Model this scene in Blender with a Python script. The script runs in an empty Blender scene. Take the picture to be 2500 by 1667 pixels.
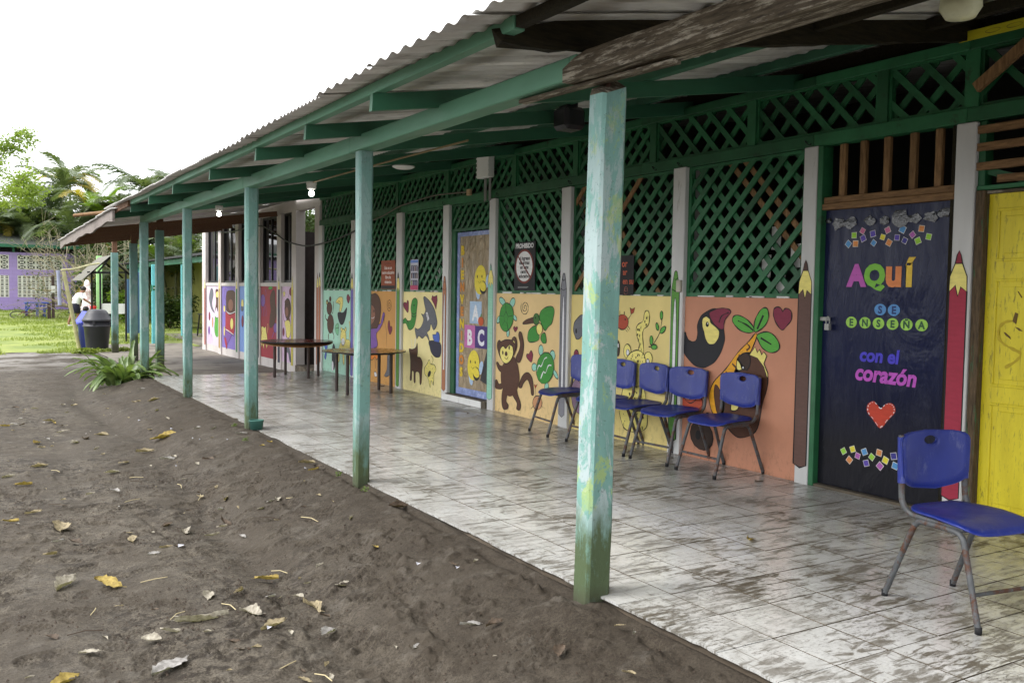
import bpy, math, random
import numpy as np
from mathutils import Vector, Matrix, Euler
scene = bpy.context.scene
col = scene.collection
random.seed(7); RNG = np.random.default_rng(11)

# ------------------------------------------------------------------ camera
cam = bpy.data.cameras.new("camera"); camo = bpy.data.objects.new("camera", cam); col.objects.link(camo)
yaw, pitch, roll = math.radians(31.1044), math.radians(-3.0337), math.radians(0.912)
fw = Vector((math.sin(yaw)*math.cos(pitch), math.cos(yaw)*math.cos(pitch), math.sin(pitch)))
rt0 = Vector((math.cos(yaw), -math.sin(yaw), 0)); up0 = rt0.cross(fw)
rt = math.cos(roll)*rt0 + math.sin(roll)*up0; up = -math.sin(roll)*rt0 + math.cos(roll)*up0
mw = Matrix((rt, up, -fw)).transposed().to_4x4(); mw.translation = (-2.651, -3.393, 1.461)
camo.matrix_world = mw
cam.sensor_width = 36; cam.lens = 2246.4/2500*36; cam.clip_start = 0.05; cam.clip_end = 600
scene.camera = camo

# ------------------------------------------------------------------ sky, sun, exposure
SUN_EL, SUN_AZ = math.radians(50), math.radians(288)      # veiled sun, high over the yard
world = bpy.data.worlds.new("World"); scene.world = world; world.use_nodes = True
wn = world.node_tree.nodes; wl = world.node_tree.links; wn.clear()
wo = wn.new('ShaderNodeOutputWorld'); bg = wn.new('ShaderNodeBackground')
sky = wn.new('ShaderNodeTexSky'); sky.sky_type = 'NISHITA'; sky.sun_disc = False
sky.sun_elevation = SUN_EL; sky.sun_rotation = SUN_AZ
sky.air_density = 1.0; sky.dust_density = 4.0; sky.ozone_density = 1.0
hs = wn.new('ShaderNodeHueSaturation'); hs.inputs['Saturation'].default_value = 0.12
mixw = wn.new('ShaderNodeMixRGB'); mixw.inputs[0].default_value = 0.72
mixw.inputs[2].default_value = (9.0, 9.15, 9.4, 1)          # even cloud deck
wl.new(sky.outputs[0], hs.inputs['Color']); wl.new(hs.outputs[0], mixw.inputs[1])
wl.new(mixw.outputs[0], bg.inputs['Color']); bg.inputs['Strength'].default_value = 0.115
wl.new(bg.outputs[0], wo.inputs[0])
sun = bpy.data.lights.new("sun", 'SUN'); suno = bpy.data.objects.new("sun", sun); col.objects.link(suno)
sun.energy = 1.0; sun.angle = math.radians(25); sun.color = (1, .97, .92)
sd = Vector((math.sin(SUN_AZ)*math.cos(SUN_EL), math.cos(SUN_AZ)*math.cos(SUN_EL), math.sin(SUN_EL)))
suno.rotation_euler = sd.to_track_quat('Z', 'Y').to_euler()
vs = scene.view_settings; vs.view_transform = 'Standard'; vs.look = 'None'; vs.gamma = 1; vs.exposure = 1.45
scene.render.resolution_x = 1024; scene.render.resolution_y = 682
scene.cycles.max_bounces = 8; scene.cycles.diffuse_bounces = 5

# ------------------------------------------------------------------ colour and material helpers
def lin(c):
    return tuple(((v/255)/12.92 if v/255 <= .04045 else ((v/255+.055)/1.055)**2.4) for v in c)
MATS = {}
class NT:
    def __init__(s, name):
        s.m = bpy.data.materials.new(name); s.m.use_nodes = True
        s.n = s.m.node_tree.nodes; s.l = s.m.node_tree.links
        s.b = s.n['Principled BSDF']; s.geo = s.n.new('ShaderNodeNewGeometry'); s.pos = s.geo.outputs['Position']
        MATS[name] = s.m
    def node(s, t, **kw):
        x = s.n.new(t)
        for k, v in kw.items(): setattr(x, k, v)
        return x
    def link(s, a, b): s.l.new(a, b)
    def mapv(s, scale=(1,1,1), src=None, rot=(0,0,0), loc=(0,0,0)):
        x = s.n.new('ShaderNodeMapping'); x.inputs['Scale'].default_value = scale; x.inputs['Rotation'].default_value = rot
        x.inputs['Location'].default_value = loc
        s.link(src or s.pos, x.inputs['Vector']); return x.outputs[0]
    def noise(s, scale, detail=4, rough=.55, vec=None, dist=0):
        x = s.n.new('ShaderNodeTexNoise'); x.inputs['Scale'].default_value = scale; x.inputs['Detail'].default_value = detail
        x.inputs['Roughness'].default_value = rough; x.inputs['Distortion'].default_value = dist
        s.link(vec or s.pos, x.inputs['Vector']); return x.outputs['Fac']
    def ramp(s, fac, stops):
        x = s.n.new('ShaderNodeValToRGB'); e = x.color_ramp.elements
        while len(e) < len(stops): e.new(.5)
        for i, (p, c) in enumerate(stops):
            e[i].position = p; e[i].color = (c, c, c, 1) if isinstance(c, (int, float)) else (*c, 1)
        s.link(fac, x.inputs[0]); return x.outputs[0]
    def mix(s, fac, a, b, mode='MIX'):
        x = s.n.new('ShaderNodeMixRGB'); x.blend_type = mode
        for i, v in ((0, fac), (1, a), (2, b)):
            if hasattr(v, 'is_linked'): s.link(v, x.inputs[i])
            elif isinstance(v, (int, float)): x.inputs[i].default_value = v if i == 0 else (v, v, v, 1)
            else: x.inputs[i].default_value = (*v, 1)
        return x.outputs[0]
    def math(s, op, a, b=0.0, clamp=False):
        x = s.n.new('ShaderNodeMath'); x.operation = op; x.use_clamp = clamp
        for i, v in ((0, a), (1, b)):
            if hasattr(v, 'is_linked'): s.link(v, x.inputs[i])
            else: x.inputs[i].default_value = v
        return x.outputs[0]
    def sep(s, src=None):
        x = s.n.new('ShaderNodeSeparateXYZ'); s.link(src or s.pos, x.inputs[0]); return x.outputs
    def bump(s, h, strength=.3, dist=.01, normal=None):
        x = s.n.new('ShaderNodeBump'); x.inputs['Strength'].default_value = strength; x.inputs['Distance'].default_value = dist
        s.link(h, x.inputs['Height'])
        if normal: s.link(normal, x.inputs['Normal'])
        return x.outputs[0]
    def fin(s, color=None, rough=None, normal=None, metal=0, spec=None):
        for k, v in (('Base Color', color), ('Roughness', rough)):
            if v is None: continue
            if hasattr(v, 'is_linked'): s.link(v, s.b.inputs[k])
            else: s.b.inputs[k].default_value = (*v, 1) if k == 'Base Color' else v
        if normal: s.link(normal, s.b.inputs['Normal'])
        s.b.inputs['Metallic'].default_value = metal
        if spec is not None: s.b.inputs['Specular IOR Level'].default_value = spec
        return s.m
def M(name, c, rough=.7, var=.18, scale=5, bump=.15, bscale=70, stretch=(1,1,1), metal=0, spec=.4, dirt=None, dscale=3, dth=(.55,.7), lc=True):
    if name in MATS: return MATS[name]
    t = NT(name); c = lin(c) if lc else c
    v = t.mapv(stretch)
    n = t.noise(scale, 5, .6, v)
    base = t.mix(t.ramp(n, [(.3, 0), (.7, 1)]), tuple(x*(1-var) for x in c), tuple(min(1, x*(1+var)) for x in c))
    if dirt:
        d = t.ramp(t.noise(dscale, 7, .7, v, .3), [(dth[0], 0), (dth[1], 1)])
        base = t.mix(d, base, lin(dirt))
    nb = t.noise(bscale, 3, .6, v)
    r = t.ramp(t.noise(scale*2.3, 3, .5, v), [(.3, max(0, rough-.1)), (.7, min(1, rough+.1))])
    return t.fin(base, r, t.bump(nb, bump, .004), metal, spec)

# ------------------------------------------------------------------ mesh builder
class B:
    def __init__(s): s.v = []; s.f = []; s.mi = []; s.c = []; s.sm = []
    def add(s, verts, faces, mi=0, c=None, smooth=False):
        o = len(s.v); s.v += [tuple(p) for p in verts]
        for f in faces:
            s.f.append([o+i for i in f]); s.mi.append(mi); s.c.append(c); s.sm.append(smooth)
        return s
    def box(s, x0, x1, y0, y1, z0, z1, mi=0, c=None):
        v = [(x, y, z) for z in (z0, z1) for y in (y0, y1) for x in (x0, x1)]
        return s.add(v, [(0,2,3,1),(4,5,7,6),(0,1,5,4),(2,6,7,3),(0,4,6,2),(1,3,7,5)], mi, c)
    def cbox(s, x0, x1, y0, y1, z0, z1, ch=.004, mi=0, c=None):
        # box with chamfered vertical and top edges (all 12 edges via 24 verts)
        X, Y, Z = (x0, x1), (y0, y1), (z0, z1); v = []; idx = {}
        for i in (0,1):
            for j in (0,1):
                for k in (0,1):
                    sx, sy, sz = (1,-1)[i]*ch, (1,-1)[j]*ch, (1,-1)[k]*ch
                    for a, p in enumerate(((X[i], Y[j]+sy, Z[k]+sz), (X[i]+sx, Y[j], Z[k]+sz), (X[i]+sx, Y[j]+sy, Z[k]))):
                        idx[i,j,k,a] = len(v); v.append(p)
        f = []
        for i in (0,1): f.append([idx[i,0,0,0], idx[i,1,0,0], idx[i,1,1,0], idx[i,0,1,0]][::1 if i else -1])
        for j in (0,1): f.append([idx[0,j,0,1], idx[1,j,0,1], idx[1,j,1,1], idx[0,j,1,1]][::-1 if j else 1])
        for k in (0,1): f.append([idx[0,0,k,2], idx[1,0,k,2], idx[1,1,k,2], idx[0,1,k,2]][::1 if k else -1])
        for i in (0,1):
            for j in (0,1): f.append([idx[i,j,0,0], idx[i,j,0,1], idx[i,j,1,1], idx[i,j,1,0]])
        for i in (0,1):
            for k in (0,1): f.append([idx[i,0,k,0], idx[i,1,k,0], idx[i,1,k,2], idx[i,0,k,2]])
        for j in (0,1):
            for k in (0,1): f.append([idx[0,j,k,1], idx[1,j,k,1], idx[1,j,k,2], idx[0,j,k,2]])
        for i in (0,1):
            for j in (0,1):
                for k in (0,1): f.append([idx[i,j,k,0], idx[i,j,k,1], idx[i,j,k,2]])
        return s.add(v, f, mi, c)
    def beam(s, a, b, w, h, mi=0, c=None, upv=(0,0,1), taper=1):
        a, b = Vector(a), Vector(b); d = (b-a).normalized(); u = Vector(upv)
        r = d.cross(u)
        if r.length < 1e-4: u = Vector((0,1,0)); r = d.cross(u)
        r.normalize(); u = r.cross(d)
        v = [p + r*(sx*w/2*k) + u*(sz*h/2*k) for p, k in ((a, 1), (b, taper)) for sx, sz in ((-1,-1),(1,-1),(1,1),(-1,1))]
        return s.add(v, [(0,1,2,3),(7,6,5,4),(0,4,5,1),(1,5,6,2),(2,6,7,3),(3,7,4,0)], mi, c)
    def tube(s, path, r, n=8, mi=0, c=None, caps=True, smooth=True, r2=None):
        P = [Vector(p) for p in path]; rs = r if isinstance(r, (list, tuple)) else [r]*len(P)
        up = None; rings = []
        for i, p in enumerate(P):
            d = (P[min(i+1, len(P)-1)] - P[max(i-1, 0)]).normalized()
            if up is None: up = d.orthogonal().normalized()
            up = (up - d*up.dot(d)); up = up.normalized() if up.length > 1e-5 else d.orthogonal().normalized()
            sd = d.cross(up)
            rings.append([p + (up*math.cos(a) + sd*math.sin(a))*rs[i] for a in [2*math.pi*k/n for k in range(n)]])
        v = [q for R in rings for q in R]; f = []
        for i in range(len(P)-1):
            for k in range(n): f.append((i*n+k, i*n+(k+1) % n, (i+1)*n+(k+1) % n, (i+1)*n+k))
        s.add(v, f, mi, c, smooth)
        if caps: s.add(rings[0], [list(range(n))[::-1]], mi, c); s.add(rings[-1], [list(range(n))], mi, c)
        return s
    def lathe(s, prof, cx, cy, n=24, mi=0, c=None, z0=0, smooth=True):
        v = []; f = []
        for r, z in prof:
            for k in range(n): a = 2*math.pi*k/n; v.append((cx+r*math.cos(a), cy+r*math.sin(a), z0+z))
        for i in range(len(prof)-1):
            for k in range(n): f.append((i*n+k, i*n+(k+1) % n, (i+1)*n+(k+1) % n, (i+1)*n+k))
        return s.add(v, f, mi, c, smooth)
    def mesh(s, name):
        me = bpy.data.meshes.new(name); me.from_pydata(s.v, [], s.f)
        if any(x is not None for x in s.c):
            at = me.color_attributes.new("Col", 'FLOAT_COLOR', 'CORNER'); buf = []
            for f, cc in zip(s.f, s.c): buf += list((*(cc or (.5,.5,.5)), 1))*len(f)
            at.data.foreach_set('color', buf)
        me.polygons.foreach_set('material_index', s.mi); me.polygons.foreach_set('use_smooth', s.sm)
        me.update(); return me
    def obj(s, name, mats, parent=None, **kw):
        return link(name, s.mesh(name), mats, parent, **kw)
def link(name, me, mats=None, parent=None, loc=None, rot=None, world=True, **kw):
    if mats is not None and not len(me.materials):
        for m in (mats if isinstance(mats, (list, tuple)) else [mats]): me.materials.append(m)
    o = bpy.data.objects.new(name, me); col.objects.link(o)
    if loc is not None: o.location = loc
    if rot is not None: o.rotation_euler = rot
    if parent is not None: setpar(o, parent, world)
    for k, v in kw.items(): o[k] = v
    return o
def setpar(o, p, world=True):
    o.parent = p
    if world and p.parent is None and p.type == 'EMPTY': o.matrix_parent_inverse = Matrix.Translation(-p.location)
def thing(name, label, cat, loc=(0,0,0), group=None, rotz=0):
    o = bpy.data.objects.new(name, None); col.objects.link(o); o.empty_display_size = .1
    o.location = loc; o.rotation_euler = (0,0,rotz); o['label'] = label; o['category'] = cat
    if group: o['group'] = group
    return o
def tag(o, label, cat, group=None):
    o['label'] = label; o['category'] = cat
    if group: o['group'] = group
    return o
def struct(o): o['kind'] = 'structure'; return o
def copy_tree(o, parent=None):
    c = o.copy(); col.objects.link(c); c.parent = parent
    for ch in list(o.children): copy_tree(ch, c)
    return c
def smooth_path(P, k=5, closed=False):
    P = [Vector(p) for p in P]; n = len(P); out = []
    rng = n if closed else n-1
    for i in range(rng):
        p0, p1, p2, p3 = (P[(i-1) % n], P[i], P[(i+1) % n], P[(i+2) % n]) if closed else (P[max(i-1,0)], P[i], P[i+1], P[min(i+2,n-1)])
        for j in range(k):
            t = j/k
            out.append(.5*((2*p1) + (-p0+p2)*t + (2*p0-5*p1+4*p2-p3)*t*t + (-p0+3*p1-3*p2+p3)*t**3))
    if not closed: out.append(P[-1])
    return out
def vnoise(x, y, seed=0):
    xi, yi = np.floor(x).astype(np.int64), np.floor(y).astype(np.int64); xf, yf = x-xi, y-yi
    def h(a, b):
        q = (a*374761393 + b*668265263 + seed*144665) & 0xffffffff; q = ((q ^ (q >> 13))*1274126177) & 0xffffffff
        return ((q ^ (q >> 16)) & 0xffff)/65535.
    u, v = xf*xf*(3-2*xf), yf*yf*(3-2*yf)
    return (h(xi,yi)*(1-u)+h(xi+1,yi)*u)*(1-v) + (h(xi,yi+1)*(1-u)+h(xi+1,yi+1)*u)*v
def fbm(x, y, oct=4, seed=0):
    s = 0; a = .5
    for i in range(oct): s = s + a*vnoise(x*2**i, y*2**i, seed+i*7); a *= .5
    return s
# ------------------------------------------------------------------ special materials
def mat_dirt():
    t = NT('dirt'); v = t.pos
    n1 = t.noise(.9, 6, .6); n2 = t.noise(9, 6, .7); n3 = t.noise(160, 2, .6)
    c = t.mix(t.ramp(n1, [(.35, 0), (.65, 1)]), (.112,.094,.071), (.165,.142,.110))
    dk = t.math('MULTIPLY', t.ramp(t.noise(13, 8, .75, None, .4), [(.48, 0), (.55, 1)]), t.ramp(t.noise(1.7, 4, .6), [(.38, .15), (.56, 1)]))
    c = t.mix(t.math('MULTIPLY', dk, .88), c, (.024,.018,.013))
    c = t.mix(t.ramp(n2, [(.40, .4), (.60, 0)]), c, (.036,.029,.022))
    z = t.sep()[0]
    porchward = t.ramp(t.math('ADD', t.math('MULTIPLY', t.math('ADD', z, .75), .34), t.math('MULTIPLY', n1, .6)), [(.02, 0), (.46, 1)])  # soil colour turns darker towards the porch, broken up by noise
    c = t.mix(t.math('MULTIPLY', porchward, .78), c, (.046,.035,.024))
    fg = t.noise(75, 8, .8); c = t.mix(t.ramp(fg, [(.43, .7), (.53, 0)]), c, (.024,.018,.013)); c = t.mix(t.ramp(t.noise(5, 8, .75, t.mapv((1,1,1), loc=(3,9,1))), [(.54, 0), (.62, .35)]), c, (.150,.134,.112))
    c = t.mix(t.ramp(n3, [(.62, 0), (.75, .5)]), c, (.12,.105,.088))
    mp_ = t.ramp(t.noise(2.2, 7, .7, t.mapv((1,.6,1), loc=(2,5,0))), [(.50, 0), (.58, .6)]); c = t.mix(mp_, c, (.060,.048,.035))
    gv = t.math('MULTIPLY', t.ramp(t.math('MULTIPLY', t.sep()[1], .03), [(.50, 0), (.58, 1)]), t.ramp(t.noise(1.2, 6, .7), [(.42, 0), (.55, .8)])); c = t.mix(gv, c, (.26,.245,.225))
    r = t.ramp(n1, [(.3, .72), (.7, .95)])
    nb = t.bump(t.noise(240, 3, .7), .5, .004); nb = t.bump(t.noise(42, 7, .75), .7, .016, nb); nb = t.bump(dk, .35, .012, nb)
    return t.fin(c, r, nb, spec=.25)
def mat_tile():
    t = NT('tile_glaze')
    oi = t.node('ShaderNodeObjectInfo'); rnd = oi.outputs['Random']
    off = t.node('ShaderNodeVectorMath', operation='SCALE'); cmb = t.node('ShaderNodeCombineXYZ')
    for i in (0,1,2): t.link(rnd, cmb.inputs[i])
    t.link(cmb.outputs[0], off.inputs[0]); off.inputs['Scale'].default_value = 37.0
    add = t.node('ShaderNodeVectorMath', operation='ADD'); t.link(t.pos, add.inputs[0]); t.link(off.outputs[0], add.inputs[1])
    # marbled grey of each tile
    mv = t.mapv((3, 9, 3), add.outputs[0], (0, 0, .5))
    marb = t.noise(1.1, 6, .6, mv, 1.2)
    c = t.mix(t.ramp(marb, [(.30, 0), (.70, 1)]), (.60,.60,.585), (.68,.68,.665))
    # brushed mud smears, shared over the floor
    sm = t.mapv((3.2, 15, 1), t.pos, (0, 0, math.radians(-36)))
    s1 = t.noise(1.7, 11, .74, sm, .7); s2 = t.noise(2.1, 7, .7)
    smear = t.ramp(t.math('ADD', t.math('MULTIPLY', s1, .72), t.math('MULTIPLY', s2, .36)), [(.548, 0), (.562, .7), (.62, 1)])
    sb = t.ramp(t.noise(2.6, 10, .75, t.mapv((12, 1.7, 1), t.pos, (0, 0, math.radians(-14)), (4,2,0)), .8), [(.575, 0), (.60, .7), (.68, 1)])
    s3 = t.ramp(t.noise(34, 10, .8, t.mapv((1, 2.4, 1), t.pos, (0,0,-.6))), [(.53, 0), (.585, 1)])
    patch = t.ramp(t.noise(1.6, 5, .6), [(.34, 0), (.56, 1)])
    film = t.ramp(t.noise(1.1, 8, .75), [(.34, .03), (.66, .48)])
    c = t.mix(film, c, (.17,.158,.13))
    dens = t.ramp(t.noise(1.05, 5, .6, t.mapv((1,1,1), loc=(7,3,0))), [(.32, .5), (.50, 1)]); dens = t.math('MULTIPLY', dens, t.ramp(rnd, [(0, .8), (1, 1.15)])); c = t.mix(t.math('MULTIPLY', t.math('MULTIPLY', smear, dens), .84), c, (.080,.064,.041)); c = t.mix(t.math('MULTIPLY', t.math('MULTIPLY', sb, dens), .7), c, (.10,.082,.056))
    c = t.mix(t.math('MULTIPLY', s3, t.math('MULTIPLY', patch, .9)), c, (.055,.047,.034))
    # scuffed smears are dull, clean glaze is glossy and damp
    rr = t.ramp(t.math('ADD', smear, t.math('MULTIPLY', s3, .5)), [(0, .17), (1, .52)])
    nb = t.bump(t.noise(24, 4, .6), .05, .003)
    return t.fin(c, rr, nb, spec=.5)
def mat_post(name, basec, lime=.0, pale=.5):
    t = NT(name); z = t.sep()[2]
    sv = t.mapv((1,1,.35)); n = t.noise(6, 6, .65, sv)
    c = t.mix(t.ramp(n, [(.3, 0), (.7, 1)]), tuple(x*.78 for x in basec), tuple(min(1, x*1.12) for x in basec))
    zz = t.math('MULTIPLY', z, 1.0)
    mid = t.ramp(t.math('MULTIPLY', z, .4), [(.10, 0), (.20, 1), (.60, 1), (.96, .45)])
    p1 = t.ramp(t.noise(5.5, 9, .75, sv, .5), [(.50, 0), (.54, 1)])
    p2 = t.ramp(t.noise(7, 9, .75, t.mapv((1,1,.6), loc=(3,1,7)), .5), [(.55, 0), (.585, 1)])
    p3 = t.ramp(t.noise(40, 5, .7, t.mapv((1,1,1), loc=(9,1,7)), .4), [(.60, 0), (.66, 1)])
    c = t.mix(t.math('MULTIPLY', t.math('MULTIPLY', p1, mid), pale), c, (.50,.52,.55))
    c = t.mix(t.math('MULTIPLY', t.math('MULTIPLY', p2, mid), lime), c, (.42,.50,.06))
    c = t.mix(t.math('MULTIPLY', p3, .45), c, (.06,.09,.06))
    moss = t.math('ADD', t.ramp(t.math('MULTIPLY', z, 1.0), [(.0, .9), (.62, 0)]), t.math('SUBTRACT', t.math('MULTIPLY', n, .9), .5), True)
    c = t.mix(t.ramp(t.math('MULTIPLY', moss, t.ramp(t.noise(11, 9, .8, sv), [(.33, .25), (.6, 1.25)])), [(.12, 0), (.6, .92)]), c, (.060,.078,.022))
    low = t.ramp(t.math('ADD', z, t.math('MULTIPLY', n, .12)), [(-.0, .8), (.13, 0)])
    c = t.mix(low, c, (.05,.045,.03))
    nb = t.bump(t.math('ADD', t.noise(90, 4, .6, sv), t.math('MULTIPLY', p1, .6)), .4, .005)
    return t.fin(c, .62, nb, spec=.35)
def mat_wood(name, a, b, sc=(1,1,1), flake=None, rough=.8, fth=(.55,.62)):
    t = NT(name); v = t.mapv(sc)
    g = t.noise(14, 8, .7, v, .2)
    c = t.mix(t.ramp(g, [(.3, 0), (.7, 1)]), lin(a), lin(b))
    if flake: c = t.mix(t.ramp(t.noise(9, 8, .75, t.mapv(tuple(x*.7 for x in sc), loc=(5,2,1)), .15), [(fth[0], 0), (fth[1], .9)]), c, lin(flake))
    return t.fin(c, rough, t.bump(g, .6, .006), spec=.25)
def mat_metal_sheet(name, a, b, rough=.55, metal=.2):
    t = NT(name); v = t.mapv((.35, 5, 5)); n = t.noise(2.2, 7, .65, v)
    c = t.mix(t.ramp(n, [(.35, 0), (.65, 1)]), lin(a), lin(b))
    d = t.ramp(t.noise(3.0, 6, .7, t.mapv((.6, 2, 1), loc=(4,0,0))), [(.56, 0), (.72, .75)])
    c = t.mix(d, c, lin((92,86,76)))
    return t.fin(c, rough, t.bump(t.noise(60, 3, .5), .08, .003), metal, .5)
def mat_attr(name='mural_paint', rough=.6, spec=.35, var=.2):
    t = NT(name); a = t.node('ShaderNodeAttribute', attribute_name='Col')
    n = t.noise(9, 7, .7, t.mapv((1, 1.2, 5), rot=(.35, 0, 0)))
    c = t.mix(1.0, a.outputs['Color'], t.ramp(n, [(.3, 1-var), (.7, 1+var*.2)]), 'MULTIPLY')
    return t.fin(c, rough, t.bump(t.noise(120, 3, .6), .12, .003), spec=spec)
def mat_wall(name, c, splash=.55):
    t = NT(name); c = lin(c); z = t.sep()[2]
    n = t.noise(2.2, 6, .6)
    b = t.mix(t.ramp(n, [(.3, 0), (.7, 1)]), tuple(x*.86 for x in c), tuple(min(1, x*1.04) for x in c))
    sp = t.ramp(t.noise(26, 6, .75, t.mapv((1,1,.6))), [(.50, 0), (.68, 1)])
    hgt = t.ramp(z, [(.0, 1), (.30, .12), (.7, 0)])
    b = t.mix(t.math('MULTIPLY', t.math('MULTIPLY', sp, hgt), splash), b, lin((92,80,58)))
    spk = t.ramp(t.noise(55, 4, .6), [(.70, 0), (.76, .7)])
    b = t.mix(t.math('MULTIPLY', spk, .5), b, lin((110,88,66)))
    return t.fin(b, .6, t.bump(t.noise(45, 5, .65), .12, .004), spec=.3)
def mat_leaf(name, a, b, trans=.35, rough=.5, scale=2.0):
    t = NT(name); oi = t.node('ShaderNodeObjectInfo')
    n = t.noise(scale, 4, .6)
    c = t.mix(t.ramp(n, [(.3, 0), (.7, 1)]), a, b)
    t.fin(c, rough, spec=.35)
    tr = t.node('ShaderNodeBsdfTranslucent'); t.link(t.mix(1.0, c, (1.5,1.6,.7), 'MULTIPLY'), tr.inputs['Color'])
    mx = t.node('ShaderNodeMixShader'); mx.inputs[0].default_value = trans
    out = t.n['Material Output']; t.link(t.b.outputs[0], mx.inputs[1]); t.link(tr.outputs[0], mx.inputs[2]); t.link(mx.outputs[0], out.inputs['Surface'])
    return t.m
def mat_emit(name, c, s):
    t = NT(name); t.b.inputs['Emission Color'].default_value = (*c, 1); t.b.inputs['Emission Strength'].default_value = s
    t.b.inputs['Base Color'].default_value = (.8,.8,.8,1); return t.m
def mat_glass():
    t = NT('window_glass'); t.b.inputs['Base Color'].default_value = (.012,.012,.014,1); t.b.inputs['Roughness'].default_value = .04
    t.b.inputs['Specular IOR Level'].default_value = .35; return t.m

DIRT = mat_dirt(); TILE = mat_tile(); ATTR = mat_attr()
GROUT = M('grout', (88,80,68), .95, .35, 6); LIPM = M('soiled_lip', (70,61,50), .95, .35, 5, .8, 30, dirt=(128,120,104), dscale=6, dth=(.62,.70))
TURQ = (.155,.43,.375)
POST1 = mat_post('post_paint_patched', (.185,.36,.32), .5, .6); POST2 = mat_post('post_paint', (.17,.325,.29), .05, .3)
GREEN = M('lattice_green_paint', (38,96,60), .5, .22, 4, .25, 60, dirt=(38,52,34), dscale=9, dth=(.60,.72))
BEAMG = M('beam_green_paint', (92,142,116), .55, .16, 3, .25, 40, (1,.25,1), dirt=(66,92,62), dscale=4, dth=(.58,.75))
RAFTG = M('rafter_green_paint', (46,94,70), .55, .2, 3, .2, 40, (.3,1,1))
OLDW = mat_wood('old_flaking_timber', (48,41,33), (108,98,82), (5,.55,5), (168,161,146), .85, (.50,.60))
DARKW = mat_wood('rotten_dark_plank', (16,15,11), (48,42,24), (.6,6,6), None, .85)
RAWW = mat_wood('raw_wood', (92,68,44), (156,122,84), (4,4,.5), None, .7)
RAWH = mat_wood('raw_wood_boards', (86,64,42), (150,116,80), (4,.5,4), None, .7)
BROWNW = mat_wood('weathered_brown_board', (88,80,75), (158,149,143), (6,6,.7), (168,154,148), .85, (.58,.66))
BROWNB = mat_wood('brown_beam_wood', (84,60,46), (128,98,76), (5,.4,5), None, .8)
SHEET = mat_metal_sheet('corrugated_sheet', (178,176,172), (226,225,221), .6, .1)
WHITE = M('column_white_paint', (206,206,204), .55, .1, 3, .2, 60, (1,1,.3), dirt=(120,116,104), dscale=6, dth=(.62,.74))
CONC = M('slab_concrete', (116,106,92), .9, .3, 5, .7, 30, dirt=(62,54,44), dscale=7, dth=(.45,.6))
PATHC = M('path_concrete', (122,116,106), .8, .2, 1.2, .3, 40, dirt=(72,64,56), dscale=1.5, dth=(.5,.68))
IRON = M('galvanised_pipe', (150,150,146), .45, .15, 8, .05, 60, metal=.3)
BLACK = M('black_plastic', (26,26,30), .4, .2, 6, .05)
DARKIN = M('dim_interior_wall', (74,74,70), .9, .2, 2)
WHITEP = M('white_plastic', (225,225,222), .4, .06, 4, .03)

def vary(mat, lo, hi):
    # each piece weathers a little differently
    nt = mat.node_tree; bs = nt.nodes['Principled BSDF']; src = bs.inputs['Base Color'].links[0].from_socket
    oi = nt.nodes.new('ShaderNodeObjectInfo'); mr = nt.nodes.new('ShaderNodeMapRange'); mr.inputs['To Min'].default_value = lo; mr.inputs['To Max'].default_value = hi
    mx = nt.nodes.new('ShaderNodeMixRGB'); mx.blend_type = 'MULTIPLY'; mx.inputs[0].default_value = 1
    nt.links.new(oi.outputs['Random'], mr.inputs['Value']); nt.links.new(src, mx.inputs[1]); nt.links.new(mr.outputs[0], mx.inputs[2]); nt.links.new(mx.outputs[0], bs.inputs['Base Color'])
for m_, a_, b_ in ((GREEN,.68,1.2),(RAFTG,.75,1.15),(SHEET,.82,1.12),(RAWW,.7,1.15),(WHITE,.85,1.04)): vary(m_, a_, b_)
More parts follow.
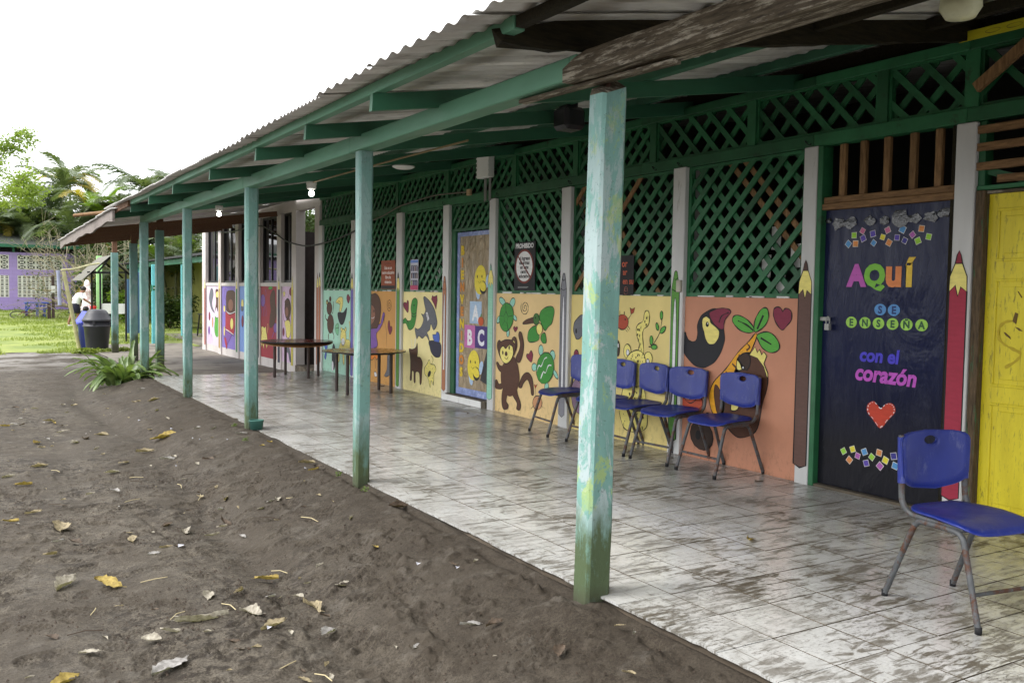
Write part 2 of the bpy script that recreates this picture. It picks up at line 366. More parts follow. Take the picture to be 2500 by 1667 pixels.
# ------------------------------------------------------------------ ground
def gz(X, Y):
    X = np.asarray(X, float); Y = np.asarray(Y, float)
    e = -.012 - .030/(1+np.exp((Y-1.7)*4))                 # soil level against the floor edge
    t = np.clip((X+1.15)/1.13, 0, 1); t = t*t*(3-2*t)
    z = -.265*(1-t) + e*t
    z = np.where(X > .02, np.minimum(z, -.16), z)
    far = np.clip((Y-12.3)/1.2, 0, 1)
    z = z*(1-far) + far*(-.265 + .03*np.clip((X+2.2)/2.0, 0, 1))
    return z + np.clip(Y-22, 0, 60)*.0145
def build_ground():
    def ax(segs):
        out = [segs[0][0]]
        for a, b, d in segs:
            n = max(1, int(round((b-a)/d))); out += [a+(b-a)*(i+1)/n for i in range(n)]
        return np.array(out)
    xs = ax([(-200,-60,35),(-60,-12,4),(-12,-4.5,.3),(-4.5,-3.2,.05),(-3.2,.06,.0135),(.06,3,.4),(3,60,4),(60,200,35)])
    ys = ax([(-60,-8,8),(-8,-1.6,.3),(-1.6,4.6,.0135),(4.6,8,.03),(8,14,.06),(14,26,.15),(26,60,.8),(60,260,25)])
    X, Y = np.meshgrid(xs, ys, indexing='ij'); Z = gz(X, Y)
    near = np.clip((20-Y)/10, 0, 1); fine = np.clip((8-Y)/3, 0, 1)*np.clip((X+4.2)/.8, 0, 1)
    yard = np.clip((.02-X)/.1, 0, 1)
    amp = near*yard
    Z += amp*((fbm(X*.9, Y*.9, 4, 3)-.5)*.05 + fine*(fbm(X*7, Y*7, 5, 9)-.5)*.018)
    cl = fbm(X*16, Y*16, 3, 21); pat = fbm(X*1.6+5, Y*1.6, 3, 5)
    Z += amp*fine*(np.clip(cl-.50, 0, 1)*np.clip((pat-.40)*6, 0, 1)*.12 + (fbm(X*40, Y*40, 2, 77)-.4)*.006)       # crumbs
    Z += np.where(yard > .5, np.exp(-((X+.12)/.10)**2)*(fbm(X*9, Y*9, 3, 33)-.45)*.05*near, 0)
    Z += .042*np.exp(-((X+.16)**2+(Y-.12)**2)/.03)
    Z -= amp*(.034*np.exp(-((X+.055)/.035)**2)*np.clip((fbm(X*2, Y*2.5, 3, 71)-.36)*6, 0, 1)*np.clip((6-Y)/3, 0, 1)*(1-np.exp(-((Y-.15)/.3)**2)))
    rut = X+1.0+.10*np.sin(Y*.7)+.02*np.sin(Y*2.3); Z -= amp*(.028*np.exp(-(rut/.13)**2) - .016*np.exp(-((rut-.26)/.10)**2))
    rut = X+1.85+.12*np.sin(Y*.5+1); Z -= amp*.02*np.exp(-(rut/.16)**2)
    # foot and tyre prints pressed into the damp soil
    for k in range(330):
        cx, cy = RNG.uniform(-2.9, -.35), RNG.uniform(-1.2, 5.5); a = RNG.uniform(0, 3.14)
        ix = np.searchsorted(xs, [cx-.16, cx+.16]); iy = np.searchsorted(ys, [cy-.16, cy+.16])
        sx, sy = X[ix[0]:ix[1], iy[0]:iy[1]]-cx, Y[ix[0]:ix[1], iy[0]:iy[1]]-cy
        u, v = sx*math.cos(a)+sy*math.sin(a), -sx*math.sin(a)+sy*math.cos(a)
        L, W = RNG.uniform(.07, .14), RNG.uniform(.035, .055)
        r2 = (u/L)**2 + (v/W)**2; m = np.clip((1.15-r2)/.3, 0, 1)
        fr = RNG.uniform(.024, .04)
        tread = np.sin(u*6.283/fr + 1.2*np.sin(v*6.283/.05))*.0075
        Z[ix[0]:ix[1], iy[0]:iy[1]] += m*(tread - .006) + np.exp(-((r2-1.25)/.3)**2)*.004
    for x0, a0 in ((-.75, .06), (-1.25, -.05)):                            # bicycle tyre lines
        w = x0 + a0*Y + .05*np.sin(Y*1.1)
        d = X-w; m = np.exp(-(d/.022)**2)*((Y > -1.5) & (Y < 4.5))*np.clip((fbm(X*1.3, Y*1.3, 3, 51)-.42)*8, 0, 1)
        Z -= m*(.010 + .004*np.sin(Y*6.283/.035))
    nx, ny = X.shape
    me = bpy.data.meshes.new('ground'); nv = nx*ny; nf = (nx-1)*(ny-1)
    co = np.stack([X, Y, Z], -1).reshape(-1).astype(np.float32)
    I = np.arange(nv).reshape(nx, ny); q = np.stack([I[:-1,:-1], I[1:,:-1], I[1:,1:], I[:-1,1:]], -1).reshape(-1).astype(np.int32)
    me.vertices.add(nv); me.vertices.foreach_set('co', co); me.loops.add(nf*4); me.loops.foreach_set('vertex_index', q)
    me.polygons.add(nf); me.polygons.foreach_set('loop_start', np.arange(nf, dtype=np.int32)*4)
    me.polygons.foreach_set('use_smooth', np.ones(nf, bool)); me.update(calc_edges=True)
    me.materials.append(DIRT); return struct(link('ground', me))
ground = build_ground()

# ------------------------------------------------------------------ porch floor with its tiles
T = .33; FEND = 12.62; FSTART = -4.95
b = B()
b.box(.03, 3.4, FSTART, FEND, -.4, -.0045)
floor = struct(b.obj('porch_floor', GROUT))
# ragged concrete lip under the tile edge
lb = B(); ny = 700
ysl = np.linspace(FSTART, FEND, ny); prof = []
for k, (dx, z) in enumerate(((.12, -.0125), (.012, -.0125), (.0, -.03), (-.005, -.07), (-.012, -.13), (-.02, -.3))):
    n1 = fbm(ysl*9, ysl*0+k*3.1, 4, 4); big = fbm(ysl*1.7, ysl*0+k*.2, 3, 8)
    jx = 0 if k == 0 else (n1-.5)*.030 + np.clip(big-.52, 0, 1)*.16
    prof.append(np.stack([.02+dx+jx+0*ysl, ysl, z+(0 if k < 2 else (n1-.5)*.02)+0*ysl], -1))
V = np.concatenate(prof); F = []
for k in range(5):
    for i in range(ny-1): F.append((k*ny+i, k*ny+i+1, (k+1)*ny+i+1, (k+1)*ny+i))
lb.add(V.tolist(), F, 0, None, False); lb.obj('slab_lip', LIPM, floor)
g = .0056
def dirty_sides(me):
    me.materials.append(TILE); me.materials.append(GROUT)
    for p in me.polygons: p.material_index = 0 if p.normal.z > .9 else 1
def tile_mesh(w, d, name):
    t = B(); t.cbox(0, w-g, 0, d-g, -.0118, 0, .0012); me = t.mesh(name); dirty_sides(me); return me
full = tile_mesh(T, T, 'tile'); last = tile_mesh(3.048-9*T, T, 'tile_cut')
joined = B(); count = 0
rows = int(round((FEND-FSTART)/T))
for r in range(rows):
    y = FSTART + .0 + r*T
    for c_ in range(10):
        x = c_*T; w = T if c_ < 9 else 3.048-9*T
        edge = c_ == 0
        if edge and r % 1 == 0:
            # broken outer edge: polygonal tile with a chipped border
            t = B(); n = 9; e = [( .004 + max(0, (fbm(np.array([(y+i*T/n)*4.]), np.array([.3]), 3, 17)[0]-.50))*.16 + random.uniform(-.002, .002), (T-g)*i/n) for i in range(n+1)]
            if -.1 < y-.0 < .28: e = [(max(p[0], .0), p[1]) for p in e]
            top = [(px, py, 0) for px, py in e] + [(T-g, T-g, 0), (T-g, 0, 0)]
            bot = [(p[0]+.002, p[1], -.0118) for p in top]; m_ = len(top)
            t.add(top+bot, [list(range(m_))[::-1]] + [(i, (i+1) % m_, m_+(i+1) % m_, m_+i) for i in range(m_)])
            me = t.mesh('tile_edge'); me.materials.append(TILE)
        else: me = full if c_ < 9 else last
        if -2.3 < y < 6.9 and count < 296:
            o = link('tile', me, None, floor, loc=(x, y, random.uniform(-.0009, .0009)), rot=(random.uniform(-.0016,.0016), random.uniform(-.0016,.0016), random.uniform(-.0012,.0012))); count += 1
        elif edge: joined.add([(p.co.x+x, p.co.y+y, p.co.z) for p in me.vertices], [list(p.vertices) for p in me.polygons])
        else: joined.cbox(x, x+w-g, y, y+T-g, -.0118, random.uniform(-.0009,.0009), .0016)
jo = joined.obj('far_tiles', [TILE, GROUT], floor, kind='stuff')
for p in jo.data.polygons: p.material_index = 0 if p.normal.z > .9 else 1
# concrete walk beyond the tiled floor
b = B(); n = 30; vs_ = []
for i in range(n+1):
    y = FEND+.004 + i*(24.5-FEND)/n
    for x in (.35, 1.2, 2.2, 3.04): vs_.append((x, y, float(gz(.5, y)) + .035 + .01*math.sin(y*2+x)))
b.add(vs_, [(i*4+j, i*4+j+1, i*4+j+5, i*4+j+4) for i in range(n) for j in range(3)], smooth=True)
struct(b.obj('concrete_walk', PATHC))
# ------------------------------------------------------------------ porch roof: posts, beam, rafters, purlins, sheets
porch = thing('porch_roof', 'lean-to porch roof of corrugated sheets on turquoise posts along the classrooms', 'roof', (0, 5, 0))
SL = .1645
def rb(x): return 2.598 + SL*x          # underside of the rafters
def post(y0, w, d, z0, z1, mat, x0=-.08, lean=(0,0), broken=False, name='post', parent=None, ch=.012, bulge=0):
    n = 26; bb = B(); rings = []
    for i in range(n+1):
        t = i/n; z = z0+(z1-z0)*t; ox, oy = lean[0]*t, lean[1]*t
        jit = lambda s: (float(fbm(np.array([z*3.]), np.array([s*7.3+y0]), 3, 2)[0])-.5)*.012
        ring = []
        cs = [(x0+ch, y0), (x0+w-ch, y0), (x0+w, y0+ch), (x0+w, y0+d-ch), (x0+w-ch, y0+d), (x0+ch, y0+d), (x0, y0+d-ch), (x0, y0+ch)]
        for k, (cx, cy) in enumerate(cs):
            zz = z
            if broken and i >= n-1: zz = z - (.05 if k in (0,7) else 0) - random.uniform(0, .05) + (.05 if k in (3,4) else 0)
            ring.append((cx+ox+jit(k//2), cy+oy+jit(k//2+4), zz))
        rings.append(ring)
    V = [p for r in rings for p in r]; F = [(i*8+k, i*8+(k+1) % 8, i*8+8+(k+1) % 8, i*8+8+k) for i in range(n) for k in range(8)]
    bb.add(V, F); bb.add(rings[-1], [list(range(8))], 1)
    return bb.obj(name, [mat, OLDW], parent or porch)
post(.137, .142, .13, -.22, 2.46, POST1, lean=(.045, 0), broken=True, ch=.015)
b = B(); b.tube([(.03,.2,2.40),(.035,.2,2.52)], .013, 8, smooth=True); b.obj('bolt', M('rusty_bolt', (70,46,34), .8), porch)
post(3.12, .105, .10, -.06, 2.50, POST2, x0=-.075, lean=(.012,0))
p3 = post(6.2, .125, .115, -.05, 2.50, POST2, x0=-.08, ch=.02)
post(9.31, .11, .10, -.04, 2.50, POST2, x0=-.075)
post(12.5, .125, .12, -.22, 2.50, POST2, x0=-.10)
# green eave beam in two lengths with a scarf joint, then the old flaking timber
b = B(); b.cbox(-.085, .045, .36, 3.30, 2.500, 2.612, .006); b.obj('beam', BEAMG, porch)
b = B(); b.cbox(-.082, .045, 3.302, 6.34, 2.498, 2.618, .006); b.obj('beam', BEAMG, porch)
b = B(); b.cbox(-.085, .042, 6.342, 9.44, 2.500, 2.622, .006); b.obj('beam', BEAMG, porch)
b = B(); b.cbox(-.084, .045, 9.442, 12.66, 2.502, 2.615, .006); b.obj('beam', BEAMG, porch)
b = B()
b.add([(-.083,.36,2.5015),(.043,.36,2.5015),(.043,.36,2.611),(-.083,.36,2.611),(-.083,.305,2.611),(.043,.305,2.611)], [(0,3,4),(1,5,2),(0,4,5,1),(3,2,5,4)]); b.obj('beam_scarf', BEAMG, porch)
n = 70; bb = B(); rg = []
for i in range(n+1):
    t = i/n; y = .40 - t*6.9; s = 0; j = lambda k: (float(fbm(np.array([y*5.]), np.array([k*5.1]), 4, 6)[0])-.5)*.012
    tp = 1 if i > 1 else (.55, .85)[i]
    zd = -.09*t; rg.append([(-.095+j(0), y, 2.488+zd+j(1)), (.055+j(2), y, 2.486+zd+j(3)), (.06+j(4), y, 2.486+zd+.122*tp+j(5)), (-.098+j(6), y, 2.486+zd+.125*tp+j(7))])
bb.add([p for r in rg for p in r], [(i*4+k, i*4+(k+1) % 4, i*4+4+(k+1) % 4, i*4+4+k) for i in range(n) for k in range(4)] + [(3,2,1,0)])
bb.obj('old_beam', OLDW, porch, label='old flaking grey timber taking over from the green beam')
b = B(); b.beam((-.02,.9,2.488), (-.02,-.35,2.452), .045, .018); b.obj('batten', OLDW, porch)
# rafters
for y in (1.80, 3.08, 4.39, 6.06, 7.69, 9.31, 10.86, 12.3):
    x0 = -.50 - random.uniform(-.015, .03); bb = B(); zz = rb(x0)
    bb.add([(x0-.006, y-.022, zz+.012), (x0-.006, y+.022, zz+.012), (3.3, y-.022, rb(3.3)), (3.3, y+.022, rb(3.3)), (x0, y-.022, zz+.115), (x0, y+.022, zz+.115), (3.3, y-.022, rb(3.3)+.115), (3.3, y+.022, rb(3.3)+.115)],
           [(0,2,3,1),(4,5,7,6),(0,4,6,2),(1,3,7,5),(0,1,5,4),(2,6,7,3)])
    r_ = bb.obj('rafter', RAFTG, porch)
    if y < 12:
        c2 = B(); c2.add([(x0-.0095, y-.0225, zz+.009), (x0-.0095, y+.0225, zz+.009), (x0-.004, y+.0225, zz+.117), (x0-.004, y-.0225, zz+.117)], [(0,1,2,3)]); 
    if y > 1 and y < 12:   # short block beside the rafter over the beam
        c3 = B(); c3.add([(-.07,y+.023,2.615),(.25,y+.023,2.615),(.25,y+.06,2.615),(-.07,y+.06,2.615),(-.03,y+.023,2.70),(.25,y+.023,2.745),(.25,y+.06,2.745),(-.03,y+.06,2.70)],[(0,3,2,1),(4,5,6,7),(0,1,5,4),(1,2,6,5),(2,3,7,6),(3,0,4,7)]); c3.obj('cleat', RAFTG, porch)
# rotten dark plank rafters near the viewer
def plank(y, x0, x1, h, w, mat, ragged=True, dz=0):
    bb = B(); n = 40; rg = []
    for i in range(n+1):
        x = x0+(x1-x0)*i/n; e = (1-i/3.) if (ragged and i < 3) else 0
        j = lambda k: (random.random()-.5)*.012 + (random.random()-.5)*.05*e
        z = 2.644+SL*x+dz
        rg.append([(x+j(0), y-w/2+j(1)*.3, z+j(2)+.03*e), (x+j(0), y+w/2+j(1)*.3, z+j(2)+.02*e), (x+j(3)*2, y+w/2, z+h-.04*e+j(4)*.4), (x+j(3)*2, y-w/2, z+h-.05*e+j(4)*.4)])
    bb.add([p for r in rg for p in r], [(i*4+k, i*4+4+k, i*4+4+(k+1) % 4, i*4+(k+1) % 4) for i in range(n) for k in range(4)] + [(0,1,2,3), tuple(n*4+q for q in (3,2,1,0))])
    return bb.obj('rafter', mat, porch)
plank(.317, -.50, 3.3, .14, .05, DARKW).__setitem__('label', 'rotten dark plank rafter with a ragged end')
[plank(yy, -.42, 3.3, .11, .05, DARKW, False) for yy in (-.95,-2.1,-3.3,-4.5,-5.7)]  # the nearest ones are unseen, part of the roof end added for shade
# purlins lying on the rafters
for px in (-.47, .55, 1.57, 2.58):
    z = rb(px)+.117
    segs = [(-6.5, .40), (.402, 5.0), (5.002, 12.7)] if px > 0 else [(.2, 3.06), (3.062, 7.66), (7.662, 10.84)]
    for y0, y1 in segs:
        b = B(); b.cbox(px-.03, px+.03, y0, y1, z, z+.066, .004); b.obj('purlin', DARKW if y1 < 1 else (BEAMG if px < 0 else RAFTG), porch)
b = B(); b.beam((-.47, -6.5, rb(-.47)+.14), (-.47, .19, rb(-.47)+.15), .05, .05); b.obj('purlin', DARKW, porch)
b = B(); b.beam((-.52, 10.85, 2.655), (-.56, 12.9, 2.62), .03, .085); b.obj('fascia_board', BROWNB, porch)
# corrugated sheets, each a thin folded plate of its own
SZ = 2.785
def sheet(y0, y1, pitch, amp, x0, x1, dz=0, per=8, name='roof_sheet', parent=None, mat=SHEET, slope=SL, base=None, shift=0):
    n = max(8, int((y1-y0)/pitch*per)); bb = B(); V = []
    xsx = [x0, x0+.25, x0+.9, (x0+x1)/2, x1]
    for i in range(n+1):
        y = y0+(y1-y0)*i/n; w = amp*math.sin((y-y0)/pitch*6.283+shift); w = w if pitch > .1 else w
        for x in xsx:
            sag = .006*math.sin(y*1.3+x*2)
            V.append((x, y, (base if base is not None else SZ)+slope*x + w + dz + sag))
    m = len(xsx); k = len(V); V += [(x, y, z-.0012) for x, y, z in V]
    F = [(i*m+j, (i+1)*m+j, (i+1)*m+j+1, i*m+j+1) for i in range(n) for j in range(m-1)]
    F += [tuple(k+q for q in f[::-1]) for f in F]
    F += [(i*m, k+i*m, k+(i+1)*m, (i+1)*m) for i in range(n)] + [((i+1)*m-1, (i+2)*m-1, k+(i+2)*m-1, k+(i+1)*m-1) for i in range(n)]
    F += [(j, j+1, k+j+1, k+j) for j in range(m-1)]
    bb.add(V, F, 0, None, True); return bb.obj(name, mat, parent or porch)
ey = [(-2.2,.16,.075,.012),( -1.35,0,0,0)]
sheets = [(-6.6,-5.5,.152,.0115,-.72,0),(-5.55,-4.4,.152,.0115,-.72,.006),(-4.45,-3.3,.152,.0115,-.72,0),(-3.35,-2.2,.152,.0115,-.72,.006),(-2.25,-1.33,.152,.0115,-.72,0),(-1.36,-.42,.152,.0115,-.75,.006),(-.45,.30,.152,.012,-.70,.012),(.20,1.36,.155,.0125,-.735,.002),(1.30,2.32,.150,.011,-.69,.010),(2.26,3.20,.076,.008,-.665,.002),(3.14,4.30,.150,.0105,-.65,.010),(4.24,5.15,.150,.0105,-.635,.002),  # nearest sheets, out of view, are added to darken the posts' near faces
          (5.1,5.95,.076,.008,-.62,.010),(5.9,6.8,.076,.008,-.62,.002),(6.75,7.6,.076,.008,-.63,.010),(7.55,8.4,.076,.008,-.62,.002),(8.35,9.2,.076,.008,-.625,.010),(9.15,10.0,.076,.008,-.62,.002),(9.95,10.8,.076,.008,-.62,.010),(10.75,11.6,.076,.008,-.625,.002),(11.55,12.7,.076,.008,-.62,.010)]
for y0, y1, p, a, x0, dz in sheets: sheet(y0, y1, p, a, x0, 3.6, dz)

# ------------------------------------------------------------------ text and mural drawing on the wall plane (facing -X)
def text_data(s, size=1, bold=0., shear=0., align='CENTER', space=1.0):
    cu = bpy.data.curves.new('t', 'FONT'); cu.body = s; cu.size = size; cu.align_x = align; cu.offset = bold; cu.shear = shear; cu.space_character = space; cu.resolution_u = 3
    o = bpy.data.objects.new('t', cu); col.objects.link(o); bpy.context.view_layer.update()
    me = bpy.data.meshes.new_from_object(o.evaluated_get(bpy.context.evaluated_depsgraph_get()))
    V = [(v.co.x, v.co.y) for v in me.vertices]; F = [list(p.vertices) for p in me.polygons]
    bpy.data.objects.remove(o); bpy.data.curves.remove(cu); bpy.data.meshes.remove(me); return V, F
def wtext(bb, s, y, z, size, c, X, bold=0., shear=0., align='CENTER', rot=0, sx=1, space=1.0):
    V, F = text_data(s, size, bold, shear, align, space); cr, sr = math.cos(rot), math.sin(rot)
    bb.add([(X, y-(vx*sx*cr-vy*sr), z+(vx*sx*sr+vy*cr)) for vx, vy in V], F, 0, c)
COL = {k: lin(v) for k, v in dict(K=(18,17,20), black=(30,31,38), maroon=(128,42,66), pale=(238,224,128), white=(228,228,232), gold=(232,166,40), umber=(84,52,36), brown=(58,42,34),
    leaf=(88,168,64), leafd=(58,140,52), leafp=(130,200,150), olive=(62,112,48), teal=(150,208,190), rust=(176,74,48), tan=(200,146,104), slate=(104,106,114), mauve=(150,122,146), navy=(46,46,66), blue=(74,104,190),
    orange=(222,128,40), purple=(124,84,160), skin=(142,96,76), red=(172,48,60)).items()}
def ribbon(bb, P, w, c, X, closed=False):
    n = len(P); Lf = []; Rt = []
    for i in range(n):
        a = P[i-1] if (closed or i) else P[i]; d = P[(i+1) % n] if (closed or i < n-1) else P[i]
        t = Vector((d[0]-a[0], d[1]-a[1]));
        if t.length < 1e-7: t = Vector((1,0))
        t.normalize(); nx, nz = -t.y*w/2, t.x*w/2
        q = .8+.45*math.sin(i*.9+P[0][0]*50)*math.sin(i*.37+1); nx *= q; nz *= q; Lf.append((X, P[i][0]+nx, P[i][1]+nz)); Rt.append((X, P[i][0]-nx, P[i][1]-nz))
    F = [(i, (i+1) % n, n+(i+1) % n, n+i) for i in range(n if closed else n-1)]
    bb.add(Lf+Rt, F, 0, c)
def figure(name, items, parent, X):
    bb = B(); lay = X-.0016; st = 0
    for c, w, sm, closed, pts in items:
        P = [(pts[i]/1000, pts[i+1]/1000) for i in range(0, len(pts), 2)]
        if sm and len(P) > 2: P = [(v.x, v.y) for v in smooth_path([(p[0], p[1], 0) for p in P], 4, bool(closed))]
        if closed:
            lay -= .0007; st = 0
            ar = sum(P[i-1][0]*P[i][1]-P[i][0]*P[i-1][1] for i in range(len(P)))
            if ar > 0: P = P[::-1]
            bb.add([(lay, p[0], p[1]) for p in P], [list(range(len(P)))], 0, COL[c])
            if w: ribbon(bb, P, w*.0021, COL['K'], lay-.0003, True)
        else:
            st += 1; ribbon(bb, P, w*.0021, COL[c], lay-.0003-st*.00002)
    return bb.obj(name, ATTR, parent)
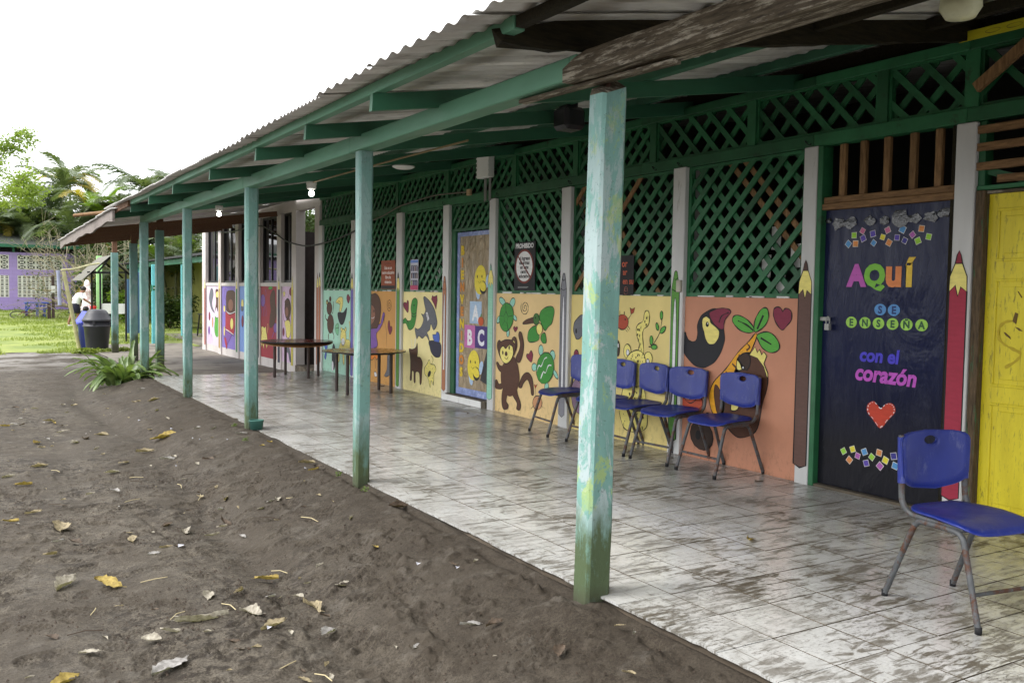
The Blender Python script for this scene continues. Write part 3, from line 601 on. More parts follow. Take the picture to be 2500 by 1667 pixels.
MURALS = [["or","painted_toucan",[["black",5,1,1,[3050,1047,3020,1092,2986,1124,2966,1085,2934,1053,2885,1044,2845,1058,2823,1111,2829,1195,2792,1272,2700,1326,2596,1349,2543,1316,2499,1172,2483,1100,2499,1026,2553,932,2629,862,2734,821,2843,832,2942,886,3015,958]],
["maroon",5,1,1,[2679,1312,2596,1347,2506,1356,2442,1348,2414,1328,2440,1296,2477,1263,2494,1222,2499,1176,2550,1174,2616,1213,2664,1266]],
["K",7,1,0,[2441,1319,2523,1289,2556,1229]],
["pale",5,1,1,[2770,1235,2751,1268,2711,1276,2671,1257,2650,1221,2576,1178,2546,1142,2560,1087,2603,1043,2662,1031,2709,1061,2739,1134,2764,1189]],
["K",0,0,1,[2681,1209,2682,1198,2687,1190,2695,1185,2704,1185,2712,1189,2718,1197,2721,1207,2719,1217,2714,1226,2706,1230,2697,1231,2689,1226,2683,1219]],
["white",0,0,1,[2689,1216,2689,1212,2691,1210,2694,1208,2697,1208,2699,1210,2701,1212,2702,1215,2702,1218,2700,1221,2697,1223,2694,1223,2692,1221,2690,1219]]]],
["or","painted_palm",[["gold",5,1,1,[2127,1153,2199,1082,2322,981,2460,829,2604,702,2655,580,2628,466,2564,386,2496,385,2461,504,2452,620,2364,742,2218,923,2113,1114]],
["umber",9,1,0,[2218,1066,2185,1036,2221,1006]],
["umber",9,1,0,[2308,963,2274,928]],
["umber",9,1,0,[2383,883,2330,849]],
["umber",9,1,0,[2459,810,2418,776]],
["umber",3,1,1,[2576,685,2519,632,2514,498,2539,428,2575,511,2595,625]],
["leaf",5,1,1,[2389,1241,2381,1288,2322,1299,2232,1271,2159,1218,2138,1175,2202,1155,2304,1175]],
["K",8,1,0,[2328,1253,2230,1223,2148,1178]],
["leaf",5,1,1,[2133,1168,2136,1250,2097,1324,2050,1365,2002,1363,1983,1300,2009,1236,2067,1189]],
["K",8,1,0,[2041,1308,2104,1191]],
["leaf",5,1,1,[2102,1142,2006,1173,1922,1150,1861,1082,1870,1028,1952,1005,2037,1036,2088,1097]],
["K",8,1,0,[2062,1120,1943,1072]]]],
["or","painted_heart",[["maroon",5,1,1,[1838,1195,1903,1249,1933,1311,1931,1359,1896,1380,1856,1370,1837,1344,1815,1367,1781,1368,1746,1343,1743,1281,1786,1232]]]],
["or","painted_parrot",[["umber",5,1,1,[2320,934,2220,988,2095,959,2007,884,1971,778,1986,686,2029,554,2071,365,2167,287,2293,259,2386,303,2483,386,2541,495,2415,700,2342,839]],
["pale",5,0,1,[2182,972,2123,1043,2096,996,2073,1024,2047,981,2024,1006,1991,975,2020,910,1973,832,1979,792,2019,883,2094,950]],
["brown",5,1,1,[2307,935,2245,981,2182,962,2174,898,2214,840,2262,882]],
["pale",5,1,1,[2325,915,2288,890,2265,841,2321,837]],
["K",0,0,1,[2228,857,2229,849,2234,842,2241,838,2249,837,2256,840,2261,846,2263,854,2262,863,2257,869,2250,874,2242,874,2235,871,2230,865]],
["white",0,0,1,[2243,860,2244,856,2246,852,2249,850,2252,850,2255,851,2257,854,2258,858,2258,863,2256,866,2253,868,2249,868,2246,867,2244,864]],
["pale",5,1,1,[2358,573,2292,552,2303,494,2380,485]]]],
["or","painted_crab",[["rust",5,1,1,[3044,539,2924,512,2795,565,2736,512,2775,409,2889,371,3009,411,3063,476]],
["K",5,1,0,[3056,456,2995,443]],
["K",5,1,0,[2735,483,2776,448]],
["K",5,1,0,[2968,507,2893,485,2822,523]]]],
["or","painted_mole",[["umber",5,0,1,[2633,383,2636,364,2645,348,2659,338,2675,335,2690,342,2701,356,2705,374,2702,393,2693,409,2679,419,2663,421,2648,415,2637,401]],
["brown",5,0,1,[2604,261,2589,203,2603,148,2642,104,2701,82,2767,85,2828,113,2871,162,2887,221,2872,278,2831,321,2771,343,2705,338,2645,309]],
["tan",3,0,1,[2784,285,2739,291,2763,321]],
["K",0,0,1,[2747,214,2750,195,2759,178,2772,168,2787,166,2801,172,2812,186,2816,204,2813,224,2804,240,2791,251,2775,253,2761,246,2751,233]]]],
["ye","painted_crab",[["rust",5,0,1,[3825,1188,3833,1155,3858,1128,3896,1111,3939,1110,3978,1123,4006,1148,4017,1181,4009,1215,3982,1243,3944,1259,3901,1260,3862,1246,3835,1221]],
["K",6,1,0,[3963,1260,3965,1297]],
["K",6,1,0,[3892,1259,3893,1290]],
["K",5,1,0,[3827,1219,3784,1262]],
["rust",4,0,1,[3784,1267,3803,1334,3770,1314,3726,1335,3744,1284]],
["K",4,1,0,[3830,1149,3795,1117]],
["K",4,1,0,[3846,1130,3811,1101]],
["K",4,1,0,[3870,1117,3836,1089]],
["K",0,0,1,[3992,1214,3993,1209,3995,1206,3999,1203,4003,1203,4006,1205,4009,1209,4010,1213,4009,1218,4007,1222,4003,1224,3999,1224,3996,1222,3993,1218]],
["K",0,0,1,[3865,1213,3866,1208,3868,1205,3872,1203,3875,1202,3879,1204,3881,1208,3882,1212,3881,1217,3879,1221,3876,1223,3872,1223,3869,1221,3866,1217]]]],
["ye","painted_leopard",[["pale",5,1,1,[3658,918,3644,980,3687,1060,3698,1131,3667,1173,3596,1207,3580,1278,3552,1307,3517,1300,3500,1250,3516,1169,3585,1126,3599,1074,3588,994,3577,893,3615,860]],
["pale",5,1,1,[3838,698,3883,537,3913,429,3943,310,3887,169,3817,115,3653,116,3511,177,3500,321,3529,470,3557,569,3594,718]],
["pale",5,0,1,[3771,901,3776,869,3791,843,3813,827,3839,825,3863,838,3881,862,3887,894,3883,926,3867,952,3844,967,3819,969,3795,956,3778,932]],
["white",4,0,1,[3797,889,3799,875,3805,864,3814,857,3824,857,3834,862,3841,872,3844,886,3842,900,3836,911,3827,917,3816,918,3807,913,3800,902]],
["pale",5,0,1,[3442,851,3447,823,3463,799,3488,784,3515,782,3541,793,3559,814,3567,843,3562,872,3545,896,3520,910,3492,912,3467,901,3449,879]],
["white",4,0,1,[3484,823,3486,813,3492,804,3500,798,3510,798,3519,802,3525,810,3528,820,3526,831,3520,840,3512,845,3502,845,3493,841,3487,833]],
["pale",5,1,1,[3843,813,3762,891,3650,919,3560,874,3534,804,3514,705,3573,588,3783,557,3854,676]],
["K",6,1,0,[3760,841,3763,819]],
["K",6,1,0,[3654,883,3666,858]],
["K",6,1,0,[3755,864,3741,845]],
["K",6,1,0,[3596,858,3592,842]],
["K",6,1,0,[3649,826,3648,802]],
["K",6,1,0,[3642,884,3634,863]],
["K",6,1,0,[3744,880,3733,860]],
["K",6,1,0,[3627,827,3620,802]],
["K",6,1,0,[3716,826,3716,800]],
["K",6,1,0,[3585,885,3594,868]],
["K",6,1,0,[3561,863,3557,845]],
["K",6,1,0,[3686,858,3689,836]],
["K",6,1,0,[3663,822,3658,797]],
["K",6,1,0,[3589,821,3584,805]],
["K",6,1,0,[3573,182,3562,162]],
["K",6,1,0,[3633,453,3623,432]],
["K",6,1,0,[3781,492,3771,466]],
["K",6,1,0,[3840,208,3842,191]],
["K",6,1,0,[3769,229,3758,215]],
["K",6,1,0,[3668,510,3662,493]],
["K",6,1,0,[3566,177,3565,150]],
["K",6,1,0,[3773,488,3769,473]],
["K",6,1,0,[3807,360,3804,344]],
["K",6,1,0,[3855,181,3859,153]],
["K",6,1,0,[3569,398,3569,377]],
["K",6,1,0,[3651,308,3649,286]],
["K",6,1,0,[3553,353,3554,329]],
["K",6,1,0,[3795,402,3781,382]],
["K",6,1,0,[3691,521,3693,499]],
["K",6,1,0,[3867,275,3862,260]],
["K",6,1,0,[3658,355,3653,337]],
["K",6,1,0,[3628,258,3640,242]],
["K",6,1,0,[3635,174,3641,153]],
["K",6,1,0,[3672,408,3675,389]],
["K",6,1,0,[3745,297,3750,277]],
["K",6,1,0,[3615,522,3613,499]],
["K",6,1,0,[3770,434,3762,417]],
["K",6,1,0,[3810,349,3804,334]],
["K",6,1,0,[3765,393,3755,374]],
["K",6,1,0,[3586,473,3589,450]],
["K",6,1,0,[3572,371,3578,354]],
["K",6,1,0,[3695,454,3687,430]],
["K",6,1,0,[3814,408,3805,386]],
["K",6,1,0,[3600,407,3609,388]],
["K",6,1,0,[3605,433,3608,414]],
["K",6,1,0,[3730,368,3718,353]],
["K",6,1,0,[3867,150,3856,125]],
["K",6,1,0,[3718,168,3706,152]],
["K",6,1,0,[3613,224,3609,203]],
["K",6,1,0,[3776,389,3783,372]],
["K",6,1,0,[3674,420,3665,406]],
["K",6,1,0,[3562,283,3551,259]],
["K",6,1,0,[3565,325,3577,300]],
["K",6,1,0,[3817,400,3812,379]],
["K",6,1,0,[3534,1249,3540,1227]],
["K",6,1,0,[3561,1213,3567,1190]],
["K",6,1,0,[3540,1183,3545,1161]],
["K",6,1,0,[3618,1155,3624,1132]],
["K",6,1,0,[3665,1133,3671,1110]],
["K",6,1,0,[3641,1129,3647,1106]],
["K",6,1,0,[3668,1081,3674,1059]],
["K",6,1,0,[3636,1073,3641,1050]],
["K",6,1,0,[3654,1031,3659,1008]],
["K",6,1,0,[3620,992,3626,969]],
["K",6,1,0,[3638,965,3644,943]],
["K",6,1,0,[3605,937,3611,914]]]],
["ye","painted_sprig",[["K",5,1,0,[3508,963,3454,976,3351,1096,3318,1226]],
["leaf",5,0,1,[3305,1271,3306,1253,3312,1238,3320,1230,3329,1230,3338,1237,3344,1252,3347,1270,3346,1288,3340,1302,3332,1311,3323,1311,3314,1303,3308,1289]],
["leaf",5,0,1,[3360,1163,3357,1146,3359,1133,3365,1124,3374,1123,3385,1129,3395,1140,3402,1156,3405,1172,3403,1186,3397,1194,3387,1196,3377,1190,3367,1178]],
["leaf",5,0,1,[3275,1123,3292,1109,3310,1100,3327,1098,3338,1102,3341,1113,3337,1128,3325,1143,3308,1157,3289,1166,3273,1168,3262,1163,3258,1153,3263,1138]],
["leaf",5,0,1,[3440,1027,3442,1007,3448,990,3457,981,3467,980,3477,989,3484,1004,3487,1024,3485,1045,3480,1061,3471,1070,3460,1071,3451,1062,3444,1047]],
["leaf",5,0,1,[3375,968,3379,957,3391,948,3408,942,3427,941,3444,945,3457,952,3461,963,3457,973,3446,982,3429,988,3409,989,3392,985,3380,978]]]],
["ye","painted_dolphin",[["slate",5,1,1,[4609,1238,4675,1214,4751,1155,4774,1075,4736,998,4696,972,4639,992,4527,1086,4456,1199]],
["K",0,0,1,[4703,1062,4704,1049,4708,1039,4714,1034,4721,1033,4728,1039,4732,1048,4734,1060,4733,1073,4729,1082,4723,1088,4716,1088,4710,1083,4705,1074]]]],
["ye","painted_octopus",[["maroon",5,0,1,[4667,811,4671,787,4682,768,4699,756,4718,755,4735,764,4748,782,4753,805,4750,829,4738,849,4721,860,4702,861,4685,852,4672,834]],
["maroon",5,0,1,[4731,739,4734,719,4745,702,4760,693,4778,691,4794,699,4805,714,4810,733,4807,753,4796,770,4781,780,4763,781,4747,773,4736,758]],
["mauve",5,1,1,[4681,540,4758,499,4795,416,4783,337,4729,218,4592,189,4542,418]]]],
["ye","painted_mouse",[["brown",5,0,1,[3951,921,3953,887,3960,859,3972,843,3986,842,3999,856,4008,883,4013,917,4011,952,4003,980,3991,996,3978,997,3965,982,3955,955]],
["white",3,0,1,[3967,946,3968,936,3971,928,3976,923,3981,923,3986,927,3990,935,3991,945,3991,955,3988,963,3983,968,3978,969,3973,964,3969,956]]]],
["mo","painted_turtle",[["teal",5,0,1,[6243,1369,6225,1348,6220,1327,6230,1312,6252,1305,6284,1307,6317,1319,6346,1337,6365,1359,6370,1379,6360,1395,6337,1402,6305,1399,6272,1387]],
["teal",5,0,1,[5999,1333,6016,1309,6042,1291,6070,1282,6095,1285,6112,1299,6118,1321,6111,1347,6093,1371,6068,1390,6040,1398,6015,1395,5998,1381,5992,1359]],
["teal",5,0,1,[6333,1123,6350,1104,6373,1089,6395,1083,6413,1085,6424,1097,6424,1115,6415,1135,6397,1155,6375,1169,6352,1176,6334,1173,6324,1161,6323,1144]],
["teal",5,0,1,[5964,1174,5950,1158,5945,1143,5950,1133,5964,1128,5984,1130,6007,1139,6027,1152,6042,1168,6047,1183,6042,1194,6028,1198,6007,1196,5985,1187]],
["teal",5,0,1,[6114,981,6117,958,6125,939,6138,928,6153,927,6167,937,6177,955,6181,978,6178,1002,6170,1021,6157,1032,6142,1033,6128,1023,6118,1005]],
["leafd",5,1,1,[6200,1337,6074,1303,6022,1209,6047,1091,6148,1001,6254,997,6342,1069,6346,1200,6293,1293]],
["K",4,0,0,[6197,1236,6145,1173,6172,1097,6228,1117,6246,1181,6197,1236]],
["K",4,1,0,[6197,1236,6209,1329]],
["K",4,1,0,[6145,1173,6038,1187]],
["K",4,1,0,[6172,1097,6140,1012]],
["K",4,1,0,[6246,1170,6332,1179]],
["K",4,1,0,[6228,1117,6302,1045]]]],
["mo","painted_spiral",[["K",5,1,0,[5769,1282,5774,1279,5782,1280,5788,1287,5790,1298,5783,1309,5770,1315,5753,1313,5739,1301,5734,1282,5741,1262,5761,1248,5788,1247,5812,1260,5825,1286,5821,1317,5798,1341,5764,1349,5728,1338,5703,1309,5699,1270,5719,1233,5759,1213,5806,1216,5846,1245,5863,1291,5849,1340]]]],
["mo","painted_hummingbird",[["leafd",5,1,1,[5459,1184,5424,1256,5333,1299,5206,1315,5151,1273,5166,1193,5200,1122,5271,1080,5325,1037,5381,1075,5420,1124]],
["leafd",5,1,1,[5513,1084,5608,1066,5684,1011,5700,927,5641,889,5470,919,5453,981,5511,1029]],
["leafd",5,1,1,[5397,994,5324,1007,5302,908,5364,894,5414,932]],
["umber",5,1,1,[5561,1177,5688,1160,5793,1121,5800,1094,5667,1105,5545,1124]],
["olive",5,0,1,[5451,1164,5457,1135,5474,1111,5499,1097,5528,1096,5554,1108,5573,1131,5580,1160,5575,1189,5557,1213,5532,1227,5503,1228,5477,1216,5459,1193]],
["pale",5,0,1,[5381,1055,5386,1026,5403,1002,5428,988,5456,986,5482,998,5501,1021,5508,1050,5503,1079,5485,1103,5460,1117,5432,1118,5406,1106,5388,1084]],
["K",0,0,1,[5520,1178,5521,1173,5524,1168,5528,1166,5533,1166,5538,1168,5541,1172,5542,1177,5541,1183,5538,1187,5534,1190,5529,1190,5524,1187,5521,1183]]]],
["mo","painted_heart",[["maroon",4,1,1,[5982,994,6025,1039,6001,1061,5972,1045,5944,1059,5927,1039]]]],
["mo","painted_heart",[["maroon",5,1,1,[5614,659,5713,708,5714,744,5664,753,5645,775,5611,792,5578,738]]]],
["mo","painted_monkey",[["umber",5,1,1,[5881,348,5824,459,5727,530,5629,517,5569,440,5545,297,5594,282,5624,372,5685,446,5763,411,5820,343]],
["umber",5,1,1,[6275,288,6405,275,6450,315,6430,379,6386,376,6341,336,6256,355]],
["umber",5,1,1,[6253,279,6270,114,6225,42,6140,52,6112,99,6164,147,6146,236]],
["umber",5,1,1,[6021,248,5915,153,5921,78,5852,75,5826,142,5898,261,5941,321]],
["umber",5,1,1,[5952,681,5875,792,5865,877,5900,959,5873,1003,5829,984,5786,881,5794,755,5870,634]],
["umber",5,1,1,[6238,477,6346,511,6414,583,6384,607,6327,568,6240,553]],
["umber",0,1,1,[6221,608,6283,538,6300,417,6254,290,6124,216,6020,227,5920,301,5863,434,5888,559,5931,640,6014,698]],
["umber",5,0,1,[6295,810,6299,780,6313,754,6333,740,6356,738,6377,750,6393,774,6399,804,6394,835,6381,860,6360,875,6337,876,6316,863,6301,840]],
["umber",5,0,1,[5929,852,5934,813,5951,781,5977,763,6006,761,6033,776,6052,806,6060,845,6055,884,6037,916,6011,935,5982,936,5956,920,5937,890]],
["pale",3,0,1,[6308,798,6310,781,6316,767,6327,759,6338,758,6349,765,6356,778,6359,795,6357,813,6351,827,6340,835,6329,835,6318,828,6311,815]],
["pale",3,0,1,[5969,839,5972,817,5982,799,5996,788,6013,787,6028,796,6039,813,6043,835,6040,858,6030,876,6016,887,5999,888,5984,878,5974,861]],
["umber",5,1,1,[6376,783,6314,853,6166,893,6041,889,5957,830,5975,743,6096,650,6264,638,6344,709]],
["pale",5,1,1,[6311,765,6248,813,6184,784,6101,832,6026,815,6007,741,6062,652,6178,601,6273,637,6318,710]],
["K",0,0,1,[6233,731,6234,720,6239,710,6245,705,6253,705,6260,709,6265,718,6267,729,6266,740,6261,750,6254,755,6247,756,6240,751,6235,742]],
["K",0,0,1,[6084,801,6085,790,6089,780,6096,775,6103,775,6110,779,6115,788,6117,799,6116,810,6111,819,6105,825,6097,825,6090,821,6086,812]],
["umber",3,0,1,[6140,722,6142,711,6150,701,6162,695,6175,695,6187,699,6195,707,6198,718,6196,730,6188,739,6176,745,6163,746,6151,742,6143,733]],
["K",4,1,0,[6201,675,6159,656,6118,687]]]],
["mo","painted_turtle",[["teal",5,0,1,[5362,813,5366,787,5378,765,5397,752,5419,750,5439,761,5453,781,5459,807,5455,834,5442,856,5423,869,5401,870,5381,860,5367,839]],
["teal",5,0,1,[5117,769,5121,743,5135,721,5156,708,5180,706,5202,716,5218,736,5224,762,5220,788,5205,810,5184,823,5160,824,5138,814,5123,794]],
["teal",5,0,1,[5490,611,5495,591,5509,574,5530,564,5554,562,5575,569,5591,583,5597,603,5592,623,5578,640,5557,650,5533,652,5511,645,5496,630]],
["teal",5,0,1,[5071,572,5055,551,5047,532,5051,519,5063,514,5083,519,5106,532,5128,552,5144,573,5151,592,5148,605,5136,610,5115,605,5092,591]],
["teal",5,0,1,[5231,400,5234,373,5246,351,5263,338,5282,336,5300,346,5313,366,5318,391,5315,418,5303,440,5286,454,5266,455,5249,445,5236,426]],
["leafd",5,0,1,[5131,618,5160,540,5220,475,5298,437,5380,434,5449,467,5491,531,5497,611,5465,692,5403,756,5324,792,5243,793,5176,758,5136,696]],
["white",7,1,0,[5485,566,5442,635,5393,629,5333,714,5278,738]],
["white",7,1,0,[5399,486,5346,571,5302,561,5246,646,5185,655]]]],
["mo","painted_crab",[["tan",5,0,1,[5364,214,5373,178,5400,146,5440,126,5486,120,5527,131,5557,157,5568,191,5559,228,5531,260,5491,280,5445,285,5404,274,5376,248]],
["K",4,1,0,[5506,277,5516,362]],
["rust",3,0,1,[5516,358,5541,411,5502,400,5469,418]],
["K",3,1,0,[5371,173,5314,159]],
["K",3,1,0,[5559,151,5604,115]]]],
["cr","painted_worm",[["leafd",5,1,1,[8902,1314,8831,1356,8742,1349,8712,1294,8738,1195,8753,1089,8804,966,8910,900,9020,903,9114,985,9245,964,9220,1012,9135,1062,9060,1025,8950,1029,8915,1099,8936,1206]],
["K",5,1,0,[8909,1145,8843,1124,8744,1150]],
["K",5,1,0,[8912,1107,8842,1086,8754,1107]],
["K",5,1,0,[9059,1018,9003,973,9020,926]],
["K",0,0,1,[8811,1254,8812,1248,8817,1242,8824,1239,8832,1239,8839,1242,8845,1247,8847,1254,8845,1260,8840,1266,8833,1269,8825,1269,8818,1266,8813,1261]]]],
["cr","painted_heart",[["maroon",5,1,1,[9044,1142,9176,1216,9203,1270,9151,1294,9091,1280,9067,1323,9022,1304,9020,1219]]]],
["cr","painted_heart",[["maroon",5,0,1,[8110,1210,8177,1289,8262,1353,8230,1405,8180,1386,8082,1406,8074,1341]]]],
["cr","painted_shark",[["slate",5,1,1,[8516,1365,8447,1380,8277,1302,8159,1209,8091,1095,8072,1008,8168,924,8235,973,8269,1001,8301,926,8384,878,8332,821,8313,756,8417,832,8536,789,8658,820,8728,771,8792,920,8696,909,8575,959,8508,1067,8579,1139,8510,1126,8443,1188,8479,1276]],
["white",4,0,1,[8435,1158,8381,1171,8318,1073,8371,1038]],
["K",4,1,0,[8408,1144,8373,1115,8386,1085,8345,1065]],
["K",6,1,0,[8488,1357,8463,1313]],
["K",6,1,0,[8138,1035,8153,998]]]],
["cr","painted_deer",[["white",9,1,0,[8874,618,8925,761]],
["white",9,1,0,[8796,638,8774,777]],
["umber",5,1,1,[8935,438,8956,529,8987,612,8885,610,8760,641,8709,712,8688,592,8704,515,8598,507,8527,437,8541,315,8554,149,8606,129,8628,278,8751,283,8759,145,8809,141,8823,277,8877,288,8893,164,8947,159,8932,299]]]],
["cr","painted_leopard",[["K",12,1,0,[8228,444,8184,506,8241,561]],
["pale",6,1,0,[8228,444,8184,506,8241,561]],
["pale",5,1,1,[8373,433,8307,497,8255,442,8139,436,8088,367,8152,303,8165,155,8232,208,8263,109,8316,186,8351,242,8437,279,8456,367]],
["K",0,0,1,[8253,297,8269,276,8291,260,8314,251,8335,252,8348,262,8351,279,8344,300,8328,321,8306,337,8283,345,8262,345,8249,335,8246,318]],
["K",4,1,0,[8321,408,8308,397]],
["K",4,1,0,[8204,387,8190,376]],
["K",4,1,0,[8137,378,8124,367]],
["K",4,1,0,[8219,327,8205,316]],
["K",4,1,0,[8200,255,8187,244]],
["K",4,1,0,[8282,203,8269,193]],
["K",4,1,0,[8388,380,8374,369]],
["K",4,1,0,[8182,198,8169,187]]]],
["cr","painted_ship",[["navy",5,1,1,[8307,763,7968,753,7958,580,8093,549,8226,591,8294,676]],
["blue",5,0,1,[8191,806,8209,857,8101,862,8085,899,8030,901,7997,867,7986,809,8001,758,8147,765]]]],
["mu","painted_girl",[["skin",14,1,0,[10280,408,10255,226]],
["white",4,1,1,[10305,147,10245,168,10188,106,10274,91]],
["orange",5,1,1,[10928,538,10391,569,10132,451,10215,363,10280,408,10387,350,10652,349,10970,309]],
["purple",5,1,1,[10751,822,10100,932,10039,984,9959,1117,9896,1086,9976,953,10098,850,10232,761,10211,563,10928,503,10886,730]],
["umber",5,1,1,[10400,1398,10280,1416,10130,1360,10057,1246,10062,1114,10101,982,10183,879,10311,858,10662,843,10822,957,10871,1162,10761,1335,10584,1405]],
["skin",5,0,1,[10264,1084,10285,1011,10345,951,10435,915,10537,912,10630,941,10695,998,10720,1071,10698,1146,10635,1206,10543,1241,10442,1243,10351,1212,10288,1156]],
["white",5,1,0,[10488,1036,10392,1013,10306,1041]],
["K",0,0,1,[10304,1133,10306,1123,10311,1115,10320,1110,10329,1110,10338,1114,10344,1122,10347,1132,10345,1142,10339,1150,10330,1155,10321,1155,10312,1151,10306,1143]],
["K",3,1,0,[9989,1165,9937,1053,9830,861,9804,570]]]],
["mu","painted_spiral",[["K",5,1,0,[9724,1236,9729,1232,9737,1234,9744,1242,9745,1255,9739,1268,9725,1276,9708,1273,9693,1258,9688,1235,9696,1211,9716,1194,9743,1193,9768,1210,9781,1241,9777,1278,9754,1308,9718,1318,9682,1304,9657,1268,9653,1220,9674,1176,9714,1151,9762,1156,9802,1191,9819,1248,9805,1307]]]],
["mu","painted_heart",[["maroon",5,1,1,[9688,790,9770,880,9764,977,9712,995,9691,919,9631,915,9610,867]]]],
["mu","painted_dolphin",[["slate",5,1,1,[9896,140,9797,246,9781,442,9681,481,9626,324,9694,173,9814,127]]]],
["mi","painted_bear",[["umber",16,1,0,[12391,706,12433,638,12421,573]],
["umber",16,1,0,[12219,714,12155,652,12164,586]],
["umber",16,1,0,[12464,900,12591,952,12592,1018]],
["umber",14,1,0,[12235,1038,12184,1132,12186,1252]],
["umber",5,0,1,[12158,859,12174,784,12220,723,12288,687,12364,683,12434,714,12483,772,12502,846,12486,922,12438,983,12369,1018,12293,1021,12224,990,12176,932]],
["umber",5,0,1,[12247,1134,12260,1084,12298,1042,12354,1019,12416,1017,12473,1038,12513,1077,12528,1127,12515,1178,12476,1219,12420,1243,12357,1244,12301,1223,12262,1183]],
["umber",5,0,1,[12459,1238,12463,1218,12477,1202,12496,1193,12518,1193,12538,1201,12552,1216,12557,1236,12552,1256,12539,1272,12519,1281,12497,1281,12478,1272,12464,1257]],
["umber",5,0,1,[12298,1296,12302,1277,12316,1261,12335,1252,12356,1252,12376,1260,12389,1275,12395,1295,12390,1314,12377,1330,12358,1339,12336,1339,12317,1331,12303,1315]],
["pale",0,0,1,[12486,1228,12488,1218,12494,1210,12502,1206,12512,1205,12521,1210,12527,1217,12529,1227,12527,1237,12521,1245,12513,1249,12503,1249,12494,1245,12488,1238]]]],
["mi","painted_toucan",[["black",5,1,1,[11963,1063,11709,1070,11531,1161,11559,1039,11656,910,11781,858,11910,919]],
["pale",5,1,1,[12070,1244,11916,1329,11739,1331,11721,1214,11810,1089,11887,1102,11873,1211]],
["K",4,1,0,[12018,1236,11890,1266,11812,1212]]]],
["mi","painted_heart",[["maroon",5,1,1,[11464,1237,11539,1307,11525,1369,11467,1388,11427,1362,11378,1336,11402,1282]]]],
["mi","painted_hat",[["leafp",5,1,1,[12089,821,11934,873,11931,681,12061,711]],
["K",4,1,0,[12073,785,11908,801]]]],
["mi","painted_leopard",[["K",20,1,0,[11414,616,11378,796,11410,936]],
["pale",13,1,0,[11414,616,11378,796,11410,936]],
["pale",5,1,1,[11826,540,11404,617,11377,441,11373,227,11446,222,11499,415,11622,407,11634,190,11694,204,11748,399,11850,411,11872,227,11924,242]],
["pale",5,0,1,[11552,663,11565,604,11603,555,11658,526,11721,522,11778,545,11818,591,11833,649,11820,709,11782,758,11725,787,11663,789,11606,766,11567,720]],
["pale",5,0,1,[11739,780,11743,764,11754,751,11770,744,11788,743,11804,749,11816,761,11820,777,11816,793,11805,806,11789,814,11771,814,11755,808,11743,796]],
["pale",5,0,1,[11535,789,11538,773,11549,760,11565,753,11583,752,11599,758,11610,770,11614,786,11610,801,11600,814,11584,822,11566,823,11550,816,11539,804]],
["white",5,0,1,[11615,573,11623,545,11644,521,11676,507,11712,505,11745,515,11767,537,11776,565,11768,594,11746,617,11714,632,11679,633,11646,622,11624,601]],
["K",5,1,0,[11696,602,11695,556]],
["K",4,1,0,[11753,716,11743,699]],
["K",4,1,0,[11663,739,11653,721]],
["K",4,1,0,[11603,696,11592,679]],
["K",4,1,0,[11762,662,11752,644]],
["K",4,1,0,[11525,539,11515,522]],
["K",4,1,0,[11451,490,11441,472]],
["K",4,1,0,[11539,448,11528,431]],
["K",4,1,0,[11449,383,11439,365]],
["K",4,1,0,[11656,315,11645,298]]]],
["mi","painted_fish",[["blue",5,1,1,[12650,457,12475,514,12495,390,12563,206,12636,249,12582,366]]]],
["mi","painted_penguin",[["black",5,0,1,[12070,287,12077,186,12101,104,12136,56,12176,53,12213,95,12239,174,12250,275,12242,376,12219,459,12183,505,12143,508,12107,465,12081,386]],
["white",3,0,1,[12162,114,12166,73,12179,40,12198,20,12219,18,12239,35,12252,66,12258,106,12254,147,12241,180,12222,200,12201,201,12181,185,12168,153]]]],
["w1","painted_shark",[["slate",5,1,1,[21383,1436,21155,1415,21093,1265,21248,1069,21131,921,20951,818,21295,895,21478,1043,21570,1216]]]],
["w1","painted_monkey",[["umber",5,1,1,[20842,1417,20579,1418,20449,1335,20536,1187,20407,1105,20581,997,20625,848,20756,972,20916,862,20799,1098,20843,1268]],
["pale",5,0,1,[20510,1293,20526,1258,20569,1229,20632,1213,20702,1212,20765,1227,20809,1255,20825,1289,20809,1325,20765,1353,20701,1369,20631,1370,20568,1355,20525,1327]]]],
["w1","painted_beetle",[["maroon",5,0,1,[21434,718,21443,668,21469,628,21507,605,21548,603,21585,624,21611,663,21620,712,21610,762,21584,802,21547,825,21505,826,21468,805,21443,767]]]],
["w1","painted_beetle",[["tan",5,0,1,[21115,566,21122,507,21142,460,21172,433,21204,432,21233,457,21253,502,21260,561,21252,619,21232,666,21203,693,21170,694,21141,669,21121,623]]]],
["w1","painted_beetle",[["maroon",5,0,1,[20348,834,20356,798,20378,768,20409,751,20443,750,20474,765,20496,794,20503,830,20495,867,20474,897,20443,913,20408,914,20377,899,20356,870]]]],
["w1","painted_frog",[["leaf",5,0,1,[20436,464,20463,353,20541,261,20653,207,20778,201,20891,245,20970,330,20998,441,20969,554,20890,646,20776,699,20650,703,20539,658,20462,572]],
["leaf",5,0,1,[20783,673,20791,647,20814,626,20846,613,20881,612,20913,622,20935,642,20943,668,20935,694,20913,716,20881,729,20845,730,20813,719,20791,699]],
["leaf",5,0,1,[20469,673,20477,647,20499,626,20530,613,20565,612,20596,623,20618,642,20625,668,20618,694,20596,715,20564,728,20530,729,20498,718,20477,698]],
["K",4,1,0,[20713,633,20759,248]],
["leafd",6,1,0,[20706,187,20689,82]]]],
["w1","painted_octopus",[["purple",5,0,1,[21464,346,21475,298,21506,258,21551,235,21601,233,21646,252,21677,289,21688,336,21677,384,21645,424,21600,447,21550,449,21505,430,21475,393]],
["purple",8,1,0,[21614,252,21671,117,21691,-17]],
["purple",8,1,0,[21529,255,21521,124,21540,-8]],
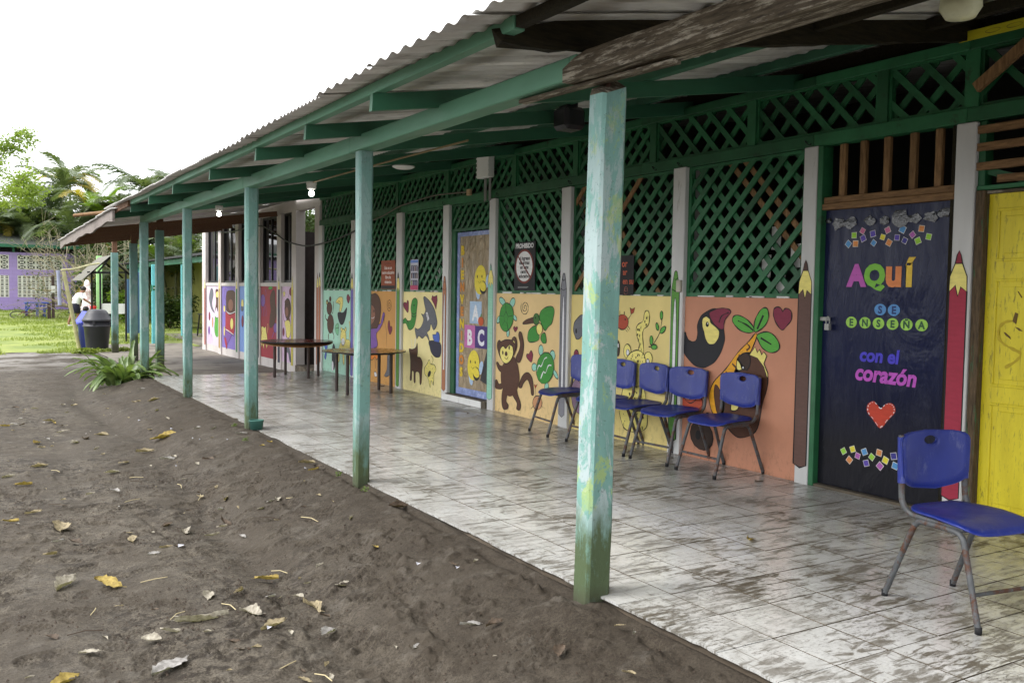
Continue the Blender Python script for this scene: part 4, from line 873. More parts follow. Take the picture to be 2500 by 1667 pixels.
["purple",8,1,0,[21446,259,21373,132,21392,0]],
["purple",8,1,0,[21363,263,21226,139,21245,8]]]],
["w2","painted_reader",[["umber",5,1,1,[19696,1362,19335,1405,18945,1368,18755,1133,18854,894,19336,801,19722,851,19779,1116]],
["skin",4,0,1,[19085,1058,19108,992,19173,939,19267,907,19373,905,19469,931,19536,983,19559,1048,19535,1115,19469,1169,19373,1200,19267,1201,19173,1173,19108,1122]],
["purple",4,1,1,[19821,437,19140,406,19337,256,19658,76,19863,85,19822,231]],
["red",9,0,1,[19820,889,19415,809,18854,884,18907,575,19038,321,19456,382,19838,426]],
["white",10,1,0,[19820,910,19415,839,18854,910]],
["white",10,1,0,[19838,447,19456,402,19046,340]],
["pale",5,0,1,[19077,609,19091,548,19130,497,19186,468,19249,465,19306,490,19346,537,19360,598,19346,660,19306,711,19249,740,19186,742,19130,716,19091,669]],
["red",5,1,1,[19946,225,19781,213,19658,55,19724,-41,19822,46]],
["pale",3,0,1,[19845,950,19853,915,19876,885,19909,869,19946,868,19979,883,20002,911,20010,947,20002,983,19979,1012,19946,1028,19909,1029,19876,1014,19853,986]],
["pale",3,0,1,[19879,394,19885,340,19901,296,19924,271,19950,270,19974,292,19990,335,19995,388,19989,443,19973,487,19950,511,19924,512,19901,489,19885,447]]]],
["w2","painted_loop",[["maroon",8,1,0,[19985,1195,19901,1443,19737,1362,19861,1155]]]],
["w3","painted_fish",[["pale",5,0,1,[18141,1105,18153,1059,18185,1022,18231,1000,18283,999,18330,1018,18363,1055,18374,1101,18363,1147,18330,1185,18283,1206,18232,1207,18185,1187,18153,1151]],
["slate",5,0,1,[18163,989,18174,964,18204,943,18247,931,18296,930,18340,940,18371,959,18382,984,18371,1010,18340,1031,18296,1043,18247,1044,18204,1034,18174,1014]],
["maroon",5,0,1,[18141,701,18150,642,18176,594,18214,567,18256,565,18294,590,18320,636,18330,695,18320,754,18294,802,18256,829,18214,830,18176,805,18150,759]]]],
["w4","painted_octopus",[["purple",5,0,1,[16397,1209,16414,1150,16463,1103,16533,1075,16612,1074,16684,1098,16734,1145,16752,1203,16734,1263,16685,1310,16613,1337,16535,1338,16464,1313,16415,1267]],
["purple",9,1,0,[16732,1095,16796,966,16731,859]],
["purple",9,1,0,[16643,1097,16667,970,16616,863]],
["purple",9,1,0,[16554,1099,16540,973,16502,866]],
["purple",9,1,0,[16465,1100,16415,976,16389,869]],
["purple",9,1,0,[16378,1102,16290,979,16277,873]],
["purple",8,1,0,[16416,1280,16323,1352,16386,1441]]]],
["w4","painted_octopus",[["purple",5,0,1,[15528,654,15540,608,15575,571,15626,548,15684,546,15736,564,15772,598,15785,643,15773,689,15737,727,15685,749,15628,751,15576,733,15540,698]],
["purple",10,1,0,[15743,558,15891,428]],
["purple",10,1,0,[15626,563,15683,421]]]],
["w4","painted_bear",[["umber",5,1,1,[15928,1391,15750,1436,15661,1324,15671,1185,15571,997,15657,805,15892,648,16073,667,16045,880,15985,1004,16047,1232]],
["leaf",5,1,1,[16140,1495,15958,1513,15839,1479,15988,1443,16127,1451]]]],
["w4","painted_leopard",[["pale",5,1,1,[16685,607,16602,646,16444,616,16350,647,16318,532,16256,446,16224,287,16285,176,16348,280,16473,291,16504,154,16600,266,16663,190,16696,370,16665,499]],
["pale",9,1,0,[16287,444,16195,609,16196,715]],
["K",4,1,0,[16601,556,16582,535]],
["K",4,1,0,[16506,488,16487,467]],
["K",4,1,0,[16412,546,16393,525]],
["K",4,1,0,[16569,413,16550,392]],
["K",4,1,0,[16380,404,16361,383]],
["K",4,1,0,[16632,319,16613,298]],
["K",4,1,0,[16317,336,16298,315]]]],
["w5","painted_star",[["pale",4,0,1,[15047,1448,15019,1398,14948,1390,15002,1348,14980,1298,15046,1331,15118,1296,15102,1355,15158,1397,15080,1398]],
["K",4,1,0,[15026,1516,15026,1482]],
["K",4,1,0,[15157,1279,15118,1254]]]],
["w5","painted_crab",[["maroon",5,0,1,[14444,1411,14458,1374,14495,1344,14550,1327,14611,1326,14667,1342,14706,1371,14720,1409,14707,1446,14668,1476,14613,1493,14552,1493,14497,1477,14458,1448]],
["K",6,1,0,[14698,1376,14789,1292]]]],
["w5","painted_child",[["skin",4,1,1,[14894,864,14677,871,14648,673,14700,488,14808,483,14918,528]],
["pale",5,1,1,[15003,793,14747,836,14622,740,14631,574,14727,487,14863,497,14946,661]],
["skin",12,1,0,[14986,794,15098,857,15110,958]],
["umber",5,0,1,[14610,1071,14629,978,14684,901,14766,857,14858,854,14941,893,15000,968,15022,1062,15002,1157,14945,1234,14862,1277,14770,1278,14688,1238,14631,1164]],
["umber",5,0,1,[14680,1202,14696,1177,14741,1156,14806,1143,14878,1142,14944,1152,14990,1172,15006,1197,14990,1222,14945,1244,14879,1256,14807,1257,14742,1247,14697,1227]],
["skin",3,0,1,[14759,1001,14769,958,14799,922,14842,902,14891,900,14935,918,14966,952,14977,996,14967,1040,14936,1075,14893,1096,14844,1097,14801,1079,14770,1044]],
["slate",4,1,1,[14971,323,14698,272,14588,30,14669,24,14778,183,14942,190]],
["maroon",5,0,1,[15029,590,15034,553,15049,523,15071,506,15096,504,15118,520,15134,548,15140,585,15135,622,15119,652,15097,669,15072,670,15050,655,15034,626]]]]]
# ------------------------------------------------------------------ classroom wing (wall plane X = 3.05)
WX = 3.05
wing = thing('classroom_wing', 'long classroom wing with green lattice over painted half walls', 'building', (5.5, 5, 0))
PAN = {'or': (1.640, 3.000, (194,136,108)), 'ye': (3.170, 4.820, (226,206,134)), 'mo': (5.000, 6.440, (226,196,140)), 'cr': (7.866, 9.205, (240,226,162)), 'mu': (9.418, 11.110, (206,152,84)), 'mi': (11.280, 12.710, (174,220,198))}
panels = {}
for k, (y0, y1, c) in PAN.items():
    b = B(); b.box(WX, 3.2, y0-.001, y1+.001, -.05, 1.45)
    panels[k] = b.obj('half_wall', mat_wall('wall_paint_'+k, c), wing)
COLS = [('c0',12.71,12.90,(176,112,78),1.776),('c1',11.112,11.278,(120,110,190),1.741),('c2',9.207,9.416,(96,150,60),1.739),('c3',7.692,7.864,(176,118,86),1.670),('c4',6.442,6.592,(150,205,180),1.818),('c5',4.822,4.998,(130,130,138),1.684),('c6',3.002,3.168,(92,150,62),1.687),('c7',1.507,1.638,(98,72,64),1.753),('c8',.222,.362,(160,44,66),1.785)]
for nm, y0, y1, c, tip in COLS:
    b = B(); b.cbox(3.015, 3.2, y0, y1, -.05, 2.618+random.uniform(-.01,.01), .006)
    co = b.obj('column', WHITE, wing)
    # painted pencil or pen on the column face
    yc = (y0+y1)/2 + .012; w = .064 if nm in ('c7','c8','c4') else .054; X = 3.0135; bb = B(); cc = lin(c); lay = X
    pen = nm in ('c3','c5','c6')
    zb = .135 if nm not in ('c1','c2') else .03
    sh = tip-.17
    if not pen:
        P = [(yc-w,zb+.012),(yc,zb-.012),(yc+w,zb+.012),(yc+w,sh-.1),(yc+.02,sh-.06),(yc,sh-.13),(yc-.02,sh-.07),(yc-w,sh-.1)]
        bb.add([(lay,*p) for p in P], [list(range(len(P)))], 0, cc); ribbon(bb, P, .011, COL['K'], lay-.0003, True)
        P = [(yc-w,sh-.1),(yc-.02,sh-.07),(yc,sh-.13),(yc+.02,sh-.06),(yc+w,sh-.1),(yc+w*.95,sh),(yc+.022,tip-.075),(yc-.022,tip-.075),(yc-w*.95,sh)]
        lay -= .0006; bb.add([(lay,*p) for p in P], [list(range(len(P)))], 0, COL['pale']); ribbon(bb, P, .010, COL['K'], lay-.0003, True)
        P = [(yc-.026,tip-.085),(yc+.026,tip-.085),(yc+.014,tip-.03),(yc,tip),(yc-.014,tip-.03)]
        lay -= .0006; bb.add([(lay,*p) for p in P], [list(range(len(P)))], 0, COL['K'] if nm not in ('c8','c4','c7') else tuple(x*.75 for x in cc)); ribbon(bb, P, .010, COL['K'], lay-.0003, True)
    else:
        P = [(yc-w,zb),(yc,zb-.03),(yc+w,zb),(yc+w,sh),(yc+.03,tip-.06),(yc+.018,tip-.012),(yc,tip),(yc-.018,tip-.012),(yc-.03,tip-.06),(yc-w,sh)]
        bb.add([(lay,*p) for p in P], [list(range(len(P)))], 0, cc); ribbon(bb, P, .011, COL['K'], lay-.0003, True)
        P = [(yc-.02,.40),(yc+.02,.40),(yc+.022,1.2),(yc+.012,1.40),(yc,1.44),(yc-.012,1.40),(yc-.022,1.2)]
        lay -= .0006; bb.add([(lay,*p) for p in P], [list(range(len(P)))], 0, COL['white']); ribbon(bb, P, .009, COL['K'], lay-.0003, True)
        ribbon(bb, [(yc-.05,sh+.0),(yc,sh-.02),(yc+.05,sh+.0)], .010, COL['K'], lay); ribbon(bb, [(yc-.03,tip-.065),(yc,tip-.085),(yc+.03,tip-.065)], .010, COL['K'], lay)
    bb.obj('painted_pencil' if not pen else 'painted_pen', ATTR, co)
# horizontal rails
for y0, y1 in ((-3,.30),(.302,1.56),(1.562,3.66),(3.662,6.5),(6.502,9.3),(9.302,12.9)):
    b = B(); b.cbox(3.03, 3.14, y0, y1, 2.618+.002, 2.715, .004); b.obj('rail', GREEN, wing)
    b = B(); b.cbox(3.03, 3.14, y0, y1, 3.088, 3.16, .004); b.obj('top_rail', GREEN, wing)
# lattice panels: frame part with every slat a piece of its own
def lattice(y0, y1, z0, z1, sgn, name='lattice_panel', fr=.035, sp=.185, raw=(), skip=()):
    b = B()
    for (a, c, d, e) in ((y0, y1, z0, z0+fr), (y0, y1, z1-fr*.7, z1), (y0, y0+fr, z0+fr+.0005, z1-fr*.7-.0005), (y1-fr, y1, z0+fr+.0005, z1-fr*.7-.0005)): b.box(3.058, 3.105, a, c, d, e)
    p = b.obj(name, GREEN, wing)
    h = z1-z0; wd = y1-y0; ang = math.radians(46)
    for layer, s in ((0, sgn), (1, -sgn)):
        n = int((wd+h)/sp)+2; off = random.uniform(0, sp)
        for i in range(n):
            a = y0 - (h if s > 0 else 0) + off + i*sp
            # line y = a + s*(z-z0)*1.0 ; clip to the frame
            pts = []
            for z in (z0+.004, z1-.004):
                pts.append((a + s*(z-z0)*1.0, z))
            (ya, za), (yb, zb) = pts
            def clip(ya, za, yb, zb):
                lo, hi = 0., 1.
                for lim, sg in ((y0+.004, 1), (y1-.004, -1)):
                    fa, fb = (ya-lim)*sg, (yb-lim)*sg
                    if fa < 0 and fb < 0: return None
                    if fa < 0: lo = max(lo, fa/(fa-fb))
                    if fb < 0: hi = min(hi, fa/(fa-fb))
                return (lo, hi) if hi-lo > .04 else None
            c_ = clip(ya, za, yb, zb)
            if not c_ or (layer, i) in skip: continue
            lo, hi = c_; A = (ya+(yb-ya)*lo, za+(zb-za)*lo); C_ = (ya+(yb-ya)*hi, za+(zb-za)*hi)
            X = 3.070 if layer == 0 else 3.090
            bb = B(); jj = random.uniform(-.004, .004)
            j2 = random.uniform(-.011, .011); bb.beam((X, A[0]+jj, A[1]), (X+random.uniform(-.003,.003), C_[0]+j2, C_[1]), .050, .014, upv=(1,0,0))
            bb.obj('slat', RAWW if (layer, i) in raw else GREEN, p)
    return p
lattice(1.64, 3.0, 1.452, 2.616, -1, raw=((1,4),(1,3)))
lattice(3.17, 4.82, 1.452, 2.616, -1, raw=((0,9),(1,7),(1,9),(0,14)))
lattice(5.0, 6.44, 1.452, 2.616, 1)
lattice(7.866, 9.205, 1.452, 2.616, -1); lattice(9.418, 11.11, 1.452, 2.616, -1); lattice(11.28, 12.71, 1.452, 2.616, -1)
lattice(6.594, 7.69, 2.26, 2.616, -1, sp=.155)
DIV = [-1.2, .277, .965, 2.231, 3.503, 4.786, 6.056, 7.806, 9.461, 11.268, 12.88]
for i, (a, c_) in enumerate(zip(DIV[:-1], DIV[1:])):
    b = B(); b.box(3.040, 3.120, a-.045, a+.045, 2.7155, 3.0875); b.obj('stile', GREEN, wing)
    sg = 1 if i in (1,2,3,5) else -1
    if i == 0: lattice(a+.046, c_-.046, 2.7155, 3.0875, -1, fr=.02, sp=.4)
    else: lattice(a+.046, c_-.046, 2.7155, 3.0875, sg, fr=.02, sp=.235 if i in (1,2,3) else .175)
# white flaking sill chips along the half wall top
for k, (y0, y1, c) in PAN.items():
    for q in range(5):
        b = B(); y = y0+.1+(y1-y0-.3)*(q+random.random()*.6)/5; b.box(3.047, 3.07, y, y+random.uniform(.05,.22), 1.4515, 1.4515+random.uniform(.008,.02)); b.obj('paint_chip', WHITE, wing)
# mural figures
for pk, name, items in MURALS:
    if pk in panels: figure(name, items, panels[pk], WX)
# ---- navy door with lettering
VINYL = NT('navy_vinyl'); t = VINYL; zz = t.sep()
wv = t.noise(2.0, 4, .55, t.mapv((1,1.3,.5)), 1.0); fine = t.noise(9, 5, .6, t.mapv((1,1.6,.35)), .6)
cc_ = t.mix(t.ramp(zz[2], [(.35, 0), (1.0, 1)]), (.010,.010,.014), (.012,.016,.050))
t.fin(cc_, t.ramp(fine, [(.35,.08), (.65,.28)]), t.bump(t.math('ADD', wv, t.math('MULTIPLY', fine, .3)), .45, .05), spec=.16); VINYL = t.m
DX = 3.075
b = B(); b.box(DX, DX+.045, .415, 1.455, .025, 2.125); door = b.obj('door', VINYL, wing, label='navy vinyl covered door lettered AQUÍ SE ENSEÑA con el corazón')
b = B(); b.cbox(3.02, 3.14, 1.458, 1.505, 0, 2.617, .004); b.obj('door_frame', GREEN, wing)
b = B(); b.cbox(3.05, 3.14, .365, .412, 0, 2.617, .004); b.obj('door_frame', DARKW, wing)
b = B(); b.cbox(3.03, 3.09, .37, 1.50, 2.128, 2.175, .004); b.obj('lintel', RAWH, wing); b = B(); b.cbox(3.045, 3.10, .37, 1.46, 2.177, 2.225, .004); b.obj('lintel', RAWH, wing)
for y in (1.318, 1.135, .933, .721, .524):
    b = B(); b.cbox(3.07, 3.105, y-.026, y+.026, 2.226, 2.6175, .003); b.obj('bar', RAWW, wing)
b = B(); b.box(3.03, 3.2, .365, 1.455, -.05, .02); b.obj('threshold', GROUT, wing)
X = DX-.0025; bb = B()
sc = dict(g=(150,205,60), y=(228,216,60), p=(176,96,176), b=(84,150,206), o=(216,140,76), v=(90,72,170), k=(200,110,150), n=(60,58,140))
def sq(y, z, s, r, c, lay=X):
    P = [(y+s*math.cos(r+q*math.pi/2+.785), z+s*math.sin(r+q*math.pi/2+.785)) for q in range(4)]
    bb.add([(lay, *p) for p in P][::-1], [(0,1,2,3)], 0, lin((230,226,220))); bb.add([(lay-.0008, y+(p[0]-y)*.86, z+(p[1]-z)*.86) for p in P][::-1], [(0,1,2,3)], 0, lin(c))
top = [(1190,1927,'g'),(1116,1956,'k'),(1026,1931,'v'),(902,1951,'k'),(781,1951,'b'),(631,1948,'o'),(1109,1901,'v'),(942,1903,'y'),(823,1895,'v'),(700,1909,'p'),(574,1890,'g'),(1239,1865,'b'),(1175,1864,'o'),(1017,1864,'b'),(888,1861,'o'),(761,1871,'n'),(656,1865,'g')]
bot = [(1217,307,'g'),(1136,334,'y'),(1031,330,'b'),(905,343,'o'),(1162,249,'o'),(1089,291,'p'),(966,302,'g'),(850,297,'y'),(1012,249,'v'),(894,248,'p'),(783,338,'n'),(769,270,'b'),(690,300,'g'),(620,335,'o'),(560,270,'y')]
for y, z, c in top+bot:
    bb = B(); sq(y/1000, z/1000, random.uniform(.029,.036), random.uniform(-.7,.7), sc[c]); bb.obj('confetti_square', ATTR, door)
for ch, y, c in (('A',1.157,(186,92,176)),('Q',1.0,(126,190,70)),('U',.84,(222,136,82)),('Í',.715,(226,190,70))):
    bb = B(); wtext(bb, ch.lower() if ch == 'U' else ch, y, 1.557, .21 if ch != 'U' else .27, lin(c), X, .013); bb.obj('letter', ATTR, door)
for ch, y, z in (('S',.941,1.381),('E',.827,1.380)):
    bb = B(); bb.add([(X, y+.05*math.cos(a), z+.042*math.sin(a)) for a in [6.283*q/20 for q in range(20)]][::-1], [list(range(20))], 0, lin((92,148,206))); wtext(bb, ch, y, z-.026, .075, lin((40,60,110)), X-.001, .003); bb.obj('letter_disc', ATTR, door)
for ch, y in zip('ENSEÑA', (1.188,1.067,.951,.834,.721,.602)):
    bb = B(); bb.add([(X, y+.049*math.cos(a), 1.281+.042*math.sin(a)) for a in [6.283*q/20 for q in range(20)]][::-1], [list(range(20))], 0, lin((160,210,90))); wtext(bb, ch, y, 1.256, .072, lin((50,90,60)), X-.001, .003); bb.obj('letter_disc', ATTR, door)
bb = B(); wtext(bb, 'con el', .94, 1.0, .135, lin((74,66,200)), X, .005, .12, sx=1.0)
bb.obj('lettering', ATTR, door); bb = B(); wtext(bb, 'corazón', .885, .855, .165, lin((188,84,190)), X, .006, .15, rot=-.02, sx=.95)
bb.obj('lettering', ATTR, door)
bb = B(); H = [(907,668),(961,711),(1000,700),(1023,669),(1018,625),(970,580),(904,521),(840,590),(790,645),(785,680),(800,705),(829,714),(870,700)]
P = [(v.x, v.y) for v in smooth_path([(a/1000, z/1000, 0) for a, z in H], 3, True)]
bb.add([(X, *p) for p in P][::-1], [list(range(len(P)))], 0, lin((190,62,40)))
for i in range(0, len(P), 2):
    a, c_ = P[i], P[(i+1) % len(P)]; k = .93; ce = (.905, .63)
    ribbon(bb, [(ce[0]+(a[0]-ce[0])*k, ce[1]+(a[1]-ce[1])*k), (ce[0]+(c_[0]-ce[0])*k, ce[1]+(c_[1]-ce[1])*k)], .006, COL['white'], X-.0006)
bb.obj('heart', ATTR, door)
TAPE = M('clear_tape', (30,31,38), .2, .4, 30, 1.0, 26, spec=.9)
for q, (y, z, s) in enumerate(((1.43,2.05,.035),(1.33,2.02,.07),(1.22,2.02,.06),(1.05,2.03,.05),(.93,2.02,.05),(.80,2.03,.08),(.70,2.02,.06),(.56,2.03,.06),(.46,2.05,.05))):
    bb = B(); n = 12; P = [(y+s*1.1*random.uniform(.6,1.1)*math.cos(a), z+s*.8*random.uniform(.5,1.1)*math.sin(a)) for a in [6.283*k/n for k in range(n)]]
    bb.add([(X-.007, y, z)]+[(X-.0015-random.uniform(0,.006), *p) for p in P], [(0, 1+(k+1) % n, 1+k) for k in range(n)], 0, None, True); bb.obj('tape', TAPE, door)
# hasp and padlock
bb = B(); bb.box(3.045, 3.06, 1.37, 1.50, 1.285, 1.312); bb.box(3.02, 3.046, 1.352, 1.392, 1.215, 1.262); bb.tube(smooth_path([(3.033,1.357,1.26),(3.033,1.357,1.30),(3.033,1.372,1.318),(3.033,1.387,1.30),(3.033,1.387,1.26)], 3), .005, 6)
bb.obj('padlock', IRON, door)
# ---- yellow panelled door
YEL = NT('yellow_door_paint'); t = YEL; v = t.mapv((1,3,.6))
c1 = t.mix(t.ramp(t.noise(3, 6, .65, v), [(.3,0),(.7,1)]), lin((196,178,22)), lin((224,208,40)))
c1 = t.mix(t.ramp(t.noise(12, 8, .75, v, .4), [(.54,0),(.66,.8)]), c1, lin((96,84,24)))
t.fin(c1, .45, t.bump(t.noise(40, 5, .6, v), .15, .003), spec=.4); YEL = t.m
b = B(); b.box(3.085, 3.125, -.80, .155, .03, 2.145); yd = b.obj('door', YEL, wing, label='yellow panelled wooden door')
for z0, z1 in ((.10,.80),(.905,1.60),(1.71,2.05)):
    for y0, y1 in ((-.30,.095),(-.75,-.36)):
        b = B()
        for a, c_, d, e in ((y0,y1,z0,z0+.018),(y0,y1,z1-.018,z1),(y0,y0+.018,z0+.0185,z1-.0185),(y1-.018,y1,z0+.0185,z1-.0185)): b.cbox(3.077, 3.087, a, c_, d, e, .003)
        b.cbox(3.079, 3.0865, y0+.05, y1-.05, z0+.05, z1-.05, .003); b.obj('panel', YEL, yd)
SM_ = ([-57, 1332, 5, 1326, 44, 1294, 55, 1249, 40, 1206, -2, 1173, -57, 1150, -97, 1127, -69, 1081, 0, 1032], [[20, 1260, 6, 1258, -27, 1231, -32, 1214, 5, 1238], [-50, 1297, -79, 1290, -106, 1269, -82, 1271], [-35, 1332, -50, 1388, -71, 1380, -60, 1311], [-58, 1521, -68, 1518, -93, 1482, -86, 1478]])
bb = B(); P = [(v.x, v.y) for v in smooth_path([(SM_[0][i]/1000, SM_[0][i+1]/1000, 0) for i in range(0, len(SM_[0]), 2)], 5)]; ribbon(bb, P, .02, lin((186,164,34)), 3.0767); bb.obj('stain', ATTR, yd)
for d_ in SM_[1]:
    bb = B(); P = [(d_[i]/1000, d_[i+1]/1000) for i in range(0, len(d_), 2)]; bb.add([(3.0764, *p) for p in P], [list(range(len(P)))], 0, lin((104,80,26))); bb.obj('stain', ATTR, yd)
OLDG = mat_wood('worn_door_jamb', (44,36,28), (110,92,70), (5,5,.6), (52,110,80), .85, (.56,.62))
b = B(); b.cbox(3.03, 3.15, .158, .218, -.02, 2.17, .005); b.obj('door_frame', OLDG, wing)
b = B(); b.box(3.06, 3.15, -.85, .157, 2.147, 2.165); b.obj('door_frame', OLDW, wing); b = B(); b.cbox(3.04, 3.14, -.9, .22, 2.172, 2.20, .003); b.obj('rail', GREEN, wing)
b = B(); b.cbox(3.05, 3.14, .175, .22, 2.201, 2.617, .003); b.obj('door_frame', GREEN, wing)
for z in (2.56, 2.448, 2.324):
    b = B(); b.beam((3.045, .26, z), (3.045, -1.0, z+.004), .05, .03, upv=(1,0,0)); b.obj('board', RAWH, wing)
b = B(); b.beam((3.08,-1.0,2.22),(3.08,.1,2.24), .05, .03, upv=(1,0,0)); b.obj('board', RAWH, wing); b = B(); b.beam((3.09,.18,2.30),(3.09,-.1,2.21), .045, .03, upv=(1,0,0)); b.obj('brace', GREEN, wing)
b = B(); b.beam((3.02,.24,2.83),(3.0,-.55,3.35), .07, .03, upv=(1,0,0)); b.obj('brace', RAWW, wing)
b = B(); b.box(3.05, 3.2, -6.6, -.80, -.05, 2.6); b.obj('end_wall', WHITE, wing)
# ---- welcome door with its tiled step
b = B(); b.cbox(3.06, 3.16, 7.578, 7.688, .09, 2.26, .004); b.obj('door_frame', GREEN, wing)
KRAFT = NT('brown_cellophane'); t = KRAFT
w1 = t.noise(3.2, 5, .6, t.mapv((1,2.2,.8), rot=(.5,0,0)), 1.8)
hz = t.ramp(t.math('MULTIPLY', t.sep()[2], .5), [(.5,.25),(1,1)])
t.fin(t.mix(t.ramp(w1, [(.35,0),(.65,1)]), lin((134,116,88)), lin((172,152,120))), .22, t.bump(w1, .8, .05), spec=.6); KRAFT = t.m
b = B(); b.box(3.095, 3.13, 6.652, 7.572, .10, 2.245); wd = b.obj('door', KRAFT, wing, label='welcome door in crinkled brown wrap lettered BIENVENIDOS with two bees')
BORD = M('blue_paper_border', (136,150,196), .7, .25, 12, .3, 30, dirt=(200,205,220), dscale=12)
b = B()
for a, c_, d, e in ((6.652,7.572,.10,.19),(6.652,7.572,2.19,2.245),(7.50,7.572,.1905,2.1895),(6.652,6.672,.1905,2.1895)): b.box(3.091, 3.0945, a, c_, d, e)
b.obj('border', BORD, wd)
X = 3.0925; bb = B()
for i, ch in enumerate('BIENVENIDOS'):
    bb = B(); wtext(bb, ch, 7.425, 1.955-.161*i, .155, lin((222,190,40) if i % 2 == 0 else (206,130,50)), X-.001, .010); bb.obj('letter', ATTR, wd)
bb = B()
def disc(y, z, ry, rz, c, lay, rot=0): 
    P = []
    for k in range(20):
        a = 6.283*k/20; u, v = ry*math.cos(a), rz*math.sin(a); P.append((lay, y+u*math.cos(rot)-v*math.sin(rot), z+u*math.sin(rot)+v*math.cos(rot)))
    bb.add(P[::-1], [list(range(20))], 0, lin(c))
for (y, z, s) in ((6.94,1.62,1.0),(7.09,.51,1.05)):
    bb = B()
    disc(y-.19*s, z-.02, .05*s, .09*s, (176,200,226), X, .4); disc(y+.06*s, z-.17*s, .05*s, .085*s, (176,200,226), X-.0004, -.3)
    disc(y, z, .15*s, .19*s, (232,212,70), X-.001, .2); disc(y-.08*s, z-.10*s, .085*s, .085*s, (46,40,36), X-.0016, .3); disc(y-.075*s, z-.085*s, .085*s, .06*s, (232,212,70), X-.0022, .3)
    for dy in (-.05,.07): disc(y+dy*s, z+.04*s, .012*s, .02*s, (30,26,24), X-.003)
    ribbon(bb, [(y+.05*s,z-.02*s),(y+.01*s,z-.045*s),(y-.03*s,z-.02*s)], .008, COL['K'], X-.0032); bb.obj('bee_sticker', ATTR, wd)
for ch, y0, y1, z0, z1, c, tc in (('A',7.209,6.892,1.053,1.341,(172,196,222),(236,238,242)),('B',7.346,7.058,.73,1.029,(196,110,170),(238,236,240)),('C',7.056,6.738,.741,1.026,(70,50,120),(232,232,240))):
    bb = B(); bb.add([(X,y0,z0),(X,y1,z0),(X,y1,z1),(X,y0,z1)][::1], [(0,1,2,3)], 0, lin(c)); wtext(bb, ch, (y0+y1)/2, z0+.045, .27, lin(tc), X-.001, .012, sx=.9); bb.obj('letter_card', ATTR, wd)
bb = B()
disc(6.907,1.09,.07,.06,(200,90,46), X-.002); disc(6.9,1.16,.012,.03,(80,140,60), X-.0026,.4)
bb.obj('apple_sticker', ATTR, wd)
b = B(); b.add([(X-.002,6.70,.28),(X-.002,6.90,.33),(X-.012,6.80,.55),(X-.004,6.72,.75),(X-.004,6.68,.60)], [(0,4,3,2,1)]); b.obj('tear', BLACK, wd)
b = B(); b.box(3.0, 3.2, 6.60, 7.69, -.02, .078); b.obj('step', GROUT, wing)
for i in range(4):
    y0 = 6.70+i*.30; y1 = min(y0+.295, 7.79); b = B(); b.cbox(2.99, 3.0, y0, y1, .0, .082, .002); b.obj('step_tile', WHITEP, wing)
b = B(); b.box(2.99, 3.09, 6.60, 7.69, .0825, .094); b.obj('step_top', CONC, wing)
# ---- dim room behind the lattice and the roof over it
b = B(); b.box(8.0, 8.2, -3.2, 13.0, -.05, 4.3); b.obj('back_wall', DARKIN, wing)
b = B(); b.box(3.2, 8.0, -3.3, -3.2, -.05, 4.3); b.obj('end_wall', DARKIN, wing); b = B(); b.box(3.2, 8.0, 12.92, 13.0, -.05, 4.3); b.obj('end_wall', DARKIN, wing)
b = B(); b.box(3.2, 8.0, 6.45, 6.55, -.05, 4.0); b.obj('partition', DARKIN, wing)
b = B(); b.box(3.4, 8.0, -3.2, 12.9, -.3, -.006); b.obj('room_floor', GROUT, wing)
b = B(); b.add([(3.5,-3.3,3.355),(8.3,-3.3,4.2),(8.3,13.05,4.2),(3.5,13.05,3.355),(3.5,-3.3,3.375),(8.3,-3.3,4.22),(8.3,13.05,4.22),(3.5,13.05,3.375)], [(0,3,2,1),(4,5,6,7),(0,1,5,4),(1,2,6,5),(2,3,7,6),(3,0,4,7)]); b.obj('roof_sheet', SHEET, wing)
b = B(); b.box(3.14, 3.19, -3.2, 12.9, 3.165, 3.30); b.obj('wall_plate', DARKW, wing)
